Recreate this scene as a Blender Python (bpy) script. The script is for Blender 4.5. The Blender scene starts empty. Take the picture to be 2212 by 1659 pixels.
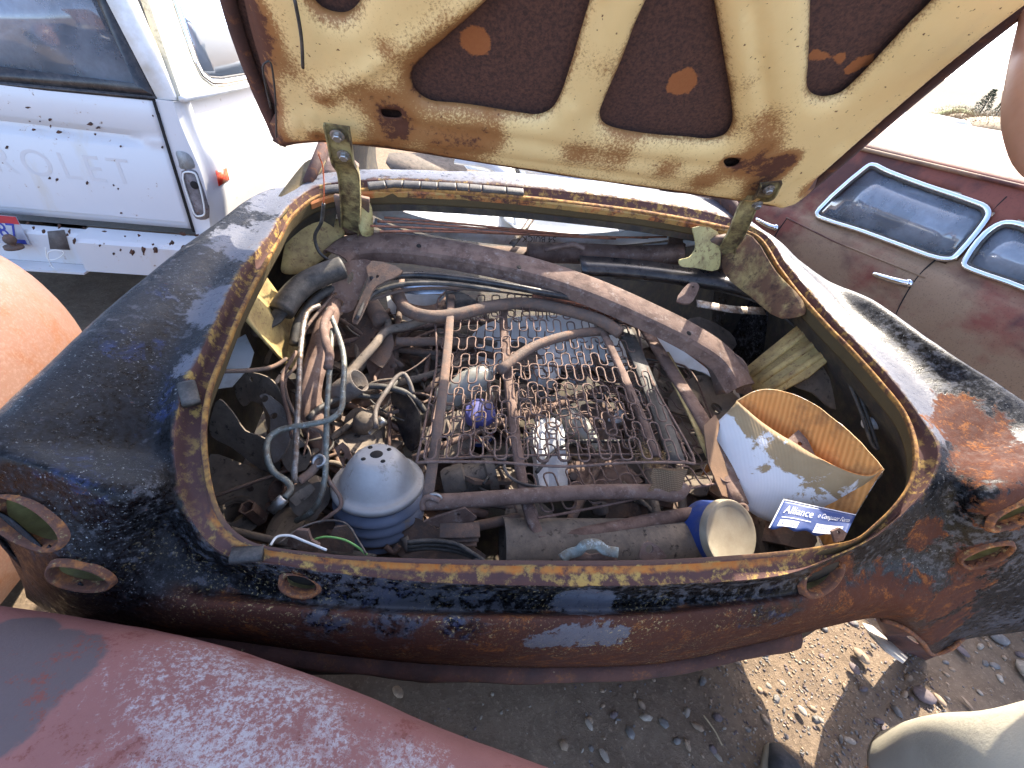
import bpy, bmesh, math, random
import numpy as np
from mathutils import Vector, Matrix, noise
from mathutils.geometry import delaunay_2d_cdt
R = math.radians
random.seed(7); rng = np.random.default_rng(7)
scene = bpy.context.scene
col = scene.collection
# ---------------------------------------------------------------- camera
CAM = np.array([-0.2888, -0.3988, 1.4254]); FPX = 960.0; CX, CY = 1106.0, 829.5
_yaw, _pitch, _roll = R(-11.13), R(36.65), R(8.90)
_f = np.array([-math.sin(_yaw)*math.cos(_pitch), math.cos(_yaw)*math.cos(_pitch), -math.sin(_pitch)])
_r0 = np.cross(_f, [0, 0, 1]); _r0 /= np.linalg.norm(_r0); _u0 = np.cross(_r0, _f)
_r = math.cos(_roll)*_r0 + math.sin(_roll)*_u0; _u = -math.sin(_roll)*_r0 + math.cos(_roll)*_u0
cd = bpy.data.cameras.new('camera'); cam = bpy.data.objects.new('camera', cd); col.objects.link(cam)
cd.sensor_width = 36.0; cd.lens = 36.0*FPX/2212.0; cd.clip_start = 0.02; cd.clip_end = 3000
cam.matrix_world = Matrix(((_r[0], _u[0], -_f[0], CAM[0]), (_r[1], _u[1], -_f[1], CAM[1]), (_r[2], _u[2], -_f[2], CAM[2]), (0, 0, 0, 1)))
scene.camera = cam
# ---------------------------------------------------------------- sky, sun, exposure
SUN_AZ, SUN_EL = R(36.0), R(44.0)
world = bpy.data.worlds.new('World'); scene.world = world; world.use_nodes = True
wn = world.node_tree.nodes; wl = world.node_tree.links
sky = wn.new('ShaderNodeTexSky'); sky.sky_type = 'NISHITA'; sky.sun_disc = False
sky.sun_elevation = SUN_EL; sky.sun_rotation = SUN_AZ; sky.altitude = 1200; sky.air_density = 0.6; sky.dust_density = 5.0; sky.ozone_density = 0.0
wl.new(sky.outputs[0], wn['Background'].inputs[0]); wn['Background'].inputs[1].default_value = 0.14
sl = bpy.data.lights.new('sun', 'SUN'); sl.energy = 2.4; sl.angle = R(0.55); sl.color = (1.0, 0.90, 0.74)
so = bpy.data.objects.new('sun', sl); col.objects.link(so)
SUND = Vector((math.sin(SUN_AZ)*math.cos(SUN_EL), math.cos(SUN_AZ)*math.cos(SUN_EL), math.sin(SUN_EL)))
so.rotation_euler = SUND.to_track_quat('Z', 'Y').to_euler(); so.location = (0, 6, 8)
scene.view_settings.view_transform = 'Standard'; scene.view_settings.look = 'None'
scene.view_settings.exposure = 2.85; scene.view_settings.gamma = 1.0
# ---------------------------------------------------------------- pixel rays (survey helpers: where a sight line meets a real surface)
def ray(u, v): return _f + (u-CX)/FPX*_r - (v-CY)/FPX*_u
def P(u, v, x=None, y=None, z=None):
    d = ray(u, v)
    if x is not None: t = (x-CAM[0])/d[0]
    elif y is not None: t = (y-CAM[1])/d[1]
    else: t = (z-CAM[2])/d[2]
    return CAM + t*d
def PL(u, v, pl):
    d = ray(u, v); o, n = pl
    return CAM + d*(np.dot(np.asarray(o)-CAM, n)/np.dot(d, n))
def plane3(a, b, c):
    a, b, c = map(np.asarray, (a, b, c)); n = np.cross(b-a, c-a); n = n/np.linalg.norm(n)
    if np.dot(n, CAM-a) < 0: n = -n
    return (a, n)
def unit(v): v = np.asarray(v, float); return v/np.linalg.norm(v)
V = lambda *a: np.array(a, float)
# ---------------------------------------------------------------- splines
def catmull(pts, n=8, closed=False):
    pts = [np.asarray(p, float) for p in pts]
    if len(pts) < 3 and not closed: 
        return [pts[0]+(pts[1]-pts[0])*k/n for k in range(n+1)]
    N = len(pts); out = []
    segs = N if closed else N-1
    for i in range(segs):
        if closed: p0, p1, p2, p3 = pts[(i-1) % N], pts[i], pts[(i+1) % N], pts[(i+2) % N]
        else:
            p1, p2 = pts[i], pts[i+1]
            p0 = pts[i-1] if i > 0 else 2*p1-p2
            p3 = pts[i+2] if i+2 < N else 2*p2-p1
        d = [max(1e-5, np.linalg.norm(b-a)**0.5) for a, b in ((p0, p1), (p1, p2), (p2, p3))]
        m1 = ((p1-p0)/d[0]-(p2-p0)/(d[0]+d[1])+(p2-p1)/d[1])*d[1]
        m2 = ((p2-p1)/d[1]-(p3-p1)/(d[1]+d[2])+(p3-p2)/d[2])*d[1]
        for k in range(n):
            t = k/n; t2, t3 = t*t, t*t*t
            out.append((2*t3-3*t2+1)*p1+(t3-2*t2+t)*m1+(-2*t3+3*t2)*p2+(t3-t2)*m2)
    if not closed: out.append(pts[-1])
    return out
def poly2d(pts, n=6): return [np.asarray(p) for p in catmull([V(*p) for p in pts], n, True)]
# ---------------------------------------------------------------- objects
def empty(name, loc, label=None, cat=None, group=None):
    o = bpy.data.objects.new(name, None); o.location = [float(c) for c in loc]; col.objects.link(o)
    o.empty_display_size = .05
    if label: tag(o, label, cat, group)
    return o
def tag(o, label=None, cat=None, group=None, kind=None):
    if label: o['label'] = label
    if cat: o['category'] = cat
    if group: o['group'] = group
    if kind: o['kind'] = kind
    return o
def wloc(o):
    l = Vector(o.location)
    while o.parent: o = o.parent; l += Vector(o.location)
    return l
def obj(name, verts, faces, mat, parent=None, smooth=True, uv=None, attrs=None, label=None, cat=None, group=None, kind=None, origin=None, auto=None):
    v = np.asarray(verts, float)
    base = V((v[:, 0].min()+v[:, 0].max())/2, (v[:, 1].min()+v[:, 1].max())/2, v[:, 2].min()) if origin is None else np.asarray(origin, float)
    me = bpy.data.meshes.new(name); me.from_pydata((v-base).tolist(), [], [list(map(int, f)) for f in faces])
    if uv is not None:
        l = me.uv_layers.new(name='UVMap'); idx = np.zeros(len(me.loops), int); me.loops.foreach_get('vertex_index', idx)
        l.data.foreach_set('uv', np.asarray(uv, float)[idx].ravel())
    for k, a in (attrs or {}).items():
        at = me.attributes.new(k, 'FLOAT', 'POINT'); at.data.foreach_set('value', np.asarray(a, float))
    me.validate(); 
    bm = bmesh.new(); bm.from_mesh(me); bmesh.ops.recalc_face_normals(bm, faces=bm.faces); bm.to_mesh(me); bm.free()
    if smooth:
        me.polygons.foreach_set('use_smooth', [True]*len(me.polygons))
        if auto is not None: me.set_sharp_from_angle(angle=R(auto))
    ms = mat if isinstance(mat, (list, tuple)) else [mat]
    for m in ms: me.materials.append(m)
    o = bpy.data.objects.new(name, me); col.objects.link(o)
    pl = np.array(wloc(parent)) if parent else np.zeros(3)
    o.location = (base-pl).tolist()
    if parent: o.parent = parent
    return tag(o, label, cat, group, kind)
class MB:
    def __init__(s): s.v = []; s.f = []
    def add(s, v, f):
        n = len(s.v); s.v += [np.asarray(p, float) for p in v]; s.f += [[i+n for i in q] for q in f]; return s
    def build(s, name, mat, parent=None, **k): return obj(name, s.v, s.f, mat, parent, **k)
# ---------------------------------------------------------------- shapes -> (verts, faces)
def frames(path, up=None):
    path = [np.asarray(p, float) for p in path]; n = len(path); T = []
    for i in range(n): T.append(unit(path[min(i+1, n-1)]-path[max(i-1, 0)]+1e-12))
    if up is None:
        a = V(0, 0, 1) if abs(T[0][2]) < .9 else V(1, 0, 0)
        nrm = unit(a-T[0]*np.dot(a, T[0])); Ns = [nrm]
        for i in range(1, n):
            nrm = Ns[-1]-T[i]*np.dot(Ns[-1], T[i]); Ns.append(unit(nrm))
    else:
        Ns = []
        for i in range(n):
            a = np.asarray(up(i/(n-1)) if callable(up) else up, float); Ns.append(unit(a-T[i]*np.dot(a, T[i])))
    return T, Ns, [np.cross(T[i], Ns[i]) for i in range(n)]
def sweep(path, prof, up=None, caps=True, closed=False, scale=None):
    """prof: list of (side, up) offsets, closed loop"""
    T, N, B = frames(path, up); m = len(prof); v = []; f = []
    if closed:
        n = len(path)
        for i in range(n):
            t = unit(np.asarray(path[(i+1) % n])-np.asarray(path[i-1])); a = np.asarray(up, float) if up is not None else V(0, 0, 1)
            nn = unit(a-t*np.dot(a, t)); N[i] = nn; B[i] = np.cross(t, nn)
    for i, p in enumerate(path):
        s = scale(i/(len(path)-1)) if scale else 1.0
        for a, b in prof: v.append(np.asarray(p)+B[i]*a*s+N[i]*b*s)
    L = len(path)
    for i in range(L if closed else L-1):
        for j in range(m):
            a = i*m+j; b = i*m+(j+1) % m; i2 = (i+1) % L
            f.append([a, b, i2*m+(j+1) % m, i2*m+j])
    if caps and not closed: f.append(list(range(m))[::-1]); f.append([(L-1)*m+j for j in range(m)])
    return v, f
def circ(r, n=8, ry=None): return [(r*math.cos(2*math.pi*k/n), (ry or r)*math.sin(2*math.pi*k/n)) for k in range(n)]
def tubev(path, r, n=8, caps=True, closed=False, up=None, scale=None): return sweep(path, circ(r, n), up, caps, closed, scale)
def chan(w, h, t):  # U channel profile, open downwards
    return [(-w/2, -h), (-w/2, 0), (w/2, 0), (w/2, -h), (w/2-t, -h), (w/2-t, -t), (-w/2+t, -t), (-w/2+t, -h)]
def rect(w, h, b=0.0):
    if not b: return [(-w/2, -h/2), (w/2, -h/2), (w/2, h/2), (-w/2, h/2)]
    return [(-w/2+b, -h/2), (w/2-b, -h/2), (w/2, -h/2+b), (w/2, h/2-b), (w/2-b, h/2), (-w/2+b, h/2), (-w/2, h/2-b), (-w/2, -h/2+b)]
def boxv(c, s, ax=None):
    c = np.asarray(c, float); ex, ey, ez = ax if ax else (V(1, 0, 0), V(0, 1, 0), V(0, 0, 1))
    v = [c+ex*s[0]*a/2+ey*s[1]*b/2+ez*s[2]*d/2 for d in (-1, 1) for b in (-1, 1) for a in (-1, 1)]
    return v, [[0, 2, 3, 1], [4, 5, 7, 6], [0, 1, 5, 4], [2, 6, 7, 3], [0, 4, 6, 2], [1, 3, 7, 5]]
def basis(axis):
    a = unit(axis); t = V(0, 0, 1) if abs(a[2]) < .9 else V(1, 0, 0); x = unit(np.cross(t, a)); return x, np.cross(a, x), a
def lathe(prof, o, axis, seg=32, capS=False, capE=False, ax=None, ry=1.0):
    x, y, a = ax if ax else basis(axis); v = []; f = []; n = len(prof); o = np.asarray(o, float)
    for k in range(seg):
        th = 2*math.pi*k/seg
        for r, h in prof: v.append(o+(x*math.cos(th)+y*ry*math.sin(th))*r+a*h)
    for k in range(seg):
        k2 = (k+1) % seg
        for j in range(n-1): f.append([k*n+j, k2*n+j, k2*n+j+1, k*n+j+1])
    if capS: f.append([k*n for k in range(seg)][::-1])
    if capE: f.append([k*n+n-1 for k in range(seg)])
    return v, f
def inpoly(p, poly):
    x, y = p; c = False; n = len(poly); j = n-1
    for i in range(n):
        xi, yi = poly[i]; xj, yj = poly[j]
        if (yi > y) != (yj > y) and x < (xj-xi)*(y-yi)/(yj-yi)+xi: c = not c
        j = i
    return c
def inpolyA(X, poly):
    P_ = np.asarray(poly, float); X = np.asarray(X, float); c = np.zeros(len(X), bool); Q_ = np.roll(P_, 1, 0)
    for (xi, yi), (xj, yj) in zip(P_, Q_):
        if yi == yj: continue
        m = ((yi > X[:, 1]) != (yj > X[:, 1])) & (X[:, 0] < (xj-xi)*(X[:, 1]-yi)/(yj-yi)+xi); c ^= m
    return c
def sdistA(X, poly, closed=True):
    X = np.asarray(X, float); P_ = np.asarray(poly, float); out = np.full(len(X), 1e9); n = len(P_)
    for i in range(n if closed else n-1):
        a, b = P_[i], P_[(i+1) % n]; d = b-a; w = X-a; t_ = np.clip((w@d)/(d@d+1e-12), 0, 1); out = np.minimum(out, ((w-t_[:, None]*d)**2).sum(1))
    return np.sqrt(out)
def cdt(outline, holes=(), extra=()):
    pts = []; edges = []
    for loop in [outline]+list(holes):
        b = len(pts); n = len(loop); pts += [Vector((float(p[0]), float(p[1]))) for p in loop]
        edges += [(b+i, b+(i+1) % n) for i in range(n)]
    pts += [Vector((float(p[0]), float(p[1]))) for p in extra]
    vo, eo, fo, ov, oe, of = delaunay_2d_cdt(pts, edges, [], 0, 1e-6)
    ol = [tuple(p) for p in outline]; hl = [[tuple(p) for p in h] for h in holes]; F = []
    C_ = np.array([[sum(vo[i][0] for i in f)/len(f), sum(vo[i][1] for i in f)/len(f)] for f in fo]); ok = inpolyA(C_, ol)
    for h in hl: ok &= ~inpolyA(C_, h)
    F = [list(f) for f, k in zip(fo, ok) if k]
    return [(p[0], p[1]) for p in vo], F
def platev(outline, holes, fr, th, extra=(), bend=None):
    """outline in 2D local coords of frame fr=(o,ex,ey); solid plate of thickness th (behind the face)"""
    o, ex, ey = fr; n = np.cross(ex, ey); pv, F = cdt(outline, holes, extra)
    z = [bend(*p) if bend else 0.0 for p in pv]
    top = [o+ex*p[0]+ey*p[1]+n*q for p, q in zip(pv, z)]; bot = [t-n*th for t in top]; N = len(top)
    f = [list(q) for q in F]+[[i+N for i in q[::-1]] for q in F]
    cnt = {}
    for q in F:
        for i in range(len(q)):
            a, b = q[i], q[(i+1) % len(q)]; cnt[(a, b)] = 1
    for (a, b) in list(cnt):
        if (b, a) not in cnt: f.append([b, a, a+N, b+N])
    return top+bot, f
def pxplate(pxs, pl, th, holes=(), smooth=3, grid=0, bend=None):
    """plate whose face lies in plane pl, outline surveyed along sight lines; holes = (u,v,radius m[,stretch,angle])"""
    o, n = np.asarray(pl[0], float), unit(pl[1])
    if np.dot(n, CAM-o) < 0: n = -n
    W = [PL(u, v, (o, n)) for u, v in pxs]; o = sum(W)/len(W)
    ex = unit(_r-n*np.dot(_r, n)); ey = np.cross(n, ex); to = lambda p: (np.dot(p-o, ex), np.dot(p-o, ey))
    ol = [to(p) for p in W]
    if smooth > 1: ol = [tuple(p) for p in poly2d(ol, smooth)]
    hs = []
    for h in holes:
        c = to(PL(h[0], h[1], (o, n))); r = h[2]; s = h[3] if len(h) > 3 else 1.; a = R(h[4]) if len(h) > 4 else 0
        hs.append([(c[0]+math.cos(a)*r*s*math.cos(t)-math.sin(a)*r*math.sin(t), c[1]+math.sin(a)*r*s*math.cos(t)+math.cos(a)*r*math.sin(t)) for t in np.linspace(0, 2*math.pi, 17)[:-1]])
    ext = []
    if grid:
        xs = [p[0] for p in ol]; ys = [p[1] for p in ol]
        for i in np.arange(min(xs), max(xs), grid):
            for j in np.arange(min(ys), max(ys), grid):
                if inpoly((i, j), ol) and not any(inpoly((i, j), h) for h in hs): ext.append((i, j))
    return platev(ol, hs, (o, ex, ey), th, ext, bend)
def fbm(p, s=1.0, oct=4): return noise.fractal(Vector(p)*s, 1.0, 2.0, oct)
def gridf(nu, nv, closed_u=False):
    f = []
    for i in range(nu if closed_u else nu-1):
        i2 = (i+1) % nu
        for j in range(nv-1): f.append([i*nv+j, i2*nv+j, i2*nv+j+1, i*nv+j+1])
    return f
# ---------------------------------------------------------------- materials
class NT:
    def __init__(s, name):
        s.m = bpy.data.materials.new(name); s.m.use_nodes = True; s.t = s.m.node_tree; s.n = s.t.nodes; s.l = s.t.links
        s.b = s.n['Principled BSDF']; s.out = s.n['Material Output']
        tc = s.n.new('ShaderNodeTexCoord'); oi = s.n.new('ShaderNodeObjectInfo')
        mu = s.n.new('ShaderNodeVectorMath'); mu.operation = 'MULTIPLY_ADD'
        cb = s.n.new('ShaderNodeCombineXYZ')
        for i in range(3): s.l.new(oi.outputs['Random'], cb.inputs[i])
        s.l.new(cb.outputs[0], mu.inputs[0]); mu.inputs[1].default_value = (37, 53, 71); s.l.new(tc.outputs['Object'], mu.inputs[2])
        s.co = mu.outputs[0]; s.uv = tc.outputs['UV']; s.obj = tc.outputs['Object']
    def mapped(s, scale=(1, 1, 1), src=None, rot=(0, 0, 0), loc=(0, 0, 0)):
        m = s.n.new('ShaderNodeMapping'); m.inputs['Scale'].default_value = scale; m.inputs['Rotation'].default_value = rot; m.inputs['Location'].default_value = loc
        s.l.new(src or s.co, m.inputs[0]); return m.outputs[0]
    def noise(s, scale, detail=6, rough=.6, src=None, dist=0.0, stretch=None):
        n = s.n.new('ShaderNodeTexNoise'); n.inputs['Scale'].default_value = scale; n.inputs['Detail'].default_value = detail
        n.inputs['Roughness'].default_value = rough; n.inputs['Distortion'].default_value = dist
        s.l.new(s.mapped(stretch, src) if stretch else (src or s.co), n.inputs['Vector']); return n.outputs['Fac']
    def vor(s, scale, feature='F1', src=None):
        n = s.n.new('ShaderNodeTexVoronoi'); n.inputs['Scale'].default_value = scale; n.feature = feature
        s.l.new(src or s.co, n.inputs['Vector']); return n
    def ramp(s, fac, stops, interp='LINEAR'):
        r = s.n.new('ShaderNodeValToRGB'); r.color_ramp.interpolation = interp; e = r.color_ramp.elements
        while len(e) < len(stops): e.new(.5)
        for el, (p, c) in zip(e, stops):
            el.position = p; el.color = (c, c, c, 1) if np.isscalar(c) else (*c, 1)
        s.l.new(fac, r.inputs[0]); return r.outputs[0]
    def step(s, fac, t, w=.05): return s.ramp(fac, [(max(0, t-w/2), 0.0), (min(1, t+w/2), 1.0)])
    def mix(s, fac, a, b, mode='MIX'):
        m = s.n.new('ShaderNodeMix'); m.data_type = 'RGBA'; m.blend_type = mode
        for sock, v in ((m.inputs[0], fac), (m.inputs[6], a), (m.inputs[7], b)):
            if isinstance(v, bpy.types.NodeSocket): s.l.new(v, sock)
            elif np.isscalar(v): sock.default_value = v
            else: sock.default_value = (*v, 1)
        return m.outputs[2]
    def math(s, op, a, b=0.0, c=0.0, clamp=False):
        m = s.n.new('ShaderNodeMath'); m.operation = op; m.use_clamp = clamp
        for sock, v in zip(m.inputs, (a, b, c)):
            if isinstance(v, bpy.types.NodeSocket): s.l.new(v, sock)
            else: sock.default_value = v
        return m.outputs[0]
    def attr(s, name):
        a = s.n.new('ShaderNodeAttribute'); a.attribute_name = name; return a.outputs['Fac']
    def sep(s, src):
        x = s.n.new('ShaderNodeSeparateXYZ'); s.l.new(src, x.inputs[0]); return x.outputs
    def set(s, name, v):
        i = s.b.inputs[name]
        if isinstance(v, bpy.types.NodeSocket): s.l.new(v, i)
        elif np.isscalar(v): i.default_value = v
        else: i.default_value = (*v, 1)
    def bump(s, h, strength=.3, dist=.01):
        b = s.n.new('ShaderNodeBump'); b.inputs['Strength'].default_value = strength; b.inputs['Distance'].default_value = dist
        s.l.new(h, b.inputs['Height']); s.l.new(b.outputs[0], s.b.inputs['Normal'])
MC = {}
def worn(name, base, layers=(), rough=.75, metal=0.0, bump=(90, .25), var=.25, dust=None, spec=.4):
    """base paint or metal, then layers (colour, noise scale, threshold, softness, detail roughness) each breaking through in patches"""
    if name in MC: return MC[name]
    t = NT(name)
    lum = t.noise(9, 5, .6); c = t.mix(t.step(lum, .5, .5), tuple(x*(1-var) for x in base), tuple(min(1, x*(1+var)) for x in base))
    rsum = None
    for (cl, sc, th, sf, rg) in layers:
        f = t.step(t.noise(sc, 8, rg), th, sf)
        cv = t.mix(t.noise(sc*4, 4, .7), tuple(x*.6 for x in cl), tuple(min(1, x*1.35) for x in cl))
        c = t.mix(f, c, cv); rsum = f
    if dust: c = t.mix(t.math('MULTIPLY', t.step(t.noise(14, 8, .75), .5, .4), dust[1]), c, dust[0])
    t.set('Base Color', c); t.set('Metallic', metal); t.set('Specular IOR Level', spec)
    rr = t.noise(30, 5, .7); t.set('Roughness', t.math('MULTIPLY_ADD', rr, .3, rough-.15, True))
    t.bump(t.math('ADD', t.noise(bump[0], 6, .7), t.noise(bump[0]*.22, 3, .5)), bump[1], .004)
    MC[name] = t.m; return t.m
RUST = (.115, .05, .03); RUSTD = (.055, .03, .025); RUSTO = (.30, .115, .035); GREYB = (.10, .085, .08)
m_brown = worn('brown_rusted_steel', (.165, .105, .080), [((.075, .042, .032), 22, .55, .2, .7), ((.24, .19, .165), 40, .62, .15, .75)], .85, 0, (140, .35))
m_brown2 = worn('dark_rusted_steel', (.105, .075, .060), [((.18, .105, .07), 30, .56, .2, .7), ((.15, .14, .135), 60, .66, .12, .8)], .82, 0, (160, .35))
m_grey = worn('dusty_grey_steel', (.145, .128, .115), [((.075, .056, .046), 25, .52, .25, .7), ((.2, .19, .18), 50, .66, .12, .75)], .7, .25, (150, .3))
m_dgrey = worn('dusty_dark_sheet', (.10, .083, .068), [((.19, .15, .115), 12, .52, .3, .7), ((.03, .024, .02), 60, .62, .1, .7)], .85, 0, (120, .25))
m_galv = worn('galvanised_line', (.24, .225, .205), [((.13, .09, .065), 60, .50, .15, .75), ((.36, .36, .35), 80, .62, .1, .7)], .5, .7, (200, .2))
m_green_line = worn('greenish_line', (.17, .185, .165), [((.12, .10, .075), 50, .52, .15, .75), ((.3, .33, .32), 80, .6, .1, .7)], .55, .4, (200, .2))
m_black = worn('black_rubber', (.026, .025, .024), [((.10, .088, .075), 30, .55, .3, .75), ((.12, .11, .10), 90, .66, .1, .8)], .6, 0, (150, .2))
m_blackgloss = worn('black_enamel', (.012, .012, .014), [((.06, .05, .045), 25, .56, .25, .75)], .3, 0, (120, .12))
m_wire = worn('spring_wire', (.115, .070, .054), [((.19, .125, .10), 70, .52, .2, .7)], .7, .2, (250, .3))
m_copper = worn('copper_rod', (.30, .12, .07), [((.10, .06, .045), 40, .55, .2, .7)], .55, .4, (200, .2))
m_yellow = worn('yellow_primer_panel', (.44, .33, .13), [((.17, .11, .05), 16, .54, .3, .72), (RUST, 70, .60, .12, .8), ((.08, .055, .03), 30, .66, .12, .75)], .7, 0, (110, .2))
m_white = worn('old_white_paint', (.66, .66, .64), [((.45, .42, .36), 9, .60, .25, .7), (RUSTO, 45, .72, .06, .8)], .5, 0, (60, .06), .06)
m_greywhite = worn('grey_white_paint', (.56, .57, .58), [((.25, .23, .2), 9, .58, .25, .7), (RUST, 40, .70, .07, .8)], .5, 0, (60, .06), .08)
m_cream = worn('cream_faded_paint', (.50, .46, .40), [((.28, .2, .16), 9, .58, .25, .7), (RUST, 40, .66, .07, .8)], .6, 0, (60, .06), .08)
m_bolt = worn('zinc_bolt', (.35, .35, .34), [((.15, .11, .08), 70, .6, .15, .7)], .4, .85, (200, .2))
m_wirewhite = worn('white_wire', (.7, .7, .66), [], .5, 0, (60, .02), .05)
m_wiregreen = worn('green_wire', (.16, .36, .10), [], .5, 0, (60, .02), .05)
m_wireorange = worn('orange_wire', (.55, .13, .05), [], .5, 0, (60, .02), .05)
m_hole = worn('dark_inside', (.012, .010, .009), [], .9, 0, (60, .1))
m_chrome = worn('chrome_trim', (.72, .74, .77), [((.30, .25, .2), 40, .68, .1, .8)], .16, 1.0, (60, .03), .04, spec=.5)
# ================================================================ the open-trunk sedan
def smooth01(x): x = min(1, max(0, x)); return x*x*(3-2*x)
_sy = [-.2, -.1, 0, .064, .136, .28, .43, .65, .95, 1.15]; _sz = [.56, .66, .745, .815, .88, .925, .95, .975, 1.03, 1.06]
def S(x, y): return float(np.interp(y, _sy, _sz)) + .05*max(0, 1-(x/.74)**2)*smooth01((y-.5)/.45)
def PS(u, v, dz=0.0):
    d = ray(u, v); g = lambda t: (CAM+d*t)[2]-S(*(CAM+d*t)[:2])-dz
    a, b = .15, .2
    while g(b) > 0 and b < 6: a = b; b += .02
    for _ in range(40):
        m = (a+b)/2
        if g(m) > 0: a = m
        else: b = m
    return CAM+d*b
def zz(u, v, z): return P(u, v, z=z)
def yy(u, v, y): return P(u, v, y=y)
ST = []      # stations round the trunk opening; each: inner rim, gutter edge, then outward to the lower edge of the shell
def front(r1, r3, r4):
    a, b, c = PS(*r1), PS(*r3, .006), PS(*r4, .004)
    ST.append([a, b, c, c+V(0, .025, -.012), c+V(0, .035, -.05), c+V(0, .03, -.09), c+V(0, .02, -.13)])
def side(r1, r3, r4, r6, z6, sx, hump=0.0, dz4=-.004, out=.06):
    a, b, c = PS(*r1), PS(*r3, .006), PS(*r4, dz4); e = zz(*r6, z6); m = c*.5+e*.5+V(0, 0, hump)
    ST.append([a, b, c, m, e, e+V(sx*out, 0, -.11), e+V(sx*out*.9, 0, -.5)])
def free(r1, r3, *rest):
    ST.append([PS(*r1), PS(*r3, .003)]+list(rest))
front((1140, 428), (1140, 404), (1140, 376)); front((1400, 460), (1400, 436), (1403, 408)); front((1545, 487), (1555, 465), (1566, 440))
side((1632, 508), (1648, 503), (1652, 500), (1658, 503), 1.035, 1, 0, 0, .02)
side((1684, 579), (1700, 571), (1714, 564), (1724, 560), 1.005, 1, 0, .002, .03)
side((1724, 633), (1743, 622), (1765, 612), (1785, 605), .985, 1, 0, .004, .05)
side((1791, 707), (1811, 699), (1838, 692), (1872, 642), 1.00, 1, -.012)
side((1832, 748), (1852, 740), (1890, 736), (1973, 708), .995, 1, -.012)
side((1895, 818), (1917, 808), (1962, 806), (2073, 777), .985, 1, -.012)
side((1953, 892), (1983, 893), (2020, 893), (2174, 842), .965, 1, -.006)
side((1976, 975), (2026, 965), (2062, 960), (2262, 908), .945, 1, -.002)
free((1965, 1037), (2019, 1020), zz(2070, 1045, .855), zz(2130, 1070, .875), zz(2250, 1065, .885), zz(2300, 1130, .80), zz(2300, 1330, .42))
free((1932, 1088), (1988, 1070), yy(2040, 1110, .065), yy(2090, 1140, .035), yy(2160, 1165, .012), yy(2200, 1210, .0), yy(2230, 1360, .02))
free((1890, 1130), (1940, 1118), yy(1980, 1165, .045), yy(2020, 1205, .025), yy(2070, 1250, .0), yy(2096, 1300, -.005), yy(2075, 1385, .02))
free((1848, 1163), (1880, 1162), yy(1912, 1205, .03), yy(1940, 1240, .01), yy(1975, 1290, -.02), yy(2010, 1345, -.025), yy(2025, 1415, .0))
free((1787, 1177), (1806, 1198), yy(1826, 1222, .010), yy(1846, 1250, .0), yy(1868, 1275, -.016), yy(1892, 1305, -.026), yy(1906, 1335, -.005))
free((1693, 1190), (1700, 1240), yy(1704, 1256, -.016), yy(1710, 1280, -.022), yy(1714, 1298, -.038), yy(1718, 1335, -.050), yy(1716, 1372, -.02))
free((1444, 1208), (1446, 1262), yy(1447, 1282, -.022), yy(1448, 1312, -.032), yy(1448, 1328, -.052), yy(1448, 1385, -.066), yy(1448, 1430, -.03))
free((1190, 1211), (1190, 1265), yy(1190, 1286, -.018), yy(1190, 1320, -.03), yy(1190, 1336, -.062), yy(1190, 1395, -.078), yy(1190, 1443, -.034))
free((931, 1207), (925, 1257), yy(922, 1278, -.014), yy(918, 1316, -.026), yy(915, 1333, -.058), yy(910, 1390, -.072), yy(908, 1434, -.03))
free((736, 1199), (712, 1236), yy(706, 1262, -.010), yy(698, 1304, -.020), yy(690, 1322, -.040), yy(678, 1370, -.052), yy(670, 1408, -.02))
free((605, 1184), (580, 1217), yy(562, 1245, .012), yy(540, 1284, .0), yy(522, 1304, -.03), yy(490, 1345, -.036), yy(470, 1380, .0))
free((547, 1171), (505, 1206), yy(478, 1234, .03), yy(440, 1266, .012), yy(395, 1296, -.012), yy(345, 1335, -.015), yy(320, 1370, .015))
free((500, 1140), (450, 1172), yy(412, 1200, .045), yy(355, 1230, .025), yy(290, 1270, .0), yy(235, 1305, -.005), yy(200, 1345, .02))
free((474, 1099), (408, 1112), yy(356, 1135, .065), yy(290, 1165, .035), yy(210, 1195, .012), yy(150, 1240, .0), yy(150, 1340, .03))
free((458, 1046), (386, 1052), zz(322, 1062, .868), zz(245, 1075, .88), zz(100, 1045, .885), zz(20, 1120, .80), zz(60, 1290, .42))
side((448, 979), (376, 986), (326, 978), (-60, 958), .93, -1, .008, -.01)
side((447, 905), (377, 922), (333, 901), (8, 880), .935, -1, .012, -.01)
side((458, 838), (397, 838), (348, 815), (104, 786), .945, -1, .014, -.008)
side((490, 755), (436, 755), (388, 738), (177, 718), .955, -1, .014, -.006)
side((521, 677), (470, 682), (420, 680), (262, 643), .965, -1, .012, -.004)
side((568, 583), (518, 585), (472, 586), (366, 556), .98, -1, .01, -.002)
side((605, 515), (578, 512), (535, 500), (462, 486), .995, -1, .006, .0)
side((636, 462), (622, 446), (604, 424), (585, 408), 1.03, -1, 0, .002, .02)
front((700, 420), (694, 399), (690, 376)); front((850, 409), (850, 388), (850, 366)); front((1000, 416), (1000, 394), (1000, 369))
NS = len(ST)
def ringset(s, k=0):
    a, b = s[0], s[1]; w = b-a; rf_ = smooth01((k-14.5)/2)*smooth01((25.5-k)/2); up = V(0, 0, 1)*(1-.75*rf_)
    inw = unit(V(a[0]-0, a[1]-.45, 0))
    return [a+V(0, 0, -.045)+inw*.012, a+V(0, 0, -.012)+inw*.002, a, a+w*.16+up*.001, a+w*.30-up*.020, a+w*.72-up*.022, b-w*.06-up*.006, b]+list(s[2:])
RG = [ringset(s, k) for k, s in enumerate(ST)]; NR = len(RG[0])
SUBU, SUBV = 14, 6
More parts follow.
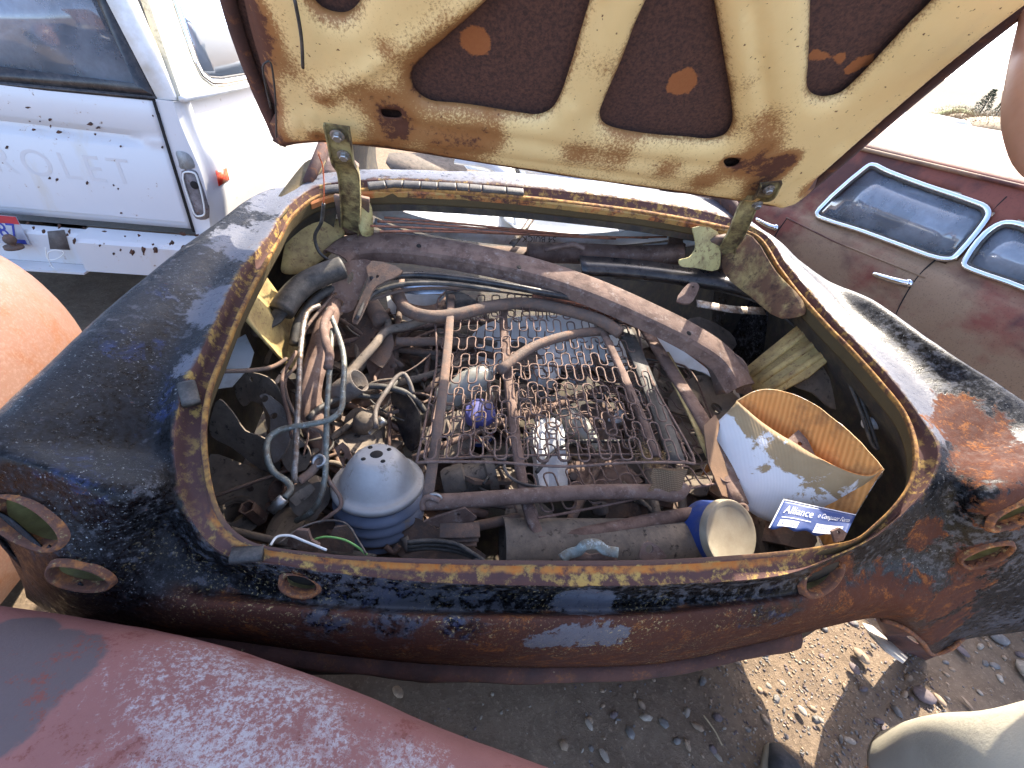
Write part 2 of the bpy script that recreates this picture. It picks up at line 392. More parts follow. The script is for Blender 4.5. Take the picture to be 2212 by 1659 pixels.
cols_ = [catmull([RG[i][k] for i in range(NS)], SUBU, True) for k in range(NR)]        # closed rings
NU = NS*SUBU; shell = []; ringv = []
for i in range(NU):
    c = catmull([cols_[k][i] for k in range(NR)], SUBV); shell += c; ringv += [j/SUBV for j in range(len(c))]
NV = (NR-1)*SUBV+1
shell = np.array(shell); ringv = np.array(ringv); statv = np.repeat(np.arange(NU)/SUBU, NV)
# gentle dents
for i, p in enumerate(shell):
    if ringv[i] > 7.5: shell[i] += V(0, 0, 1)*.0035*fbm(p, 6.0, 3)
faces = gridf(NU, NV, True)
# holes: (centre, axis, long dir, half long, half short)
def surf_at(u, v):   # nearest shell vertex along a sight line
    d = unit(ray(u, v)); w = shell-CAM; t = w@d; q = np.linalg.norm(w-np.outer(t, d), axis=1)
    ok = np.where(q < .012)[0]
    if not len(ok): return shell[int(np.argmin(q))]
    ok = ok[t[ok] < t[ok].min()+.03]; return shell[ok[np.argmin(q[ok])]]
HOLES = []
def hole(u, v, long_px, ratio, ax=None):
    c = surf_at(u, v); k = np.argsort(np.linalg.norm(shell-c, axis=1))[:60]; q = shell[k]-shell[k].mean(0)
    n = np.linalg.svd(q)[2][2]; n = n if np.dot(n, CAM-c) > 0 else -n
    a = PL(u+long_px[0], v+long_px[1], (c, n))-c; L = np.linalg.norm(a); a = a/L; b = np.cross(n, a)
    HOLES.append((c, n, a, b, L, L*ratio)); return HOLES[-1]
def hole2(u, v, lp, ratio, n):
    c = surf_at(u, v); n = unit(n); a = PL(u+lp[0], v+lp[1], (c, n))-c; L = np.linalg.norm(a); a = a/L; HOLES.append((c, n, a, np.cross(n, a), L, L*ratio)); return HOLES[-1]
hTL = hole(58, 1122, (70, 24), .66); hBL = hole(166, 1246, (70, 12), .66); hPL = hole2(648, 1262, (36, 10), .62, V(-.05, -.86, .5))
hTR = hole(2208, 1110, (60, -30), .55); hBR = hole(2122, 1200, (58, -22), .62); hPR = hole2(1778, 1246, (34, -24), .58, V(.12, -.80, .58))
fc = shell[np.array(faces)].mean(1); keep = np.ones(len(faces), bool)
fr_ = ringv[np.array(faces)].mean(1)
for (c, n, a, b, L, W) in HOLES:
    d = fc-c; e = (d@a/L)**2+(d@b/W)**2; keep &= ~((e < 1) & (np.abs(d@n) < .035) & (fr_ > 7.2))
faces2 = [f for f, k in zip(faces, keep) if k]
# wear and tint maps (rust, blue and grey, each placed on the panels)
def blob(pts, amp=1.0):
    a = np.zeros(len(shell))
    for (u, v, r) in pts: a = np.maximum(a, np.exp(-((np.linalg.norm(shell-surf_at(u, v), axis=1)/r)**2)))
    return a*amp
rustp = blob([(2100, 930, .10), (2060, 880, .05), (2130, 1000, .07), (2190, 1000, .09), (2060, 1290, .10), (1960, 1320, .10), (2110, 1210, .07), (1790, 1250, .08), (2200, 1090, .08), (640, 1270, .04), (1900, 1290, .09), (2030, 1380, .12), (1990, 1150, .05), (1860, 1320, .08)])
bluep = blob([(345, 800, .10), (355, 860, .10), (330, 900, .08), (150, 1060, .10), (300, 760, .10), (2020, 870, .08), (2010, 950, .07), (2180, 960, .09), (1700, 1300, .12), (1640, 1330, .10), (850, 1325, .12), (1000, 1330, .10), (1250, 1365, .05), (700, 1345, .12), (420, 650, .10), (2150, 1020, .07), (1800, 1270, .10)])
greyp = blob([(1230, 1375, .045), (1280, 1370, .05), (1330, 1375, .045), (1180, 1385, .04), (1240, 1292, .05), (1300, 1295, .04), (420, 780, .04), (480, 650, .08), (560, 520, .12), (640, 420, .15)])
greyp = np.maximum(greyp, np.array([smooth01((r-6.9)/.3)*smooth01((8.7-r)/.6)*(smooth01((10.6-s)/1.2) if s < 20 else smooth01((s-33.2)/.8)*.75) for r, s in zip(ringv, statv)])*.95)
rear = np.array([smooth01((s-15)/2)*smooth01((25-s)/2.0) for s in statv])
t = NT('weathered_navy_paint')
ring = t.attr('ring'); rr = t.attr('rear')
n1 = t.noise(7, 8, .62, t.obj); n2 = t.noise(60, 8, .7, t.obj); n3 = t.noise(230, 5, .7, t.obj); n4 = t.noise(2.6, 6, .6, t.obj); n5 = t.noise(26, 8, .68, t.obj, .6)
n23 = t.math('ADD', t.math('MULTIPLY', n2, .45), t.math('MULTIPLY', t.noise(120, 8, .75, t.obj), .55))
paint = t.mix(t.step(n23, .50, .12), (.0022, .0022, .0026), t.mix(n1, (.007, .0075, .009), (.019, .020, .024)))
bl = t.math('MULTIPLY_ADD', t.attr('blue'), .17, t.math('MULTIPLY_ADD', n5, .7, 0.0))
paint = t.mix(t.math('MULTIPLY', t.step(bl, .575, .12), t.step(n23, .46, .08)), paint, t.mix(n2, (.006, .014, .075), (.032, .05, .11)))
chalk = t.math('ADD', t.math('MULTIPLY', n2, .62), t.math('MULTIPLY', n4, .45))
paint = t.mix(t.math('MULTIPLY', t.step(chalk, .59, .06), .7), paint, (.085, .088, .10))
specks = t.step(n3, .635, .05)
paint = t.mix(t.math('MULTIPLY', specks, t.step(n1, .50, .2)), paint, (.26, .27, .27))
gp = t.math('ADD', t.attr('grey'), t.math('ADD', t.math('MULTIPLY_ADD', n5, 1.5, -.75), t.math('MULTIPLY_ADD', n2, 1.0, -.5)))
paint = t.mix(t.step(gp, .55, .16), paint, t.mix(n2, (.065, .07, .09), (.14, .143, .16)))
rustc = t.mix(n2, (.055, .022, .016), t.mix(n3, (.115, .045, .026), (.085, .036, .025)))
rustc = t.mix(t.step(n1, .50, .3), rustc, t.mix(n3, (.035, .018, .016), (.085, .036, .026)))
rustc = t.mix(t.step(t.math('ADD', t.math('MULTIPLY', n5, .6), t.math('MULTIPLY', n3, .4)), .57, .08), rustc, (.19, .072, .024))
rp = t.math('ADD', t.attr('rustp'), t.math('ADD', t.math('MULTIPLY_ADD', n5, 1.5, -.75), t.math('MULTIPLY_ADD', n2, .8, -.4)))
rp = t.math('MAXIMUM', t.step(rp, .56, .14), t.step(t.math('ADD', n2, t.math('MULTIPLY', n1, .35)), .86, .06))
# lower valance: mostly bare rust, flecked with paint
val = t.math('MULTIPLY', t.attr('val'), t.step(t.math('DIVIDE', t.math('ADD', ring, t.math('MULTIPLY_ADD', n5, 2.4, -1.2)), 20.0), 9.3/20, .6/20))
val = t.math('MULTIPLY', val, t.math('SUBTRACT', 1.0, t.step(t.math('ADD', t.math('MULTIPLY', t.attr('blue'), .33), t.math('MULTIPLY', n5, .6)), .60, .08)))
gpa = t.step(gp, .62, .1)
val = t.math('MULTIPLY', val, t.math('SUBTRACT', 1.0, gpa))
rp = t.math('MAXIMUM', rp, val)
c = t.mix(rp, paint, rustc)
c = t.mix(t.math('MULTIPLY', t.math('MULTIPLY', t.step(t.noise(170, 6, .75, t.obj), .60, .05), t.step(t.noise(9, 3, .5, t.obj), .53, .2)), rr), c, (.42, .33, .16))
# gutter
gut = t.math('SUBTRACT', 1.0, t.step(t.math('DIVIDE', t.math('ADD', ring, t.math('MULTIPLY_ADD', n5, 1.2, -.6)), 20.0), 7.05/20, .3/20))
gcol = t.mix(n2, (.055, .030, .029), (.115, .062, .054))
gcol = t.mix(t.math('MULTIPLY', t.step(t.noise(45, 8, .72, t.obj), .56, .10), t.step(n1, .42, .25)), gcol, (.36, .24, .075))
flange = t.math('SUBTRACT', 1.0, t.step(t.math('DIVIDE', t.math('ADD', ring, t.math('MULTIPLY_ADD', n5, .9, -.45)), 20.0), 3.05/20, .25/20))
fcol = t.mix(t.step(t.math('ADD', t.math('MULTIPLY', n2, .6), t.math('MULTIPLY', n5, .4)), .50, .16), (.34, .185, .052), (.10, .05, .034))
fcol = t.mix(rr, fcol, t.mix(n2, (.075, .042, .036), (.13, .075, .055)))
gcol = t.mix(flange, gcol, fcol)
orb = t.math('MULTIPLY', rr, t.math('MULTIPLY', t.step(t.math('DIVIDE', ring, 20.0), 3.35/20, .2/20), t.math('SUBTRACT', 1.0, t.step(t.math('DIVIDE', t.math('ADD', ring, t.math('MULTIPLY_ADD', n5, .8, -.4)), 20.0), 4.35/20, .3/20))))
gcol = t.mix(t.math('MULTIPLY', orb, t.step(t.math('ADD', t.math('MULTIPLY', t.noise(10, 7, .7, t.obj), .6), t.math('MULTIPLY', n2, .4)), .47, .10)), gcol, t.mix(t.step(n5, .5, .2), (.42, .14, .03), t.mix(n2, (.26, .10, .035), (.46, .25, .075))))
c = t.mix(gut, c, gcol)
inner = t.math('SUBTRACT', 1.0, t.step(t.math('DIVIDE', ring, 20.0), 1.2/20, .2/20))
c = t.mix(inner, c, t.mix(n2, (.05, .04, .025), (.12, .09, .045)))
t.set('Base Color', c)
anyrust = t.math('MAXIMUM', rp, gut)
t.set('Roughness', t.math('ADD', t.math('MULTIPLY', anyrust, .42), t.math('MULTIPLY_ADD', t.step(n2, .5, .2), .28, .27), True))
t.set('Specular IOR Level', t.math('MULTIPLY_ADD', anyrust, -.08, .20))
t.bump(t.math('ADD', t.math('MULTIPLY', n3, .6), t.math('ADD', n2, t.math('MULTIPLY', anyrust, .4))), .28, .005)
m_body = t.m
sedan = empty('rusty_sedan', (0, .4, 0), 'dark navy rusted-out sedan shell with its trunk lid raised', 'car')
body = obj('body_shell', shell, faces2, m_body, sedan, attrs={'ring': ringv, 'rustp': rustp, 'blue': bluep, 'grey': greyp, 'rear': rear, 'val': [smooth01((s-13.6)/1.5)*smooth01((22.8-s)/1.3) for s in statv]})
sm = body.modifiers.new('thick', 'SOLIDIFY'); sm.thickness = .002; sm.offset = -1
# hole rims and cups
m_rim = worn('rusted_hole_rim', (.11, .05, .032), [(RUSTO, 40, .56, .14, .75), ((.36, .27, .12), 60, .62, .1, .75)], .9, 0, (120, .5))
m_cup = worn('olive_inside_paint', (.28, .26, .10), [((.12, .09, .04), 20, .52, .3, .7), ((.2, .18, .09), 50, .62, .12, .7)], .7, 0, (90, .15))
def ellip(c, a, b, L, W, k=48, bump=0.0, seed=0):
    return [c+a*L*math.cos(q)*(1+bump*math.sin(3*q+seed))+b*W*math.sin(q)*(1+bump*math.sin(2*q+seed)) for q in np.linspace(0, 2*math.pi, k+1)[:-1]]
def rim(h, w, depth, parent, cup=True, bump=.04):
    c, n, a, b, L, W = h; rings = []
    for (s, d) in ((1.0+w*1.1, -.004), (1.0+w*.7, .005), (1.0+w*.2, .007), (1.0-w*.15, .002), (1.0-w*.3, -.012)):
        rings.append([p+n*d for p in ellip(c, a, b, L*(1+(s-1)), W*(1+(s-1)*L/W), 56, bump, L*40)])
    v = [rings[k][i] for i in range(56) for k in range(5)]
    o = obj('light_rim', v, gridf(56, 5, True), m_rim, parent)
    if cup:
        pr = []
        for (s, d) in ((1.0, -.006), (.99, -depth*.5), (.8, -depth), (.01, -depth*1.05)):
            pr.append([p+n*d for p in ellip(c, a, b, L*s, W*s, 40)])
        obj('light_bucket', [pr[k][i] for i in range(40) for k in range(4)], gridf(40, 4, True), m_cup, o)
    return o
rim(hTL, .15, .09, sedan, True, .07); rim(hBL, .15, .09, sedan, True, .06); rim(hTR, .17, .08, sedan, True, .07); rim(hBR, .15, .08, sedan, True, .06)
rim(hPL, .30, .05, sedan); rim(hPR, .26, .05, sedan)
# trunk tub: side walls, floor
def ringpts(k): return [shell[i*NV+k*SUBV] for i in range(NU)]
r0 = ringpts(0); tub = []; 
for i, p in enumerate(r0):
    o = V(math.copysign(min(1, abs(p[0])/.55)**2, p[0]), 0, 0); s = statv[i*NV]
    fr = 1.0 if (s < 2.7 or s > 34.2) else 0.0
    for (dz, do) in ((0, 0), (-.04, .03), (-.12, .10), (-.30, .14), (-.48, .12)):
        q = p+o*do*(1-fr); q = V(q[0], q[1], p[2]+dz if not fr else p[2]+dz*.04); tub.append(V(q[0], q[1], max(q[2], .33)))
tf = [f for f in gridf(NU, 5, True)]
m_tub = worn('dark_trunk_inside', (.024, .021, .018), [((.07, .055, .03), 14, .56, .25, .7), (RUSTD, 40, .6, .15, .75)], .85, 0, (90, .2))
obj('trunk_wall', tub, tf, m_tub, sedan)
fl = []
for i in range(25):
    for j in range(25):
        x = -.88+1.76*i/24; y = .10+1.4*j/24; fl.append(V(x, y, .345+.012*math.sin(j*1.7)+.006*fbm((x, y, 0), 9)))
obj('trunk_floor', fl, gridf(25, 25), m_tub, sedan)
# lower apron flange hanging below the valance
ap = []
bot = [shell[i*NV+NV-1] for i in range(NU)]
ii = [i for i in range(NU) if 15.9 < statv[i*NV] < 23.6]
for i in ii:
    p = bot[i]; k = fbm(p, 9, 3); lip = .035+.012*k
    for (dy, dz) in ((.004, .002), (-.012, -.008), (-.020, -lip*.6), (-.018, -lip)): ap.append(p+V(0, dy, dz))
m_apron = worn('rotten_brown_apron', (.095, .045, .036), [(RUSTO, 40, .60, .12, .75), ((.4, .33, .18), 90, .66, .06, .8), ((.05, .03, .028), 20, .56, .2, .7)], .9, 0, (120, .5))
apr = obj('apron', ap, gridf(len(ii), 4), m_apron, sedan); apr.modifiers.new('t', 'SOLIDIFY').thickness = .003
# rear weather strip blocks on the gutter
for (u, v, a) in ((408, 850, .5), (535, 1197, 1.2)):
    p = PS(u, v, .004); d = V(-math.sin(a), math.cos(a), .3) if u < 450 else V(1, .1, 0)
    x = unit(d); z = unit(np.cross(x, V(1, .3, .2))); y = np.cross(z, x)
    bx = MB().add(*sweep([p-x*.022, p-x*.018, p+x*.018, p+x*.022], rect(.026, .014, .004), V(0, 0, 1)))
    bx.build('rubber_stop', m_black, sedan)
# rear (window side) edge: weather strip segments, ochre reinforcement below the deck strip
seg = []
for k, (a, b) in enumerate(((700, 765), (795, 832), (834, 870), (872, 908), (910, 945), (947, 985), (987, 1012), (1014, 1040), (1042, 1092), (1094, 1130))):
    pts = []
    for u in np.linspace(a, b, 5):
        v = float(np.interp(u, [650, 700, 850, 1000, 1140], [440, 410, 398, 405, 417])); pts.append(PS(u, v, .006))
    MB().add(*sweep(catmull(pts, 3), rect(.03, .014, .004), V(0, -.3, 1))).build('weatherstrip', m_black, sedan)
m_ochre = worn('ochre_primer_rail', (.36, .23, .075), [((.36, .13, .04), 9, .52, .10, .7), ((.08, .036, .026), 16, .54, .08, .78)], .8, 0, (110, .4))
def rail(dv, w, h, dz, dy, nm, mat):
    pts = []
    for u in np.linspace(668, 1610, 22):
        v = float(np.interp(u, [640, 668, 700, 760, 850, 1000, 1140, 1400, 1545, 1610], [470, 436, 422, 414, 410, 417, 429, 461, 488, 503])); pts.append(PS(u, v+dv)+V(0, dy, dz))
    return MB().add(*sweep(catmull(pts, 2), rect(w, h, .004), V(0, -.35, 1))).build(nm, mat, sedan, smooth=False)
rail(-7, .03, .005, -.010, .004, 'deck_flange', m_ochre); rail(-1, .010, .022, -.014, .008, 'deck_rail', m_ochre)
# hinge pillars / inner structure at both corners
def strip(name, pts, w, th, mat, parent, up=None, n=6, bulge=0.0):
    return MB().add(*sweep(catmull(pts, n), rect(w, th, min(w, th)*.25), up)).build(name, mat, parent)
m_primer = worn('yellow_primer_bracket', (.42, .36, .15), [(RUST, 60, .58, .12, .8), ((.17, .11, .05), 14, .60, .2, .7)], .65, 0, (90, .15))
for side_, pts in (('l', [(770, 425, .93), (785, 470, .93), (795, 505, .93)]), ('r', [(1515, 510, .9), (1518, 540, .9), (1515, 580, .9)])):
    pass
pl = plane3(P(1480, 560, y=.86), P(1560, 560, y=.90), P(1520, 500, y=.90))
MB().add(*pxplate([(1497, 492), (1550, 500), (1556, 540), (1552, 582), (1500, 578), (1470, 574), (1468, 562), (1490, 555), (1503, 535), (1500, 510)], pl, .004, [(1503, 543, .004)])).build('hinge_bracket', m_primer, sedan, auto=40)
pl = plane3(P(560, 560, x=-.72), P(640, 430, x=-.66), P(600, 640, x=-.72))
MB().add(*pxplate([(780, 440), (800, 440), (806, 480), (806, 506), (785, 510), (776, 490)], plane3(P(780, 440, y=.93), P(806, 506, y=.93), P(800, 440, y=.95)), .004)).build('hinge_bracket', m_primer, sedan)
# rear shelf ledges (yellow primer) in left corner
pl = plane3(P(640, 500, y=.9), P(720, 520, y=.95), P(650, 440, y=.9))
MB().add(*pxplate([(612, 560), (625, 500), (640, 450), (668, 440), (690, 440), (700, 470), (735, 480), (740, 520), (700, 560), (640, 590), (612, 585)], plane3(P(620, 580, y=.82), P(640, 450, y=.95), P(735, 500, y=.98)), .004, grid=.03, bend=lambda x, y: .012*math.sin(x*22))).build('inner_corner', m_yellow, sedan)
MB().add(*pxplate([(1560, 585), (1565, 520), (1590, 500), (1625, 510), (1680, 590), (1735, 650), (1740, 680), (1690, 690), (1620, 640)], plane3(P(1570, 590, y=.86), P(1600, 505, y=.92), P(1730, 670, y=.62)), .004, grid=.03, bend=lambda x, y: .015*math.sin(x*26))).build('inner_corner', worn('rust_stained_corner', (.13, .065, .036), [((.30, .22, .09), 9, .55, .15, .7), ((.05, .028, .02), 30, .58, .15, .75)], .85, 0, (110, .4)), sedan)
# ================================================================ trunk lid (part of the sedan)
LO = V(0, .80, 1.175); LEX = V(1, 0, 0); LEL = unit(V(0, -.62, .785)); LN = np.cross(LEX, LEL)     # LN: towards the inside face?
if np.dot(LN, CAM-LO) < 0: LN = -LN
LPL = (LO, LN)
def L2(u, v): p = PL(u, v, LPL)-LO; return (p[0], float(np.dot(p, LEL)))
def curl(x, y): return -.05*(x/.75)**2 - .03*max(0, (y-.45))**2*2      # the skin's crown, seen from inside
outer_px = [(600, 346), (640, 338), (690, 330), (760, 330), (860, 334), (1000, 349), (1200, 376), (1400, 408), (1560, 440), (1640, 460), (1688, 470), (1725, 462), (1760, 440), (1830, 385), (1900, 328), (2050, 208), (2200, 95), (2330, 5)]
ol = [L2(*p) for p in outer_px]
top = ol[-1][1]; xr = ol[-1][0]; lp = [L2(u, v) for u, v in ((440, -45), (455, 0), (482, 90), (530, 215), (572, 305), (584, 330))]
LTOP = 1.02
ol = ol+[(xr+.05, (top+LTOP)/2+.05), (xr+.02, LTOP-.06), (xr-.10, LTOP), (.3, LTOP+.02), (-.3, LTOP+.02), (lp[0][0]+.02, LTOP), (lp[0][0]-.06, LTOP-.07), (lp[0][0]-.05, (lp[0][1]+LTOP)/2+.03)]+lp
outer2 = [tuple(p) for p in poly2d(ol, 5)]
def shrink(poly, d, dl=None):
    n = len(poly); out = []
    A = sum(poly[i][0]*poly[(i+1) % n][1]-poly[(i+1) % n][0]*poly[i][1] for i in range(n)); s = 1 if A > 0 else -1
    for i in range(n):
        a, b = V(*poly[i-1]), V(*poly[(i+1) % n]); t_ = unit(b-a); nn = V(-t_[1], t_[0])*s; out.append(tuple(V(*poly[i])+nn*(d if dl is None else dl+(d-dl)*smooth01((poly[i][1]-.03)/.06))))
    return out
frame2 = shrink(outer2, .044, .012)
cut_px = {'A': [(660, -20), (668, 8), (690, 32), (722, 43), (752, 40), (776, 18), (786, -8), (800, -60), (735, -90)],
 'B': [(1060, -10), (1000, 48), (948, 94), (908, 132), (890, 155), (887, 175), (899, 203), (929, 221), (985, 225), (1046, 231), (1110, 239), (1162, 244), (1190, 232), (1208, 207), (1233, 137), (1256, 59), (1280, -20), (1300, -90), (1150, -90)],
 'C': [(1395, -10), (1370, 45), (1340, 125), (1305, 205), (1294, 240), (1302, 260), (1330, 273), (1400, 286), (1480, 296), (1535, 302), (1566, 294), (1582, 268), (1583, 235), (1570, 150), (1555, 60), (1542, -15), (1535, -80), (1420, -80)],
 'D': [(1750, -20), (1748, 60), (1745, 150), (1744, 195), (1756, 213), (1785, 221), (1820, 214), (1848, 192), (1890, 150), (1960, 75), (2030, 5), (2090, -60), (1900, -110), (1760, -110)]}
holes2 = []
for k, p in cut_px.items():
    q = [L2(*a) for a in p]; 
    holes2.append([tuple(a) for a in poly2d(q, 4)])
small = [[L2(u, v) for u, v in pts] for pts in ([(824, 232), (834, 228), (862, 228), (869, 236), (864, 246), (834, 248), (825, 242)], [(1562, 334), (1572, 329), (1590, 331), (1596, 338), (1588, 348), (1568, 349)])]
small = [[tuple(a) for a in poly2d(q, 3)] for q in small]
def sdist(p, poly):
    P_ = np.asarray(poly); A = P_; B = np.roll(P_, -1, 0); d = B-A; w = np.asarray(p)-A
    t_ = np.clip((w*d).sum(1)/((d*d).sum(1)+1e-12), 0, 1); return float(np.sqrt((((w-d*t_[:, None]))**2).sum(1)).min())
gx, gy = np.meshgrid(np.arange(-.95, 1.15, .013), np.arange(-.1, 1.06, .013)); G = np.stack([gx.ravel()+rng.uniform(-.001, .001, gx.size), gy.ravel()], 1)
ok = inpolyA(G, frame2) & (sdistA(G, frame2) > .006)
for h in holes2: ok &= ~inpolyA(G, h) & (sdistA(G, h) > .006)
ext = [tuple(p) for p in G[ok]]
for poly, ds in [(frame2, (.006, .014))]+[(h, (-.005, -.011, -.02, -.03)) for h in holes2]:
    for d in ds:
        q = np.array(shrink(poly, d)); k = inpolyA(q, frame2)
        for h in holes2: k &= ~inpolyA(q, h)
        ext += [tuple(p) for p in q[k]]
pv, pf = cdt(frame2, holes2+small, ext)
def seg_d(p, a, b):
    a, b, p = V(*a), V(*b), V(*p); t_ = np.clip(np.dot(p-a, b-a)/np.dot(b-a, b-a), 0, 1); return np.linalg.norm(p-a-(b-a)*t_)
ridges = [([(690, 205), (760, 165), (900, 70), (1010, -10)], .010, .012, 1), ([(1235, 200), (1258, 120), (1300, -10)], .008, .012, -1), ([(1665, 270), (1640, 120), (1625, -10)], .008, .012, -1), ([(640, 300), (760, 308), (1000, 318), (1300, 355), (1560, 410)], .007, .012, -1), ([(640, 250), (640, 300)], .006, .008, 1), ([(668, 250), (675, 300)], .006, .008, 1), ([(1750, 410), (1690, 455)], .006, .009, 1), ([(1720, 395), (1668, 440)], .006, .009, -1), ([(800, 205), (840, 250), (900, 262), (1160, 290), (1310, 320), (1540, 350)], .005, .014, -1), ([(2212, -10), (1830, 320)], .006, .02, -1)]
rid = [([L2(*p) for p in pts], h, w, s) for pts, h, w, s in ridges]
fv = []; rustA = []; spots = [(L2(u, v), r, a) for u, v, r, a in ((700, 215, .03, .5), (830, 90, .02, .35), (760, 190, .05, .45), (850, 225, .06, .55), (860, 270, .03, .8), (900, 130, .06, .4), (990, 60, .08, .4), (1060, 280, .05, .55), (940, 285, .06, .5), (1000, 290, .06, .5), (820, 295, .05, .5), (1240, 310, .05, .5), (1330, 320, .06, .5), (1620, 350, .05, .8), (1640, 400, .05, .8), (1700, 340, .03, .9), (1680, 360, .04, .9), (1660, 300, .05, .5), (1760, 415, .04, .7), (1440, 350, .05, .5), (1520, 380, .05, .6), (640, 160, .04, .3), (690, 300, .03, .7), (520, 100, .06, .9), (545, 215, .05, .8), (500, 40, .06, .8), (470, 10, .05, .8), (590, 310, .04, .8), (1300, 120, .04, .3), (1620, 160, .03, .3), (700, 20, .05, .3), (1650, 250, .05, .45))]
PV = np.array(pv); DH = np.minimum.reduce([sdistA(PV, h) for h in holes2]); DE = sdistA(PV, frame2); DS = np.minimum.reduce([sdistA(PV, h) for h in small]); RD = [sdistA(PV, pts, False) for pts, h, w, s in rid]
for i_, (x, y) in enumerate(pv):
    dh, de, ds = DH[i_], DE[i_], DS[i_]
    z = .022*(1-math.exp(-(dh/.012)))+.0; z *= 1-math.exp(-(de/.014)**2)*.8 if de < .06 else 1
    for (pts, h, w, s), rd in zip(rid, RD):
        d = rd[i_]
        z += s*h*math.exp(-(d/w)**2)
    z += .0018*fbm((x*5, y*5, 0), 1.0, 3)
    fv.append(LO+LEX*x+LEL*y+LN*(curl(x, y)+z+.004))
    r = .72*math.exp(-de/.018)+.45*math.exp(-dh/.012)+.5*math.exp(-ds/.012)
    for (cx_, cy_), rad, a in spots:
        q = (x-cx_)**2+(y-cy_)**2
        if q < (3*rad)**2: r += a*math.exp(-q/rad**2)
    rustA.append(min(1, r))
t = NT('yellowed_lid_paint')
n1 = t.noise(3.5, 6, .6, t.obj); n2 = t.noise(70, 7, .72, t.obj); n3 = t.noise(190, 5, .75, t.obj); n5 = t.noise(16, 8, .72, t.obj, .4)
pc = t.mix(n1, (.80, .60, .26), (.87, .69, .35)); pc = t.mix(t.math('MULTIPLY', n5, .35), pc, (.58, .38, .13))
ra = t.attr('rust')
k1 = t.step(t.math('ADD', t.math('MULTIPLY', ra, .42), t.math('MULTIPLY', n3, .55)), .435, .10)
k2 = t.step(t.math('ADD', t.math('MULTIPLY', ra, .48), t.math('MULTIPLY', n5, .55)), .555, .16)
k3 = t.step(t.math('ADD', t.math('MULTIPLY', ra, .40), t.math('MULTIPLY', t.noise(42, 8, .75, t.obj), .6)), .63, .06)
pc = t.mix(t.math('MULTIPLY', k2, .62), pc, t.mix(n2, (.44, .21, .06), (.28, .10, .03)))
pc = t.mix(t.math('MULTIPLY', k1, .85), pc, (.26, .105, .03))
pc = t.mix(k3, pc, t.mix(n2, (.06, .025, .018), (.13, .05, .025)))
pc = t.mix(t.step(t.noise(120, 3, .5, t.obj), .70, .03), pc, (.16, .07, .03))
t.set('Base Color', pc); t.set('Roughness', t.math('MULTIPLY_ADD', k2, .3, .5)); t.set('Specular IOR Level', .35)
t.bump(t.math('ADD', t.math('MULTIPLY', n3, .5), t.math('MULTIPLY', k3, -.6)), .18, .003)
lidp = empty('trunk_lid', (LO+V(0, -.2, .1)-np.array(wloc(sedan))).tolist()); lidp.parent = sedan
lf = obj('inner_frame', fv, pf, t.m, lidp, attrs={'rust': rustA}); s_ = lf.modifiers.new('t', 'SOLIDIFY'); s_.thickness = .0025; s_.offset = 0
# outer skin seen through the cut-outs, and its folded hem
t = NT('dark_brown_skin_inside')
n2 = t.noise(150, 6, .75, t.obj); n5 = t.noise(8, 6, .65, t.obj)
pc = t.mix(t.step(n2, .5, .25), (.034, .018, .014), (.135, .062, .042)); pc = t.mix(t.math('MULTIPLY', n5, .5), pc, (.05, .028, .03))
pc = t.mix(t.step(t.math('ADD', t.attr('spot'), t.math('MULTIPLY_ADD', n2, .5, -.25)), .5, .12), pc, t.mix(n2, (.27, .085, .028), (.36, .15, .05)))
t.set('Base Color', pc); t.set('Roughness', .85); t.bump(n2, .4, .004); m_skin = t.m
gx, gy = np.meshgrid(np.arange(-1, 1.2, .02), np.arange(-.1, 1.08, .02)); G = np.stack([gx.ravel(), gy.ravel()], 1); ext = [tuple(p) for p in G[inpolyA(G, outer2) & (sdistA(G, outer2) > .008)]]
pv2, pf2 = cdt(outer2, [], ext)
spotc = [(L2(1028, 105), .030), (L2(1474, 190), .030), (L2(1880, 160), .016), (L2(1850, 172), .018), (L2(1790, 145), .012), (L2(1760, 140), .012), (L2(1820, 152), .012)]
sv = [LO+LEX*x+LEL*y+LN*(curl(x, y)-.014) for x, y in pv2]
sa = [max([0]+[1/(1+math.exp((math.hypot(x-c_[0], y-c_[1])-r)/.004)) for c_, r in spotc]) for x, y in pv2]
sk = obj('outer_skin', sv, pf2, m_skin, lidp, attrs={'spot': sa}); s_ = sk.modifiers.new('t', 'SOLIDIFY'); s_.thickness = .003; s_.offset = -1
hem = [LO+LEX*x+LEL*y+LN*(curl(x, y)-.004) for x, y in shrink(outer2, .010)]
m_hem = worn('rusty_hem', (.085, .040, .032), [(RUSTO, 30, .60, .12, .75), ((.05, .026, .022), 14, .5, .3, .7)], .85, 0, (120, .4))
mb = MB()
mb.add(*sweep(hem, [(-.014, -.012), (.010, -.012), (.012, -.004), (.010, .006), (-.004, .010), (-.016, .004)], LN, closed=True)); mb.build('hem', m_hem, lidp)
# hinges
m_hinge = worn('yellow_hinge_arm', (.36, .31, .14), [((.09, .06, .035), 26, .52, .2, .72), ((.04, .03, .025), 14, .60, .2, .7)], .6, .1, (90, .15))
def bolt(p, n, r, parent):
    mb = MB(); mb.add(*lathe([(r*1.5, 0), (r*1.5, .002), (r*1.3, .003)], p, n, 16, False, True)); mb.add(*lathe([(r, .003), (r, .010), (r*.85, .012)], p, n, 6, False, True)); mb.build('bolt', m_bolt, parent, smooth=False)
def hinge(pts, w, tw):
    path = catmull(pts, 8); h = MB(); h.add(*sweep(path, [(-w/2, -.004), (w/2, -.004), (w/2, .008), (w/2-.003, .008), (w/2-.004, -.001), (-w/2+.004, -.001), (-w/2+.003, .008), (-w/2, .008)], lambda q: tw[0]*(1-q)+tw[1]*q))
    return h.build('hinge_arm', m_hinge, lidp, auto=40)
def onlid(u, v, h): return PL(u, v, LPL)+LN*h
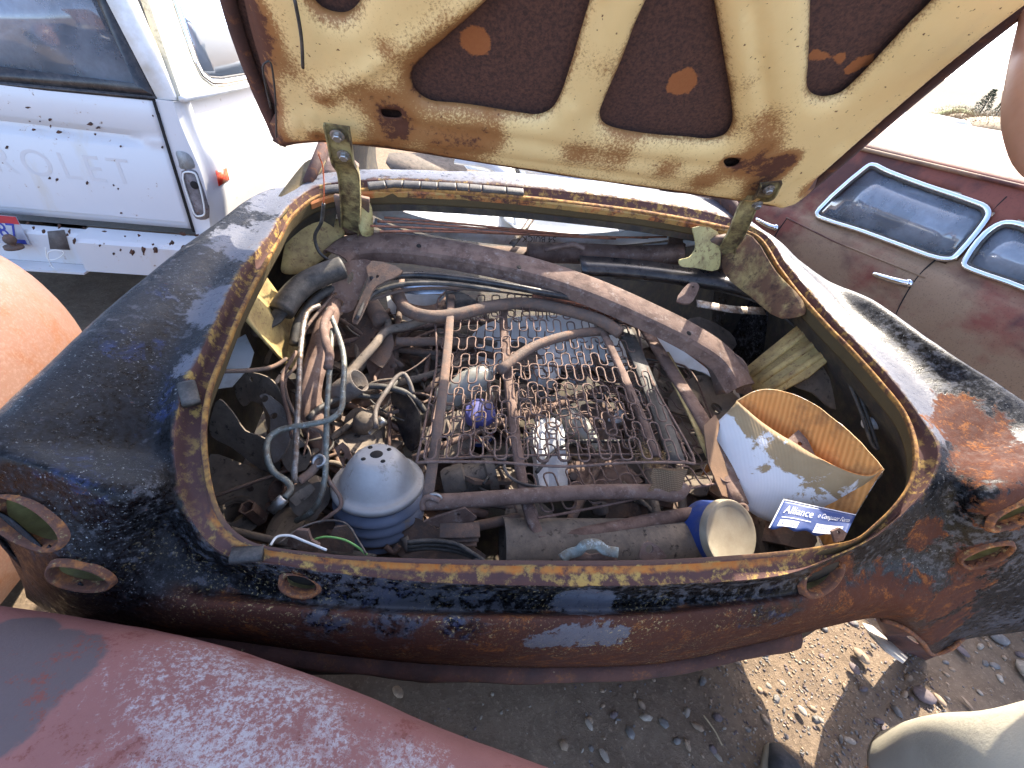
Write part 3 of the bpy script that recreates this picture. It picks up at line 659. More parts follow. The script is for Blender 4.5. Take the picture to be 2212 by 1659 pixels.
hl = hinge([onlid(730, 246, .03), onlid(737, 280, .034), onlid(744, 320, .036), P(752, 370, y=.80), P(757, 420, y=.84), P(758, 462, y=.90), P(757, 498, y=.96)], .052, (LN, V(0, -1, .2)))
hr = hinge([onlid(1662, 372, .03), onlid(1646, 400, .034), P(1622, 432, y=.80), P(1605, 470, y=.82), P(1590, 505, y=.86), P(1572, 535, y=.90), P(1565, 575, y=.95)], .050, (LN, V(-.5, -1, .2)))
for (u, v) in ((732, 262), (746, 306)): bolt(onlid(u, v, .036), LN, .010, hl)
for (u, v) in ((1656, 382), (1632, 416)): bolt(onlid(u, v, .036), LN, .009, hr)
# dark hinge boxes where the arms enter the body
m_hb = m_blackgloss
for (pts, w) in (([P(742, 425, y=.92), P(748, 462, y=.95), P(756, 505, y=1.0)], .014), ([P(778, 425, y=.92), P(778, 462, y=.95), P(774, 500, y=1.0)], .012), ([P(1552, 512, y=.90), P(1545, 545, y=.93), P(1548, 582, y=.96)], .016)):
    MB().add(*sweep(catmull(pts, 6), rect(w, .05, .003), V(1, 0, 0))).build('hinge_strut', m_brown2, lidp)
# frayed wires and spring on the lid's left edge
MB().add(*tubev(catmull([onlid(600, 280, .02), onlid(595, 160, .02), onlid(585, 112, .022), onlid(573, 118, .024), onlid(577, 160, .024), onlid(588, 215, .022)], 8), .0018, 6)).build('torsion_wire', m_black, lidp)
MB().add(*tubev(catmull([onlid(640, -20, .02), onlid(650, 30, .022), onlid(655, 70, .022), onlid(657, 128, .020)], 6), .003, 6)).build('prop_wire', m_black, lidp)
orange = MB(); orange.add(*tubev(catmull([onlid(690, 318, .02), P(697, 360, y=.80), P(700, 405, y=.80), P(699, 440, y=.82)], 6), .0016, 6)).build('orange_wire', m_wireorange, None, label='thin orange wire hanging from a hole in the trunk lid', cat='wire')
wb = MB(); wb.add(*tubev(catmull([P(699, 440, y=.82), P(694, 480, y=.84), P(680, 512, y=.86), P(690, 545, y=.86), P(716, 566, y=.86)], 8), .0045, 8)); wb.build('black_wire', m_black, None, label='black cable drooping inside the yellow trunk corner', cat='wire')
# ================================================================ ground, hill, far things
def dirt(name, a, b, bump=.6):
    t = NT(name); n1 = t.noise(1.3, 6, .6, t.obj); n2 = t.noise(14, 8, .7, t.obj); n3 = t.noise(90, 6, .75, t.obj)
    c = t.mix(n1, a, b); c = t.mix(t.math('MULTIPLY', t.step(n2, .52, .25), .6), c, tuple(x*.62 for x in a)); c = t.mix(t.math('MULTIPLY', t.step(n3, .6, .12), .5), c, tuple(min(1, x*1.7) for x in b))
    t.set('Base Color', c); t.set('Roughness', .95); t.set('Specular IOR Level', .15); t.bump(t.math('ADD', n3, t.math('MULTIPLY', n2, 1.5)), bump, .012); return t.m
m_dirt = dirt('yard_dirt', (.155, .112, .078), (.225, .17, .12))
def ghz(x, y):
    r = math.hypot(x, y); k = 1/(1+(r/7)**2)
    return k*(.018*fbm((x, y, 0), 1.6, 4)+.010*fbm((x, y, 3), 7, 4)) + (0 if r < 15 else min(1, (r-15)/100)*.8)
xs = np.unique(np.concatenate([np.linspace(-2.6, 2.4, 170), np.geomspace(2.4, 900, 26), -np.geomspace(2.6, 900, 26)])); ys = np.unique(np.concatenate([np.linspace(-1.2, 3.0, 150), np.geomspace(3.0, 1500, 28), -np.geomspace(1.2, 200, 14)]))
gv = [V(x, y, ghz(x, y)) for x in xs for y in ys]
g = obj('ground', gv, gridf(len(xs), len(ys)), m_dirt, kind='structure', origin=(0, 0, 0))
# pebbles: uncountable litter on the dirt
def pebble(c, r, rr):
    th = rr.uniform(0, 6.28); s = (r*rr.uniform(.8, 1.5), r*rr.uniform(.6, 1), r*rr.uniform(.35, .7)); v = []
    for (a, b, n) in ((-.75, .66, 5), (.05, 1.0, 6), (.75, .6, 5)):
        for k in range(n):
            q = 2*math.pi*k/n+a; x = b*math.cos(q)*s[0]*rr.uniform(.85, 1.1); y = b*math.sin(q)*s[1]*rr.uniform(.85, 1.1)
            v.append(c+V(x*math.cos(th)-y*math.sin(th), x*math.sin(th)+y*math.cos(th), a*s[2]))
    v.append(c+V(0, 0, s[2])); f = []
    for k in range(5): f.append([k, (k+1) % 5, 5+(k+1) % 6, 5+k])
    f.append([0, 5, 10]); 
    for k in range(5): f.append([5+k, 5+(k+1) % 6, 11+(k+1) % 5, 11+k])
    f.append([5, 11, 15, 10]) if False else f.append([10, 5, 11])
    for k in range(5): f.append([11+k, 11+(k+1) % 5, 16])
    return v, f
rr = random.Random(3)
def stone_mat(name, c):
    return worn(name, c, [(tuple(x*.6 for x in c), 30, .55, .25, .65), (tuple(min(1, x*1.5) for x in c), 90, .62, .1, .6)], .8, 0, (60, .15), .2)
sm_ = [stone_mat('stone_grey', (.17, .16, .15)), stone_mat('stone_tan', (.30, .22, .15)), stone_mat('stone_purple', (.14, .11, .11)), stone_mat('stone_pale', (.30, .26, .21)), stone_mat('stone_green', (.2, .22, .19))]
for mi, mm in enumerate(sm_[:4]):
    mb = MB()
    for _ in range(900 if mi < 2 else 500):
        if rr.random() < .72: x, y = rr.uniform(.1, 1.9), rr.uniform(-.7, .7)
        else: x, y = rr.uniform(-2.2, 0.3), rr.uniform(-.4, 1.7)
        r = min(.014, .0025*rr.paretovariate(1.6)); mb.add(*pebble(V(x, y, ghz(x, y)+r*.2), r, rr))
    for _ in range(700): 
        x, y = rr.uniform(.5, 1.3), rr.uniform(-.5, .3); r = rr.uniform(.0015, .005); mb.add(*pebble(V(x, y, ghz(x, y)+r*.3), r, rr))
    mb.build('gravel', mm, None, label=['loose grey gravel strewn over the dirt', 'loose tan gravel strewn over the dirt', 'loose purplish gravel strewn over the dirt', 'loose pale gravel strewn over the dirt'][mi], cat='gravel', kind='stuff')
def stone(u, v, lu, lv, wid, mi, label, flat=.55):
    c = P(u, v, z=.012); a = P(u+lu, v+lv, z=.012)-c; L = np.linalg.norm(a); ex = a/L; ey = np.cross(V(0, 0, 1), ex); W = wid*L; vv = []; n1, n2 = 12, 9
    for i in range(n1):
        for j in range(n2):
            th = 2*math.pi*i/n1; ph = math.pi*(j+.02)/(n2-1+.04)-math.pi/2; k = 1+.10*fbm((math.cos(th)*math.cos(ph)+u, math.sin(th)*math.cos(ph), math.sin(ph)), 1.3, 2)
            vv.append(c+ex*L*math.cos(th)*math.cos(ph)*k+ey*W*math.sin(th)*math.cos(ph)*k+V(0, 0, W*flat*math.sin(ph)*k+W*flat*.35))
    f = gridf(n1, n2, True); f.append([i*n2 for i in range(n1)]); f.append([i*n2+n2-1 for i in range(n1)][::-1])
    obj('stone', vv, f, sm_[mi], None, label=label, cat='stone', group='stones on the dirt')
for (u, v, lu, lv, w, mi, lab) in (
 (1860, 1418, 18, 18, .65, 1, 'tan and cream river stone beside the torn fender tip'), (1845, 1445, 10, 14, .7, 2, 'purple stone next to the tan and cream river stone'),
 (1995, 1503, 26, 12, .75, 2, 'large purple-grey stone leaning on a flat orange stone'), (2030, 1512, 14, 16, .5, 1, 'flat orange stone pressed against a large purple-grey stone'),
 (2157, 1380, 22, 8, .7, 0, 'smooth blue-grey oval stone right of the fender tip'), (2078, 1407, 16, 14, .6, 2, 'slate-coloured oval stone just under the fender tip'),
 (2040, 1374, 14, 6, .6, 2, 'mauve stone beside the base of the fender tip'), (2215, 1450, 14, 24, .8, 3, 'big pale rounded stone at the foot of the rusty red sedan'),
 (1640, 1395, 10, 8, .8, 0, 'grey pebble below the rear apron beside the sunlit strip'), (1612, 1388, 8, 9, .7, 2, 'small brown pebble below the rear apron'),
 (1732, 1535, 10, 12, .65, 3, 'flat pale oval stone set in the sunlit strip of dirt'), (1660, 1482, 6, 7, .8, 3, 'small white stone throwing a shadow in the sunlit strip'), (1690, 1476, 7, 6, .7, 3, 'white chip of stone at the top of the sunlit strip'),
 (1773, 1556, 6, 6, .8, 3, 'white pebble on the right edge of the sunlit strip'), (1698, 1590, 5, 7, .6, 3, 'white pebble on the left edge of the sunlit strip'),
 (860, 1495, 10, 12, .6, 1, 'tan stone half buried in the shade behind the apron'), (1272, 1565, 8, 13, .5, 3, 'pale almond-shaped stone in the shaded dirt'),
 (1305, 1632, 10, 16, .5, 3, 'long pale stone in the shaded dirt near a shoe'), (1835, 1600, 14, 5, .5, 3, 'grey sliver of stone above the cream shorts'), (2105, 1365, 20, 10, .25, 3, 'thin pale shard lying beside the mauve stone'),
 (2090, 1520, 14, 16, .3, 1, 'narrow tan shard of stone above the cream shorts'), (1885, 1395, 6, 6, .8, 0, 'small grey pebble above the tan and cream stone'), (1955, 1335, 12, 8, .7, 4, 'greenish stone behind the torn fender tip')):
    stone(u, v, lu, lv, w, mi, lab)
m_straw = worn('dry_straw', (.42, .33, .20), [], .8, 0, (60, .05))
for k, pts in enumerate(([(1930, 1360), (1958, 1378)], [(1985, 1310), (2030, 1325)], [(1520, 1545), (1545, 1580), (1560, 1610)])):
    MB().add(*tubev(catmull([P(u, v, z=.012+.004*(k == 2)) for u, v in pts], 5), .0022, 6)).build('dry_stalk', m_straw, None, label=['short straw stalk beside the torn fender tip', 'dry stalk lying behind the fender tip', 'thin crooked twig on the shaded dirt near the shoe'][k], cat='stalk')
# hill
hv = []; 
for i in range(60):
    for j in range(12):
        a = R(-20+130*i/59); d = 160+j*60; h = 40*smooth01(j/9)*(.62+.25*math.sin(a*3.1+.4)+.16*fbm((math.cos(a)*5, math.sin(a)*5, j*.2), 1.2, 4))
        hv.append(V(math.sin(a)*d, math.cos(a)*d, -1+h))
t = NT('dry_hill_grass'); n1 = t.noise(.03, 8, .7, t.obj); n2 = t.noise(.4, 6, .7, t.obj)
t.set('Base Color', t.mix(n1, (.12, .09, .055), t.mix(n2, (.17, .13, .08), (.07, .065, .04)))); t.set('Roughness', 1.0); m_hill = t.m
obj('hill', hv, gridf(60, 12), m_hill, kind='structure')
# conifers and dry bushes beyond the parked cars
def leafmat(name, a, b):
    t = NT(name); t.set('Base Color', t.mix(t.noise(2.5, 4, .6), a, b)); t.set('Roughness', .8); return t.m
m_needle = leafmat('needles', (.022, .04, .026), (.05, .08, .045)); m_bark = worn('bark', (.06, .045, .035)); m_dry = leafmat('dry_brush', (.17, .115, .06), (.27, .19, .10)); m_yg = leafmat('yellow_green_leaves', (.10, .13, .03), (.2, .2, .05))
def far(u, v, d):
    q = ray(u, v); q = q/math.hypot(q[0], q[1]); return CAM+q*d
def conifer(u, vb, vt, d, wpx, label, mat=m_needle, seed=0):
    b = far(u, vb, d); tp = far(u, vt, d); gz = ghz(b[0], b[1]); h = tp[2]-gz; w = wpx/FPX*d*.72; rq = random.Random(seed)
    o = empty('conifer', (b[0], b[1], gz), label, 'tree', 'conifers beyond the yard')
    MB().add(*tubev([V(b[0], b[1], gz), V(b[0], b[1], gz+h*.95)], .12, 8, scale=lambda q: 1-.85*q)).build('trunk', m_bark, o)
    mb = MB()
    for k in range(2600):
        q = rq.random()**.8; z = gz+h*(.04+.96*q); th = rq.uniform(0, 6.28); lob = 1+.35*math.sin(th*3+q*9+seed)
        r = w*(1-q)**.8*lob*rq.uniform(.25, 1.05)+.05; c = V(b[0]+r*math.cos(th), b[1]+r*math.sin(th), z-r*.25+rq.uniform(-.1, .1)); s = h*.035*rq.uniform(.5, 1.4)
        dr = unit(V(math.cos(th), math.sin(th), rq.uniform(-.2, .8))); sd = unit(np.cross(dr, V(rq.uniform(-1, 1), rq.uniform(-1, 1), 1)))
        mb.add([c-sd*s*.25, c+sd*s*.25, c+dr*s*1.3], [[0, 1, 2]])
    mb.build('crown', mat, o, smooth=False)
conifer(2105, 262, 188, 60, 26, 'tall dark conifer beyond the rusty red sedan roof', seed=1)
conifer(2176, 268, 196, 62, 27, 'second dark conifer standing beside the raised forearm', seed=4)
conifer(2142, 262, 210, 66, 18, 'shorter conifer between two taller conifers', seed=9)
def mound(u, vb, vt, d, wpx, mat, label, n=5200, nm='dry_bush'):
    b = far(u, vb, d); tp = far(u, vt, d); gz = b[2]; h = tp[2]-gz; w = wpx/FPX*d; rq = random.Random(int(u)); mb = MB()
    gz0 = ghz(b[0], b[1]); 
    for k in range(n):
        th = rq.uniform(0, 6.28); ph = math.asin(rq.random()); q = rq.uniform(.75, 1.03); k2 = 1+.12*math.sin(th*4+u)
        dr = V(math.cos(th)*math.cos(ph)*w, math.sin(th)*math.cos(ph)*w, math.sin(ph)*h)*k2; c = V(b[0], b[1], gz)+dr*q; s = h*.10*rq.uniform(.5, 1.3); dn = unit(dr+V(rq.uniform(-1, 1), rq.uniform(-1, 1), rq.uniform(0, 1))*h*.5)
        sd = unit(np.cross(dn, V(rq.uniform(-1, 1), rq.uniform(-1, 1), rq.uniform(-1, 1)))); mb.add([c-sd*s*.12, c+sd*s*.12, c+dn*s], [[0, 1, 2]])
    vv = []
    for i in range(16):
        for j in range(7):
            th = 2*math.pi*i/16; ph = math.pi/2*j/6; vv.append(V(b[0]+math.cos(th)*math.cos(ph)*w*.86, b[1]+math.sin(th)*math.cos(ph)*w*.86, gz+math.sin(ph)*h*.86 if j else gz0))
    o = empty(nm, (b[0], b[1], gz0), label, 'bush'); mb.build('foliage', mat, o, smooth=False); obj('core', vv, gridf(16, 7, True), mat, o)
mound(2150, 300, 242, 22, 72, m_dry, 'big rounded dry brown bush behind the parked cars'); mound(2056, 285, 234, 24, 30, m_dry, 'smaller dry brown bush left of the big bush'); mound(2060, 262, 226, 34, 28, m_yg, 'yellow-green bush peeking over the dry brown bush', 2200, 'leafy_bush')
# far parked cars
def farcar(u, v, d, yaw, mat, label, k=1.0):
    b = far(u, v, d); ca, sa = math.cos(yaw), math.sin(yaw); gz = ghz(b[0], b[1]); o = empty('parked_car', (b[0], b[1], gz), label, 'car')
    T = lambda x, y, z: V(b[0]+(x*ca-y*sa)*k, b[1]+(x*sa+y*ca)*k, gz+z*k)
    prof = [(-2.3, .35), (-2.3, .75), (-2.1, .92), (-1.2, 1.0), (-.75, 1.42), (-.2, 1.56), (.5, 1.52), (1.0, 1.05), (1.9, .98), (2.25, .75), (2.3, .35)]
    vv = []
    for (x, z) in [tuple(p) for p in catmull([V(*p) for p in prof], 4)]:
        w = .82-.18*max(0, (z-1.0)/.5); 
        for (s_, dz) in ((-1, -.0), (-.92, .0), (0, .03), (.92, 0), (1, 0)):
            vv.append(T(x, s_*w, z+dz if abs(s_) < 1 else max(.3, z-.10)))
        vv += [T(x, w, .3)]; vv.insert(len(vv)-6, T(x, -w, .3))
    obj('car_body', vv, gridf(len(vv)//7, 7), mat, o)
    for s_ in (-1, 1):
        for q in (-1.4, 1.45):
            MB().add(*lathe([(.02, 0), (.2, .02), (.30, .0), (.33, -.03), (.33, -.17), (.3, -.2)], T(q, s_*.84, .33), unit(T(0, s_, 0)-T(0, 0, 0)), 20)).build('wheel', m_black, o)
    for s_ in (-1, 1):
        MB().add(*platev([(-.75, 1.02), (-.55, 1.36), (-.1, 1.46), (.4, 1.44), (.85, 1.06)], [], (T(0, s_*.80, 0), unit(T(1, 0, 0)-T(0, 0, 0))*k*s_ if False else unit(T(1, 0, 0)-T(0, 0, 0))*k, V(0, 0, k)), .02)).build('side_window', m_blackgloss, o)
    return o
m_farcar = worn('faded_cream_car', (.42, .38, .30), [(RUST, 3, .6, .2, .6)], .5); m_farcar2 = worn('faded_black_car', (.03, .03, .035), [(RUST, 3, .62, .2, .6)], .3)
farcar(2200, 300, 9.5, R(150), m_farcar, 'old cream-roofed car parked beyond the rusty red sedan', .86)
farcar(2010, 272, 14, R(25), m_farcar2, 'old black car parked left of the dry bushes', .9)
# ================================================================ rusty red sedan on the right
H1 = P(1935, 605, z=.80); H2 = P(1658, 480, z=.80)
rA = unit(V(*(H2-H1)[:2], 0)); rO = np.cross(rA, V(0, 0, 1)); rO = rO if np.dot(rO, CAM-H1) > 0 else -rO
RB = V(H1[0], H1[1], 0)-rO*.03
def RC(s, o, z): return RB+rA*s+rO*o+V(0, 0, z)
prof = [(-.30, .14), (-.02, .16), (.03, .24), (.055, .40), (.065, .55), (.05, .70), (.03, .80), (.0, .875), (-.025, .90), (-.075, 1.03), (-.14, 1.20), (-.155, 1.235), (-.15, 1.25), (-.20, 1.285), (-.32, 1.345), (-.55, 1.39), (-.85, 1.405)]
pp = catmull([V(*p) for p in prof], 5); half = [(p[0], p[1]) for p in pp]; full = half+[(-1.70-o, z) for o, z in half[::-1][1:]]
ss = np.linspace(-1.9, 2.1, 150); bv = []; 
for s in ss:
    for (o, z) in full:
        k = 1.0; e = 0.0
        if z > .9:
            f = smooth01((s-1.1)/.9); g_ = smooth01((-s-.9)/.8); kk = 1-(.55*f+.75*g_); z2 = .9+(z-.9)*kk; o2 = o if True else o
        else: z2, o2 = z, o
        tap = .10*smooth01((s-1.0)/1.1)+.06*smooth01((-s-1.0)/.9); o2 = -.85+(o2+.85)*(1-tap)
        bv.append(RC(s, o2, z2))
NFP = len(full); bf = gridf(len(ss), NFP)
rwin = (RC(0, -.02, .90), unit(np.cross(rA, RC(0, -.145, 1.21)-RC(0, -.02, .90))))
if np.dot(rwin[1], CAM-rwin[0]) < 0: rwin = (rwin[0], -rwin[1])
def rw2(u, v): p = PL(u, v, rwin)-rwin[0]; return (float(np.dot(p, rA)), float(np.dot(p, np.cross(rwin[1], rA))))
rup = np.cross(rwin[1], rA)
W1 = [(1766, 466), (1772, 452), (1868, 366), (1884, 357), (1920, 372), (2000, 402), (2100, 436), (2130, 449), (2137, 464), (2128, 482), (2075, 546), (2058, 560), (2030, 560), (1950, 533), (1860, 500), (1785, 476)]
W2 = [(2084, 575), (2088, 560), (2130, 505), (2165, 484), (2195, 484), (2240, 500), (2330, 535), (2330, 640), (2260, 640), (2180, 612), (2110, 588)]
wins = [[tuple(p) for p in poly2d([rw2(*q) for q in W], 3)] for W in (W1, W2)]
fcn = np.array(bv)[np.array(bf)].mean(1); kp = []
for c in fcn:
    d = c-rwin[0]; a, b = float(np.dot(d, rA)), float(np.dot(d, rup)); off = float(np.dot(d, rO))
    near = off > -.5; inside = any(inpoly((a, b), w) for w in wins)
    zok = .95 < c[2] < 1.17
    if near: kp.append(not inside or c[2] < .86)
    else: kp.append(not (zok and off < -1.4 and (-.05 < a < .65 or .75 < a < 1.3 or -.75 < a < -.15)))
bf2 = [f for f, k in zip(bf, kp) if k]
t = NT('rusty_maroon_paint'); n1 = t.noise(2.6, 5, .55, t.obj); n2 = t.noise(40, 8, .7, t.obj); n3 = t.noise(5, 7, .65, t.obj); n4 = t.noise(160, 5, .7, t.obj)
z_ = t.sep(t.obj)[2]
c = t.mix(n2, (.075, .029, .025), (.125, .050, .038))
c = t.mix(t.step(t.math('ADD', n1, t.math('MULTIPLY', n3, .4)), .70, .10), c, t.mix(n2, (.17, .048, .034), (.23, .078, .05)))
tan = t.math('MULTIPLY', t.step(t.noise(1.7, 5, .6, t.obj, 0, (1, 1, 1.8)), .46, .12), t.math('SUBTRACT', 1.0, t.step(z_, .87, .06)))
c = t.mix(tan, c, t.mix(n3, (.21, .125, .07), (.32, .21, .13)))
c = t.mix(t.math('MULTIPLY', t.step(n4, .60, .08), .5), c, (.05, .025, .02))
c = t.mix(t.math('MULTIPLY', t.step(z_, 1.115, .02), .85), c, t.mix(n2, (.075, .052, .038), (.15, .11, .08)))
t.set('Base Color', c); t.set('Roughness', t.math('ADD', t.math('MULTIPLY', t.step(z_, 1.10, .03), .3), t.math('MULTIPLY_ADD', n2, .30, .45), True)); t.set('Specular IOR Level', t.math('MULTIPLY_ADD', t.step(z_, 1.10, .03), -.24, .25)); t.bump(t.math('ADD', n4, n3), .14, .004)
m_maroon = t.m
rcar = empty('rusty_sedan', (RC(0, -.85, 0)).tolist(), 'rusty maroon old sedan with chrome-edged side windows', 'car')
bo = obj('car_body', bv, bf2, m_maroon, rcar); md = bo.modifiers.new('t', 'SOLIDIFY'); md.thickness = .004; md.offset = -1
t = NT('reflection_tint_glass'); t.n.remove(t.b); gl = t.n.new('ShaderNodeBsdfGlossy'); gl.inputs['Roughness'].default_value = .06; tr = t.n.new('ShaderNodeBsdfTransparent'); tr.inputs[0].default_value = (.62, .70, .76, 1)
df = t.n.new('ShaderNodeBsdfDiffuse'); df.inputs[0].default_value = (.32, .36, .42, 1); fr = t.n.new('ShaderNodeFresnel'); fr.inputs[0].default_value = 1.55  # bluish diffuse share paints in the brightness of reflections on the panes
m1 = t.n.new('ShaderNodeMixShader'); m2 = t.n.new('ShaderNodeMixShader'); t.l.new(t.math('MULTIPLY_ADD', t.step(t.noise(5, 7, .65), .55, .3), .40, .32), m1.inputs[0]); t.l.new(tr.outputs[0], m1.inputs[1]); t.l.new(df.outputs[0], m1.inputs[2])
t.l.new(t.math('ADD', fr.outputs[0], .05, 0, True), m2.inputs[0]); t.l.new(m1.outputs[0], m2.inputs[1]); t.l.new(gl.outputs[0], m2.inputs[2]); t.l.new(m2.outputs[0], t.out.inputs[0]); m_glass = t.m
for W in wins:
    loop = [rwin[0]+rA*a+rup*b+rwin[1]*.006 for a, b in W]
    fo = MB().add(*sweep(loop, [(-.009, -.006), (.009, -.006), (.011, .004), (.007, .010), (.0, .008), (-.007, .010), (-.010, .004)], rwin[1], closed=True)).build('window_frame', m_chrome, rcar)
    inn = shrink(W, .012); MB().add(*sweep([rwin[0]+rA*a+rup*b+rwin[1]*.004 for a, b in inn], rect(.016, .010, .003), rwin[1], closed=True)).build('gasket', m_black, fo)
    MB().add(*platev(inn, [], (rwin[0]-rwin[1]*.004, rA, rup), .004)).build('pane', m_glass, fo)
# drip rail, shut lines, handles
MB().add(*tubev([RC(s, -.148-(.02*smooth01((abs(s-.2)-.8)/.9)), 1.243-.25*smooth01((s-1.1)/.9)*.6-.30*smooth01((-s-.9)/.8)*.8) for s in np.linspace(-1.5, 1.7, 40)], .010, 6)).build('drip_rail', m_maroon, rcar)
for pts in ([(2172, 402), (2142, 432), (2100, 470), (2075, 500)], [(2082, 445+95), (2010, 580), (1975, 615), (1940, 668), (1936, 690)],):
    pass
def rbody(u, v, h=.0):   # meet the door skin
    best = None
    d = ray(u, v)
    for (o, z) in half:
        pass
    tt = np.linspace(1.2, 5, 900); Q = CAM+np.outer(tt, d); o = (Q-RB)@rO; z = Q[:, 2]; oo = np.interp(z, [q[1] for q in half], [q[0] for q in half]); k = np.argmax(o <= oo); return Q[k]+rO*h
seam = [(2175, 425), (2130, 470), (2085, 520), (2062, 545), (2030, 556), (1990, 590), (1955, 640), (1936, 680), (1920, 740)]
MB().add(*tubev(catmull([rbody(u, v, .001) for u, v in seam], 6), .0035, 6)).build('door_gap', m_hole, rcar)
MB().add(*tubev(catmull([rbody(u, v, .001) for u, v in [(1702, 470), (1680, 500), (1665, 530)]], 6), .0035, 6)).build('door_gap', m_hole, rcar)
for (a, b) in (((1892, 590), (1970, 614)), ((1640, 472), (1680, 494))):
    p, q = rbody(*a, .0), rbody(*b, .0); e = unit(q-p); L = np.linalg.norm(q-p); L = max(L, .14)
    h = MB(); h.add(*sweep(catmull([p+rO*.004, p+rO*.030+e*.012, p+e*L*.35+rO*.038, p+e*L*.75+rO*.032, p+e*L*.95+rO*.012], 6), circ(.010, 10, .013), V(0, 0, 1), scale=lambda q_: .75+.5*q_))
    h.add(*lathe([(.020, 0), (.020, .010), (.014, .018)], p+e*L*.92, rO, 16, False, True)); h.build('door_handle', m_chrome, rcar)
MB().add(*tubev([rbody(u, v, .004) for u, v in ((1700, 470), (1800, 520), (1900, 560), (2000, 600))], .004, 6)).build('belt_bead', m_maroon, rcar)
# interior: seats and wheel
m_seat = worn('faded_seat_cloth', (.14, .13, .125), [((.3, .28, .25), 6, .58, .2, .6)], .9)
for s in (-.45, .62):
    vv = []
    for i in range(20):
        for (o, z) in ((0, .45), (-.02, .75), (-.05, .98), (-.12, 1.02), (-.18, .96), (-.20, .6), (-.55, .55), (-.58, .45)): vv.append(RC(s-o, -.22-1.25*i/19, z+.02*math.sin(i*.33)))
    obj('bench_seat', vv, gridf(20, 8), m_seat, rcar)
MB().add(*sweep([RC(.95+.10*math.cos(a), -.45+.18*math.sin(a), .93+.12*math.cos(a)) for a in np.linspace(0, 2*math.pi, 33)[:-1]], circ(.011, 8), rA, closed=True)).build('steering_wheel', m_black, rcar)
obj('floor_pan', [RC(s, o, .3) for s in (-1.5, 1.8) for o in (-.08, -1.6)], [[0, 1, 3, 2]], m_black, rcar)
# wheels
for s in (-1.15, 1.5):
    for (o, sg) in ((-.12, 1), (-1.58, -1)):
        w = MB().add(*lathe([(.19, .0), (.20, .02), (.27, .03), (.33, .0), (.335, -.05), (.335, -.14), (.30, -.17)], RC(s, o, .30), rO*sg, 28)).build('wheel', m_black, rcar)
        MB().add(*lathe([(.0, .03), (.08, .035), (.15, .01), (.19, .005)], RC(s, o, .30), rO*sg, 24)).build('hub_cap', m_chrome, w)

# ================================================================ white pickup on the left
TY = 1.95
truck = empty('white_pickup', (-2.2, 3.0, 0), 'white pickup with a cream camper shell and a rust-pitted bumper', 'pickup')
def T2(u, v, y=TY): return P(u, v, y=y)
t = NT('chipped_white_paint'); n1 = t.noise(3.0, 5, .6); n2 = t.noise(34, 7, .66); n3 = t.noise(110, 5, .7)
c = t.mix(n1, (.50, .51, .53), (.58, .58, .58)); c = t.mix(t.math('MULTIPLY', t.step(t.noise(7, 7, .7, t.obj, 0, (1, 1, .25)), .64, .12), .35), c, (.5, .42, .28))
chip = t.math('MULTIPLY', t.step(n2, .675, .02), t.step(t.noise(6, 3, .5), .50, .1)); c = t.mix(t.step(n2, .655, .03), c, t.mix(.4, c, (.40, .24, .10))) if False else c
halo = t.math('MULTIPLY', t.step(n2, .645, .05), t.step(t.noise(6, 3, .5), .50, .1)); c = t.mix(t.math('MULTIPLY', halo, .5), c, (.36, .20, .08)); c = t.mix(chip, c, (.05, .03, .022))
t.set('Base Color', c); t.set('Roughness', t.math('MULTIPLY_ADD', chip, .4, .30)); t.bump(t.math('MULTIPLY', n3, .3), .08, .003); m_twhite = t.m
t = NT('lichen_cream_cap'); n2 = t.noise(60, 7, .7); n3 = t.noise(14, 6, .65, None, 0, (1, 1, .4))
c = t.mix(t.math('MULTIPLY', t.step(t.math('ADD', t.math('MULTIPLY', n2, .6), t.math('MULTIPLY', n3, .4)), .54, .09), .7), (.52, .49, .38), (.22, .20, .12)); t.set('Base Color', c); t.set('Roughness', .6); m_cap = t.m
# tailgate: pressed sheet, profile swept along x
zt, zb = 1.068, .548
tgp = [(0, zb-.02), (.0, zb+.01), (-.012, zb+.015), (-.012, zb+.32), (-.006, zb+.335), (.012, zb+.352), (.014, zb+.372), (-.006, zb+.392), (-.012, zb+.402), (-.012, zt-.012), (-.006, zt), (.02, zt)]
vv = []; xs_ = np.linspace(-3.15, -1.528, 60)
for x in xs_:
    e = smooth01((-1.60-x)/.06)*smooth01((x+3.1)/.06)
    for (dy, z) in tgp:
        d = dy if dy < 0 or z < zb+.3 or z > zt-.05 else -.012*(1-e)+dy*e
        vv.append(V(x, TY+d, z))
tg = obj('tailgate', vv, gridf(60, len(tgp)), m_twhite, truck, auto=50); tg.modifiers.new('t', 'SOLIDIFY').thickness = .004
# embossed lettering on the tailgate
cu = bpy.data.curves.new('lettering', 'FONT'); cu.body = 'CHEVROLET'; cu.size = .155; cu.extrude = .0001; cu.bevel_depth = .00015; cu.space_character = 1.28; cu.align_x = 'RIGHT'
to = bpy.data.objects.new('tmp', cu); col.objects.link(to); bpy.context.view_layer.update(); me = bpy.data.meshes.new_from_object(to); bpy.data.objects.remove(to)
lo = bpy.data.objects.new('raised_lettering', me); me.materials.append(m_twhite); col.objects.link(lo); lo.parent = tg
lo.rotation_euler = (R(90), 0, 0); lo.location = Vector((-1.71, TY-.0125, zb+.17))-wloc(tg)
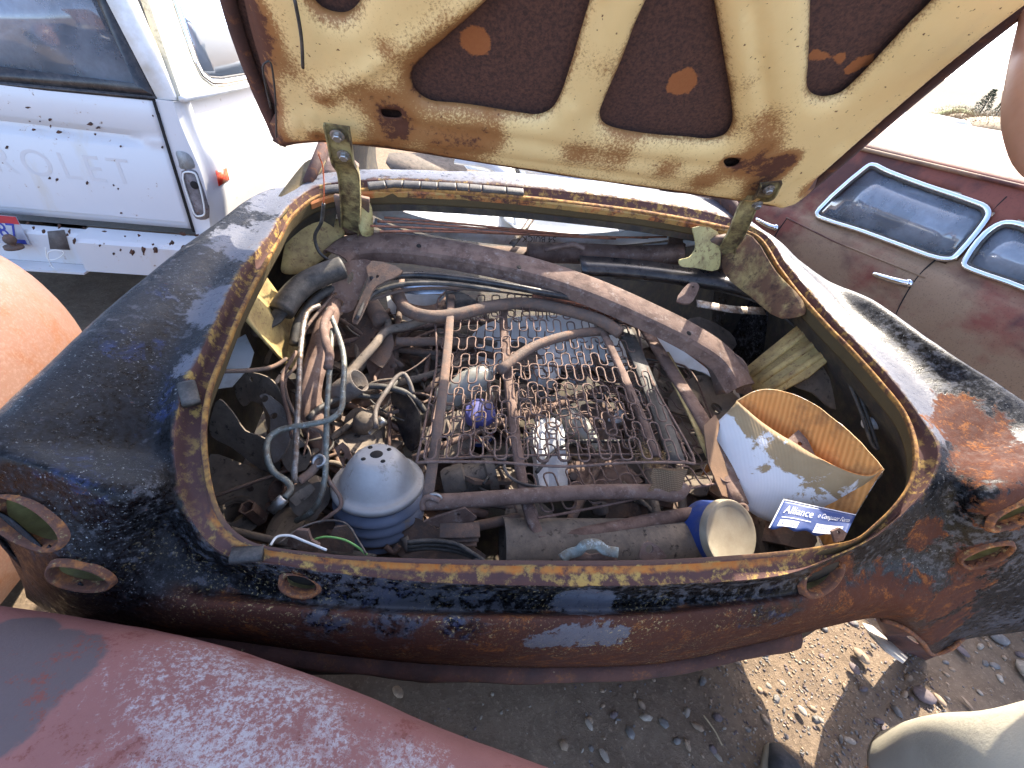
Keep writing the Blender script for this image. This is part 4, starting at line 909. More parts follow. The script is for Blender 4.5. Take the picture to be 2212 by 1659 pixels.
# corner post, bed side
def bedside(y, z): return -1.40+.035*math.sin(math.pi*smooth01((z-.45)/.62))-(.05*smooth01((z-.86)/.06)*smooth01((y-1.99)/.05) if z > .86 else 0)+.02*(y-1.95)*0
vv = []; ys_ = np.concatenate([np.linspace(1.935, 2.06, 10), np.linspace(2.1, 5.0, 40)]); zs = np.linspace(.40, 1.075, 40)
for y in ys_:
    for z in zs: 
        rnd = .05*(1-smooth01((y-1.93)/.09)); vv.append(V(bedside(y, z)-rnd, y, z))
bs = obj('bed_side', vv, gridf(len(ys_), len(zs)), m_twhite, truck)
pf_ = MB()
for a, b in zip(zs[:-1], zs[1:]): pass
vv = []
for z in zs:
    for x in np.linspace(-1.518, bedside(1.935, z)-.05, 6): vv.append(V(x, 1.937, z))
cp = obj('corner_post', vv, gridf(len(zs), 6), m_twhite, truck)
obj('bed_rail', [V(-1.52, 1.937, 1.075), V(-1.44, 1.937, 1.075), V(-1.52, 5, 1.075), V(-1.41, 5, 1.075)], [[0, 1, 3, 2]], m_twhite, truck)
MB().add(*sweep([V(-1.523, 1.932, .52), V(-1.523, 1.932, .8), V(-1.523, 1.932, 1.07)], rect(.010, .006), V(0, -1, 0))).build('tailgate_gap', m_hole, truck)
# tail lamps
m_lensg = worn('dull_clear_lens', (.33, .34, .33), [((.18, .17, .15), 20, .52, .3, .7)], .3); m_lamphole = worn('empty_lamp_housing', (.10, .085, .085), [((.22, .2, .2), 14, .52, .3, .7), (RUST, 30, .62, .1, .7)], .6)
pl = (V(0, 1.934, 0), V(0, -1, 0))
MB().add(*pxplate([(380, 327), (402, 330), (414, 342), (420, 362), (390, 364), (385, 348)], pl, .012, smooth=3)).build('reverse_lamp', m_lensg, truck)
hb = MB().add(*pxplate([(392, 370), (422, 369), (430, 385), (452, 470), (423, 472), (410, 440)], pl, .006, smooth=3)).build('tail_lamp', m_lamphole, truck)
loop = [PL(u, v, (V(0, 1.931, 0), V(0, -1, 0))) for u, v in poly2d([(396, 374), (420, 374), (428, 390), (442, 455), (440, 464), (424, 466), (412, 440)], 4)]
MB().add(*sweep(loop, rect(.007, .008, .002), V(0, -1, 0), closed=True)).build('gasket', m_wirewhite, hb)
MB().add(*lathe([(.0, .004), (.012, .004), (.016, .002), (.018, .0)], PL(420, 400, (V(0, 1.930, 0), V(0, -1, 0))), V(0, -1, 0), 16)).build('bulb_socket', m_hole, hb)
# side marker
m_red = worn('red_reflector', (.55, .035, .02), [((.75, .16, .08), 25, .55, .2, .5)], .2)
mk = PL(481, 382, (V(-1.372, 0, 0), V(1, 0, 0)))
def mkp(u, v): return PL(u, v, (V(-1.366, 0, 0), V(1, 0, 0)))
MB().add(*pxplate([(467, 369), (490, 363), (496, 388), (474, 402)], (V(-1.3615, 2, 0), V(1, 0, 0)), .004, smooth=1)).build('side_marker', m_red, truck)
# bumper
bp = [(-.03, .345), (-.05, .35), (-.05, .455), (-.045, .47), (.02, .478), (.08, .478), (.08, .345)]
def bump_part(x0, x1, dy, dz, nm): 
    return MB().add(*sweep([V(x0, TY-.06+dy, dz), V((x0+x1)/2, TY-.06+dy, dz), V(x1, TY-.06+dy, dz)], [(-a, b) for a, b in bp] if False else [(a, b) for a, b in bp], V(0, 0, 1))).build(nm, m_twhite, truck, smooth=False)
b0 = T2(118, 480, 1.83)
def bprism(name, poly_yz, x0, x1, mat, parent, **k):
    v = [V(x0, y, z) for y, z in poly_yz]+[V(x1, y, z) for y, z in poly_yz]; n = len(poly_yz)
    f = [[i, (i+1) % n, n+(i+1) % n, n+i] for i in range(n)]+[list(range(n))[::-1], [n+i for i in range(n)]]
    return obj(name, v, f, mat, parent, smooth=False, **k)
bpe = bprism('bumper', [(1.80, .335), (1.80, .475), (1.815, .490), (1.93, .500), (1.93, .335)], -1.985, -1.40, m_twhite, truck)
bprism('bumper_step', [(1.87, .335), (1.87, .470), (1.88, .485), (1.93, .49), (1.93, .335)], -2.62, -1.985, m_twhite, truck)
bprism('bumper', [(1.80, .335), (1.80, .475), (1.815, .490), (1.93, .500), (1.93, .335)], -3.2, -2.62, m_twhite, truck)
bprism('step_ledge', [(1.78, .325), (1.78, .334), (1.87, .334), (1.87, .325)], -2.62, -1.985, m_twhite, truck)
# plate: red band, pale field, blue figures
m_plate = worn('pale_plate', (.48, .50, .56), [((.36, .37, .42), 20, .55, .3, .6)], .4); m_plred = worn('plate_red', (.42, .03, .04), [], .4); m_plblue = worn('plate_blue', (.03, .05, .28), [], .4)
py = 1.866; q = [T2(u, v, py) for u, v in ((-60, 470), (38, 468), (60, 533), (-40, 540))]
x1 = T2(52, 500, py)[0]; plz0, plz1 = T2(50, 528, py)[2], T2(40, 468, py)[2]
pla = bprism('licence_plate', [(py-.003, plz0), (py-.003, plz1), (py, plz1), (py, plz0)], x1-.31, x1, m_plate, truck)
bprism('plate_band', [(py-.0045, plz1-.035), (py-.0045, plz1), (py-.003, plz1), (py-.003, plz1-.035)], x1-.31, x1, m_plred, pla)
def text(name, body, size, loc, rot, mat, parent, ext=.0006, align='LEFT', shear=0, sx=1.0):
    cu = bpy.data.curves.new(name, 'FONT'); cu.body = body; cu.size = size; cu.extrude = ext; cu.align_x = align; cu.shear = shear; cu.resolution_u = 3
    to = bpy.data.objects.new('tmp', cu); col.objects.link(to); bpy.context.view_layer.update(); me = bpy.data.meshes.new_from_object(to); bpy.data.objects.remove(to); bpy.data.curves.remove(cu)
    if sx != 1.0:
        for v in me.vertices: v.co.x *= sx
    o = bpy.data.objects.new(name, me); me.materials.append(mat); col.objects.link(o)
    if parent: o.parent = parent
    if isinstance(rot, Matrix):
        m = rot.to_4x4(); m.translation = Vector(loc)-(wloc(parent) if parent else Vector()); o.matrix_local = m
    else: o.rotation_euler = rot; o.location = Vector(loc)-(wloc(parent) if parent else Vector())
    return o
text('plate_number', '387', .10, (x1-.022, py-.004, plz0+.030), (R(90), 0, 0), m_plblue, pla, .0006, 'RIGHT', 0, .8)
bprism('plate_sticker', [(py-.0045, plz0+.004), (py-.0045, plz0+.024), (py-.003, plz0+.024), (py-.003, plz0+.004)], x1-.075, x1-.012, m_plblue, pla)
# tow ball, lamp hole plate, string
bl = P(20, 516, y=1.82); MB().add(*lathe([(.0, .05), (.012, .048), (.021, .038), (.024, .026), (.02, .014), (.012, .006), (.012, 0), (.035, -.002), (.035, -.014)], V(bl[0], 1.82, bl[2]-.03), V(0, 0, 1), 20, False, True)).build('tow_ball', m_brown2, truck)
MB().add(*pxplate([(102, 500), (138, 497), (150, 540), (108, 538)], (V(0, 1.866, 0), V(0, -1, 0)), .004, smooth=1)).build('patch_plate', m_grey, truck)
MB().add(*tubev(catmull([P(u, v, y=1.80) for u, v in ((98, 535), (104, 560), (125, 558), (138, 545), (120, 540), (103, 548), (112, 575), (118, 580))], 8), .0025, 6)).build('string', m_wirewhite, truck)
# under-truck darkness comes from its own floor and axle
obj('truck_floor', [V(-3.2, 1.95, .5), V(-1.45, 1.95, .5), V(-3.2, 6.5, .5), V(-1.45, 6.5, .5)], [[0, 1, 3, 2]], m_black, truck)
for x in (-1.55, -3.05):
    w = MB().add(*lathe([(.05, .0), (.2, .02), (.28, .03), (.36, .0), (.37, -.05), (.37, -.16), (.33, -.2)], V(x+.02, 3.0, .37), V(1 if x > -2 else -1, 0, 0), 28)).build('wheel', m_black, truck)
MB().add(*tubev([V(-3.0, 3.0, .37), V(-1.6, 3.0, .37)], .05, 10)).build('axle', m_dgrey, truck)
# cab ahead of the bed, closing the view through the cap
vv = []; cabp = catmull([V(5.0, .5), V(5.0, 1.1), V(5.08, 1.15), V(5.25, 1.62), V(5.5, 1.72), V(6.4, 1.70), V(6.9, 1.2), V(8.2, 1.1), V(8.3, .5)], 4)
for p in cabp:
    for x in (-3.2, -3.1, -2.3, -1.5, -1.40): vv.append(V(x if p[1] > 1.12 and abs(x+2.3) < .85 or p[1] <= 1.12 else (-3.05 if x < -2.3 else -1.55), p[0], p[1] if -3.15 < x < -1.45 else min(p[1], 1.12) if False else p[1]))
obj('cab', vv, gridf(len(cabp), 5), m_twhite, truck)
# camper shell
cap = empty('camper_shell', (0, 0, 0)); cap.parent = truck; cap.location = Vector((-2.2, 3.2, 1.08))-Vector(truck.location)
ctop = 1.78
def capx(z): return -1.425-.16*(z-1.08)/.7
xpl = unit(V(1, 0, .16/.7)); cpl = (V(-1.425, 0, 1.08), xpl)
def c2(u, v): p = PL(u, v, cpl); return (p[1], (p[2]-1.08)/math.cos(math.atan(.16/.7)))
cup = unit(V(-.16, 0, .7)); wpx = [(372, -10), (395, 60), (420, 130), (434, 160), (455, 177), (480, 178)]
w2 = [c2(*p) for p in wpx]; wtop = max(w2[0][1], .50); wb_ = w2[-1][1]
wpoly = w2+[(4.55, wb_), (4.62, wb_+.05), (4.62, wtop), (4.55, wtop+.04), (w2[0][0]+.06, wtop+.05), (w2[0][0]+.0, wtop+.02)]
csout = [(1.96, 0), (4.85, 0), (4.85, .70), (2.25, .70), (2.10, .45)]
v_, f_ = platev(csout, [wpoly], (V(-1.425, 0, 1.08), V(0, 1, 0), cup), .03)
obj('side_wall', v_, f_, m_cap, cap, smooth=False)
loop = [V(-1.425, 0, 1.08)+V(0, 1, 0)*a+cup*b+xpl*.003 for a, b in wpoly]
fo = MB().add(*sweep(loop, rect(.028, .014, .004), xpl, closed=True)).build('window_frame', m_chrome, cap)
MB().add(*sweep([V(-1.425, 0, 1.08)+V(0, 1, 0)*a+cup*b+xpl*.003 for a, b in shrink(wpoly, .018)], rect(.012, .012, .003), xpl, closed=True)).build('gasket', m_black, fo)
t = NT('sky_reflecting_glass'); t.set('Base Color', (.10, .14, .19)); t.set('Roughness', .04); t.set('Specular IOR Level', 1.0); t.set('Metallic', .55); t.b.inputs['Base Color'].default_value = (.42, .5, .6, 1); m_mglass = t.m
MB().add(*platev(shrink(wpoly, .012), [], (V(-1.431, 0, 1.08), V(0, 1, 0), cup), .004)).build('pane', m_mglass, fo)
MB().add(*sweep([V(-1.418, 1.95, 1.085), V(-1.418, 3, 1.085), V(-1.418, 4.9, 1.085)], rect(.03, .02, .004), V(0, 0, 1))).build('base_rail', m_white, cap)
# rear frame: white post, black gasketed door
rpl = (V(0, 1.945, 1.06), unit(V(0, -1, .12)))
def r3(u, v, h=0): return PL(u, v, rpl)+rpl[1]*h
MB().add(*pxplate([(205, -80), (262, -60), (378, 208), (380, 217), (340, 214), (229, 0)], rpl, .03, smooth=1)).build('corner_frame', m_white, cap)
MB().add(*pxplate([(-260, 160), (-260, 112), (0, 144), (292, 180), (208, 0), (170, -80), (196, -80), (229, 0), (336, 208), (338, 215), (0, 184)], (rpl[0]-rpl[1]*.004, rpl[1]), .03, smooth=1)).build('rear_door_frame', m_blackgloss, cap)
MB().add(*pxplate([(-260, 168), (0, 187), (180, 203), (338, 218), (334, 208), (150, 190), (0, 176), (-260, 154)], (rpl[0]+rpl[1]*.006, rpl[1]), .03, smooth=1)).build('door_sill', m_blackgloss, cap)
MB().add(*pxplate([(-260, 118), (0, 150), (298, 186), (214, 0), (174, -90), (-260, -90)], (rpl[0]-rpl[1]*.02, rpl[1]), .004, smooth=1)).build('rear_pane', m_glass, cap)
# cap roof, front wall with a window, far wall
fw = [(-3.0, .0), (-1.5, 0), (-1.62, .68), (-2.9, .68)]; fh = [(-2.85, .18), (-1.95, .18), (-1.90, .22), (-1.90, .52), (-1.95, .56), (-2.85, .56)]
v_, f_ = platev(fw, [fh], (V(0, 4.8, 1.08), V(1, 0, 0), V(0, 0, 1)), .02); obj('front_wall', v_, f_, m_greywhite, cap, smooth=False)
obj('cap_roof', [V(-3.0, 1.98, 1.76), V(-1.56, 2.1, 1.76), V(-3.0, 4.85, 1.76), V(-1.56, 4.85, 1.76), V(-2.3, 2.05, 1.80), V(-2.3, 4.85, 1.80)], [[0, 4, 5, 2], [4, 1, 3, 5]], m_cap, cap)
obj('far_wall', [V(-3.08, 1.98, 1.08), V(-3.08, 4.85, 1.08), V(-2.95, 4.85, 1.76), V(-2.95, 2.1, 1.76)], [[0, 1, 2, 3]], m_greywhite, cap)
# ================================================================ salmon fender, left; pink roof, near
t = NT('salmon_rusty_paint'); n1 = t.noise(3, 6, .6); n2 = t.noise(90, 6, .7); n3 = t.noise(12, 7, .65)
c = t.mix(n1, (.15, .075, .054), (.21, .125, .095)); c = t.mix(t.step(n3, .55, .14), c, (.17, .075, .042)); c = t.mix(t.math('MULTIPLY', t.step(t.noise(140, 5, .7), .55, .1), .5), c, (.25, .165, .135)); c = t.mix(t.math('MULTIPLY', t.step(n2, .62, .08), .6), c, (.2, .07, .04))
t.set('Base Color', c); t.set('Roughness', t.math('MULTIPLY_ADD', n2, .25, .28)); t.bump(t.math('ADD', t.math('MULTIPLY', n2, .4), t.math('MULTIPLY', n3, .6)), .14, .006); m_salmon = t.m
so_ = empty('salmon_car', (-1.75, .35, 0), 'salmon pink rusted rounded car nose left of the navy sedan', 'car')
vv = []
for i in range(60):
    for j in range(30):
        th = 2*math.pi*i/60; ph = math.pi*.5*(1-j/29*1.25) if False else math.pi/2*(1-j/20)
        cz, sz = math.cos(ph), math.sin(ph); e = .8; cx_ = math.copysign(abs(math.cos(th))**e, math.cos(th)); sy_ = math.copysign(abs(math.sin(th))**e, math.sin(th))
        p = V(-1.655+.39*max(cz, 0)**.52*cx_, .246+.80*max(cz, 0)**.52*sy_, .516+.477*sz)
        if ph < 0: p = V(-1.655+.39*(1-.15*(ph/-.7)**2)*cx_, .246+.80*(1-.15*(ph/-.7)**2)*sy_, .516+.477*sz)
        q = P(105, 690, z=.86); d = np.linalg.norm(p-q); p = p-V(.3, 0, 1)*(.018*math.exp(-(d/.10)**2)*(1+1.3*fbm(p, 24, 3)))
        vv.append(p)
obj('nose_panel', vv, gridf(60, 30, True), m_salmon, so_)
MB().add(*lathe([(.0, .0), (.3, .0), (.33, -.04), (.33, -.18)], V(-1.62, .35, .33), V(1, 0, 0), 24)).build('wheel', m_black, so_)
t = NT('pink_lichen_paint'); n1 = t.noise(2.2, 6, .62); n2 = t.noise(150, 7, .82, None, .2); n3 = t.noise(7, 7, .68); n4 = t.noise(220, 5, .7)
c = t.mix(n3, (.15, .066, .060), (.25, .115, .105)); c = t.mix(t.step(t.math('ADD', t.math('MULTIPLY', n2, .55), t.math('ADD', t.math('MULTIPLY', t.attr('chalk'), .14), t.math('MULTIPLY', n3, .25))), .548, .06), c, t.mix(n4, (.26, .245, .26), (.40, .385, .40)))
c = t.mix(t.step(t.math('ADD', t.attr('bare'), t.math('MULTIPLY_ADD', n3, .8, -.4)), .5, .07), c, t.mix(n2, (.075, .06, .065), (.10, .082, .085)))
c = t.mix(t.step(t.math('ADD', t.math('MULTIPLY', n2, .5), t.math('MULTIPLY', t.noise(15, 6, .7), .5)), .565, .05), c, (.15, .05, .042)); t.set('Base Color', c); t.set('Roughness', t.math('MULTIPLY_ADD', n2, .2, .55)); t.set('Specular IOR Level', .3)
t.bump(t.math('ADD', t.math('MULTIPLY', n2, 1.0), t.math('MULTIPLY', n4, .3)), .35, .006); m_pink = t.m
pk = empty('pink_car', (-.9, -.9, 0), 'faded pink car roof mottled with chalky lichen and bare patches', 'car')
sil = catmull([P(u, v, z=.76) for u, v in ((-200, 1290), (0, 1318), (150, 1342), (300, 1370), (450, 1406), (600, 1456), (750, 1514), (900, 1580), (1000, 1622), (1120, 1664), (1250, 1710))], 8)
cross = catmull([V(-.02, -.62), V(-.05, -.42), (V(-.045, -.20)), V(-.03, -.07), V(0, -.006), V(.05, .022), V(.16, .05), V(.32, .065), V(.55, .06), V(.8, .03), V(1.0, -.06), V(1.1, -.25), V(1.12, -.6)], 6)
vv = []; ch = []; br = []
dirn = unit(V(*(sil[-1]-sil[0])[:2], 0)); back = unit(np.cross(V(0, 0, 1), dirn)); back = back if back[1] < 0 else -back
NC = len(cross)
for i, p in enumerate(sil):
    q = i/(len(sil)-1)
    for a in cross:
        w = p+back*a[0]+V(0, 0, a[1]); w = w+V(0, 0, .004*fbm(w, 7, 3)+.0025*fbm(w, 22, 2)); vv.append(w)
c1 = P(420, 1480, z=.79); c2_ = P(620, 1600, z=.8); c3 = P(900, 1640, z=.8); b1 = P(60, 1440, z=.79); b2 = P(-60, 1520, z=.8); b0_ = P(40, 1370, z=.77)
vv = np.array(vv); ch = sum(np.exp(-(np.linalg.norm(vv-k, axis=1)/r)**2) for k, r in ((c1, .13), (c2_, .10), (c3, .06))); br = np.maximum.reduce([np.exp(-(np.linalg.norm(vv-k, axis=1)/r)**2) for k, r in ((b1, .075), (b2, .09), (b0_, .05))])
obj('roof_panel', vv, gridf(len(sil), NC), m_pink, pk, attrs={'chalk': np.clip(ch, 0, 1), 'bare': br})
# rust chips on the truck's tailgate and bumper
m_chip = worn('rust_chip', (.05, .03, .022), [(RUST, 60, .55, .2, .7)], .9, 0, (120, .4)); rq = random.Random(12)
def chip(u, v, r, y, parent, el=1.0):
    n = 9; a0 = rq.uniform(0, 6.28); px = [(u+r*el*math.cos(q)*rq.uniform(.5, 1.3), v+r*math.sin(q)*rq.uniform(.5, 1.4)) for q in np.linspace(0, 6.283, n+1)[:-1]]
    MB().add(*pxplate(px, (V(0, y, 0), V(0, -1, 0)), .0012, (), 2)).build('rust_chip', m_chip, parent)
for (u, v, r, e) in ((108, 258, 4, 1), (109, 272, 4, .5), (128, 285, 4, 1.4), (72, 280, 3, 1.6), (195, 268, 4, 1.8), (212, 276, 2.5, 2.2), (205, 290, 2.5, 1), (260, 316, 2, 1), (60, 232, 2, 3), (86, 262, 2, 1), (107, 385, 3, 1), (122, 388, 4, .8), (188, 395, 3.5, 1), (245, 400, 2, 1), (255, 408, 2, 1), (262, 460, 2, 1.5), (15, 318, 3, 1.5), (350, 318, 2.5, 1), (330, 250, 2, 1)):
    chip(u, v, r, TY-.0135, tg, e)
for (u, v, r, e) in ((60, 482, 4, .8), (72, 492, 4, .9), (94, 500, 5, .8), (128, 488, 6, .8), (150, 500, 5, .6), (160, 520, 6, .7), (145, 508, 3, 1), (310, 540, 7, .8), (335, 540, 8, .7), (285, 545, 6, .8), (370, 525, 5, 1), (395, 535, 7, .8), (245, 548, 3, 1), (215, 530, 2.5, 1), (330, 528, 3, 1), (270, 510, 2, 1.4), (300, 508, 2.5, 1.4), (180, 492, 2, 1), (225, 500, 2.5, 2), (395, 505, 4, 2), (425, 508, 4, 1.6), (260, 540, 2.5, .8)):
    chip(u, v, r, 1.7985, bpe, e)
# ================================================================ the load in the trunk
def Z(*p): return [P(u, v, z=z) for u, v, z in p]
def tubeT(name, label, cat, pts, r, mat, n=8, sub=6, scale=None, parent=None, group=None):
    return MB().add(*tubev(catmull(Z(*pts), sub), r, n, scale=scale)).build(name, mat, parent, **({} if parent else dict(label=label, cat=cat, group=group)))
def plateT(name, label, cat, px, pl, th, mat, holes=(), smooth=3, grid=0, bend=None, parent=None, auto=40):
    return MB().add(*pxplate(px, plane3(*Z(*pl)), th, holes, smooth, grid, bend)).build(name, mat, parent, auto=auto, **({} if parent else dict(label=label, cat=cat)))
# --- curved bumper bar with two end brackets
bar = empty('bumper_bar', P(1150, 600, z=.7), 'long bowed brown bumper bar lying across the trunk load', 'bumper bar')
bpath = catmull(Z((728, 552, .90), (760, 530, .91), (830, 524, .92), (920, 532, .925), (1040, 552, .925), (1160, 580, .915), (1280, 620, .90), (1400, 672, .87), (1500, 722, .84), (1570, 770, .80), (1612, 832, .76)), 7)
prof_b = [(-.046, -.014), (-.043, -.002), (-.036, .003), (.012, .006), (.026, .002), (.034, -.006), (.043, -.038), (.039, -.039), (.030, -.009), (.024, -.002), (.010, .002), (-.036, -.001), (-.040, -.014)]
def upb(q): return unit(V(.25*q, -.42, .9))
bb = MB().add(*sweep(bpath, prof_b, upb)).build('bar', m_brown, bar, auto=28)
for (u, v, z) in ((905, 534, .925), (1485, 722, .845), (1120, 580, .915)):
    c_ = P(u, v, z=z)+V(0, -.005, .006); MB().add(*lathe([(.0, .002), (.006, .002), (.0075, .0)], c_, upb(.5), 12)).build('bolt_hole', m_hole, bb)
plateT('end_bracket', 0, 0, [(735, 572), (790, 560), (808, 568), (798, 590), (775, 640), (764, 668), (748, 676), (718, 668), (703, 655), (712, 630)], ((735, 580, .89), (790, 570, .90), (730, 660, .80)), .005, m_brown, [(757, 600, .007, 2.4, 68), (721, 653, .014, 1.9, -10), (725, 634, .004)], 2, parent=bar)
plateT('bracket_gusset', 0, 0, [(790, 566), (828, 566), (870, 585), (850, 600), (812, 618), (790, 660), (770, 700), (760, 695), (778, 645), (796, 600)], ((790, 580, .89), (850, 590, .90), (770, 690, .80)), .005, m_brown2, [(815, 597, .005)], 2, parent=bar)
plateT('end_bracket', 0, 0, [(1578, 762), (1600, 775), (1612, 790), (1622, 840), (1625, 850), (1590, 848), (1582, 800)], ((1578, 770, .79), (1612, 790, .79), (1600, 850, .70)), .005, m_brown, [(1607, 803, .005, 2.6, 75)], 2, parent=bar)
MB().add(*sweep(catmull(Z((1290, 640, .86), (1420, 700, .83), (1500, 745, .80), (1545, 790, .76), (1565, 850, .70)), 6), rect(.006, .05), V(.5, -.5, .7))).build('inner_lip', m_brown2, bar)
# --- black bumper-guard tube at left with bent tip
g = tubeT('bumper_guard', 'thick black curved bumper guard tube against the left trunk wall', 'bumper guard', ((740, 578, .90), (700, 592, .89), (660, 612, .875), (630, 640, .86), (608, 672, .84)), .030, m_black, 14, 8)
MB().add(*sweep(catmull(Z((612, 668, .84), (592, 690, .83), (575, 700, .825), (560, 715, .815)), 6), rect(.034, .008, .002), V(.2, -.3, 1))).build('flattened_tip', m_black, g)
MB().add(*lathe([(.0, .02), (.009, .02), (.012, .012), (.016, .010), (.016, 0)], P(560, 716, z=.815), V(-.2, -.6, .8), 10)).build('bolt', m_brown2, g)
tubeT('hanger_strap', 'black curved strap with slots under the bumper guard', 'strap', ((722, 620, .84), (690, 640, .83), (660, 670, .81), (642, 705, .79), (634, 745, .76)), .012, m_black, 10, 6)
# --- trim strips and rods near the front of the trunk
MB().add(*sweep(catmull(Z((1255, 568, .93), (1350, 574, .93), (1480, 590, .925), (1600, 612, .92), (1680, 640, .91), (1745, 690, .89)), 7), chan(.06, .022, .004), V(0, -.45, .9))).build('black_molding', m_blackgloss, None, label='wide glossy black body molding along the front of the trunk', cat='molding')
MB().add(*sweep(catmull(Z((1330, 592, .89), (1450, 604, .89), (1560, 622, .885), (1660, 655, .875), (1730, 705, .86)), 7), rect(.035, .012, .003), V(0, -.45, .9))).build('black_strip', m_black, None, label='narrow black rubber strip under the wide black molding', cat='strip')
tubeT('door_seal', 'long black rubber seal running below the bumper bar', 'seal', ((800, 605, .87), (880, 594, .88), (980, 600, .88), (1100, 618, .875), (1220, 640, .86), (1310, 650, .85)), .011, m_blackgloss, 8)
tubeT('door_seal', 'second black rubber seal bent around the left bracket', 'seal', ((770, 690, .80), (800, 640, .84), (850, 618, .86), (950, 612, .87), (1080, 628, .865)), .007, m_black, 8)
tubeT('thin_rod', 'thin dark rod spanning from the left bracket to the seat springs', 'rod', ((790, 650, .82), (870, 628, .84), (960, 622, .84), (1060, 628, .84)), .005, m_brown2)
tubeT('brown_pipe', 'long brown pipe crossing under the bumper bar to the right', 'pipe', ((1150, 640, .83), (1280, 668, .81), (1400, 712, .79), (1480, 752, .77), (1545, 800, .73)), .011, m_copper, 10)
cps = [((815, 478, .98), (900, 482, .98), (1100, 498, .97), (1300, 512, .96), (1440, 512, .96)), ((800, 488, .975), (950, 494, .97), (1150, 506, .965), (1400, 514, .955)), ((830, 470, .99), (980, 482, .985), (1120, 496, .975), (1250, 508, .965)), ((820, 500, .97), (960, 500, .965), (1120, 506, .96), (1330, 516, .955))]
for k, pts in enumerate(cps):
    tubeT('copper_rod', 'thin reddish copper-coated rod in a bundle behind the bumper bar', 'rod', pts, .0035, m_copper, 6, 6, group='bundle of copper rods')
MB().add(*sweep(catmull(Z((1505, 655, .885), (1580, 668, .88), (1650, 672, .875)), 5), rect(.028, .004, .001), V(0, -.4, .9))).build('flat_strap', m_galv, None, label='flat galvanised strap with a hole resting on the right side', cat='strap')
plateT('lug', 'rusty rounded metal lug standing up behind the bumper bar', 'bracket', [(1462, 650), (1485, 614), (1498, 608), (1510, 616), (1508, 628), (1490, 655)], ((1462, 650, .87), (1490, 655, .87), (1498, 608, .91)), .006, m_brown, [(1497, 620, .004)], 3)
MB().add(*sweep(catmull([P(1175, 540, y=1.0), P(1200, 534, y=1.0), P(1240, 528, y=1.0), P(1262, 538, y=.99)], 5), rect(.016, .012, .003), V(0, -.5, .9))).build('curved_hook', m_brown, None, label='small rusty hook lying on the front trunk ledge', cat='hook')
# front trunk ledge (brown channel between trunk and cabin)
MB().add(*sweep(catmull([P(1140, 545, y=1.06), P(1260, 548, y=1.06), P(1380, 552, y=1.05), P(1475, 548, y=1.02)], 5), rect(.06, .05, .006), V(0, -.3, 1))).build('seat_ledge', m_brown, sedan)
MB().add(*sweep(catmull([P(690, 520, y=1.05), P(840, 535, y=1.08), P(1000, 545, y=1.10), P(1140, 552, y=1.10)], 5), rect(.05, .04, .006), V(0, -.3, 1))).build('seat_ledge', m_brown2, sedan)
# --- white panels stowed in the cabin
wf = empty('white_fender', P(1150, 600, y=1.5), 'white painted fender panel with marker writing stowed in the cabin', 'fender')
def ypx(px, y): return [P(u, v, y=y) for u, v in px]
MB().add(*pxplate([(800, 400), (900, 408), (1090, 428), (1120, 470), (1130, 505), (1040, 500), (930, 485), (860, 470), (815, 452)], plane3(P(800, 400, y=1.75), P(1120, 430, y=1.85), P(1000, 510, y=1.25)), .004, (), 3, .05, lambda x, y: .01*math.sin(x*14)+.01*math.cos(y*20))).build('panel', m_white, wf)
MB().add(*pxplate([(1095, 430), (1280, 455), (1400, 482), (1380, 505), (1250, 512), (1130, 508)], plane3(P(1095, 430, y=1.85), P(1390, 480, y=1.75), P(1250, 515, y=1.28)), .004, (), 3, .05, lambda x, y: .012*math.sin(x*12))).build('panel', m_white, wf)
for pts, w in ((((985, 338), (1060, 352), (1105, 385), (1118, 430), (1124, 470), (1130, 498)), .06), (((1125, 352), (1200, 372), (1262, 410), (1310, 455), (1350, 490), (1385, 512)), .06), (((1140, 362), (1230, 372), (1330, 395), (1420, 420)), .09)):
    ys = np.linspace(1.55, 1.32, len(pts)); MB().add(*sweep(catmull([P(u, v, y=y) for (u, v), y in zip(pts, ys)], 6), rect(w, .012, .004), V(.3, -.8, .6))).build('rib', m_white, wf)
bandp = catmull([P(u, v, y=y) for u, v, y in ((808, 446, 1.12), (860, 470, 1.14), (940, 492, 1.16), (1040, 508, 1.17), (1150, 518, 1.18), (1280, 518, 1.18), (1400, 508, 1.16), (1500, 494, 1.13), (1550, 482, 1.1))], 6)
band = MB().add(*sweep(bandp, rect(.010, .062, .003), V(0, -.35, 1))).build('edge_band', m_greywhite, wf)
MB().add(*sweep([p+V(0, -.012, -.045) for p in bandp], rect(.03, .022, .008), V(0, -.35, 1))).build('rolled_lip', m_greywhite, band)
m_ink = worn('marker_ink', (.03, .03, .03), [], .8)
a_ = P(1200, 512, y=1.165); b_ = P(1080, 508, y=1.16); ex = Vector(unit(b_-a_)); nz = Vector(unit(V(0, -.94, .35))); ey = nz.cross(ex)
text('marker_writing', '54 BUICK', .030, Vector(a_)+nz*.012+ey*.0, Matrix((ex, ey, nz)).transposed(), m_ink, wf, .0004)
MB().add(*sweep(catmull([P(1150, 470, y=1.2), P(1132, 496, y=1.14), P(1105, 530, y=1.08)], 5), rect(.022, .003), V(0, -.7, .6))).build('wire_tie', m_galv, None, label='pale strap looped over the white fender panel', cat='strap')
plateT('cabin_scrap', 'rusty brown angle bracket at the right end of the white fender', 'bracket', [(1440, 545), (1448, 505), (1470, 495), (1482, 520), (1480, 545)], ((1440, 545, .93), (1480, 545, .93), (1460, 500, .97)), .01, m_brown, (), 1)
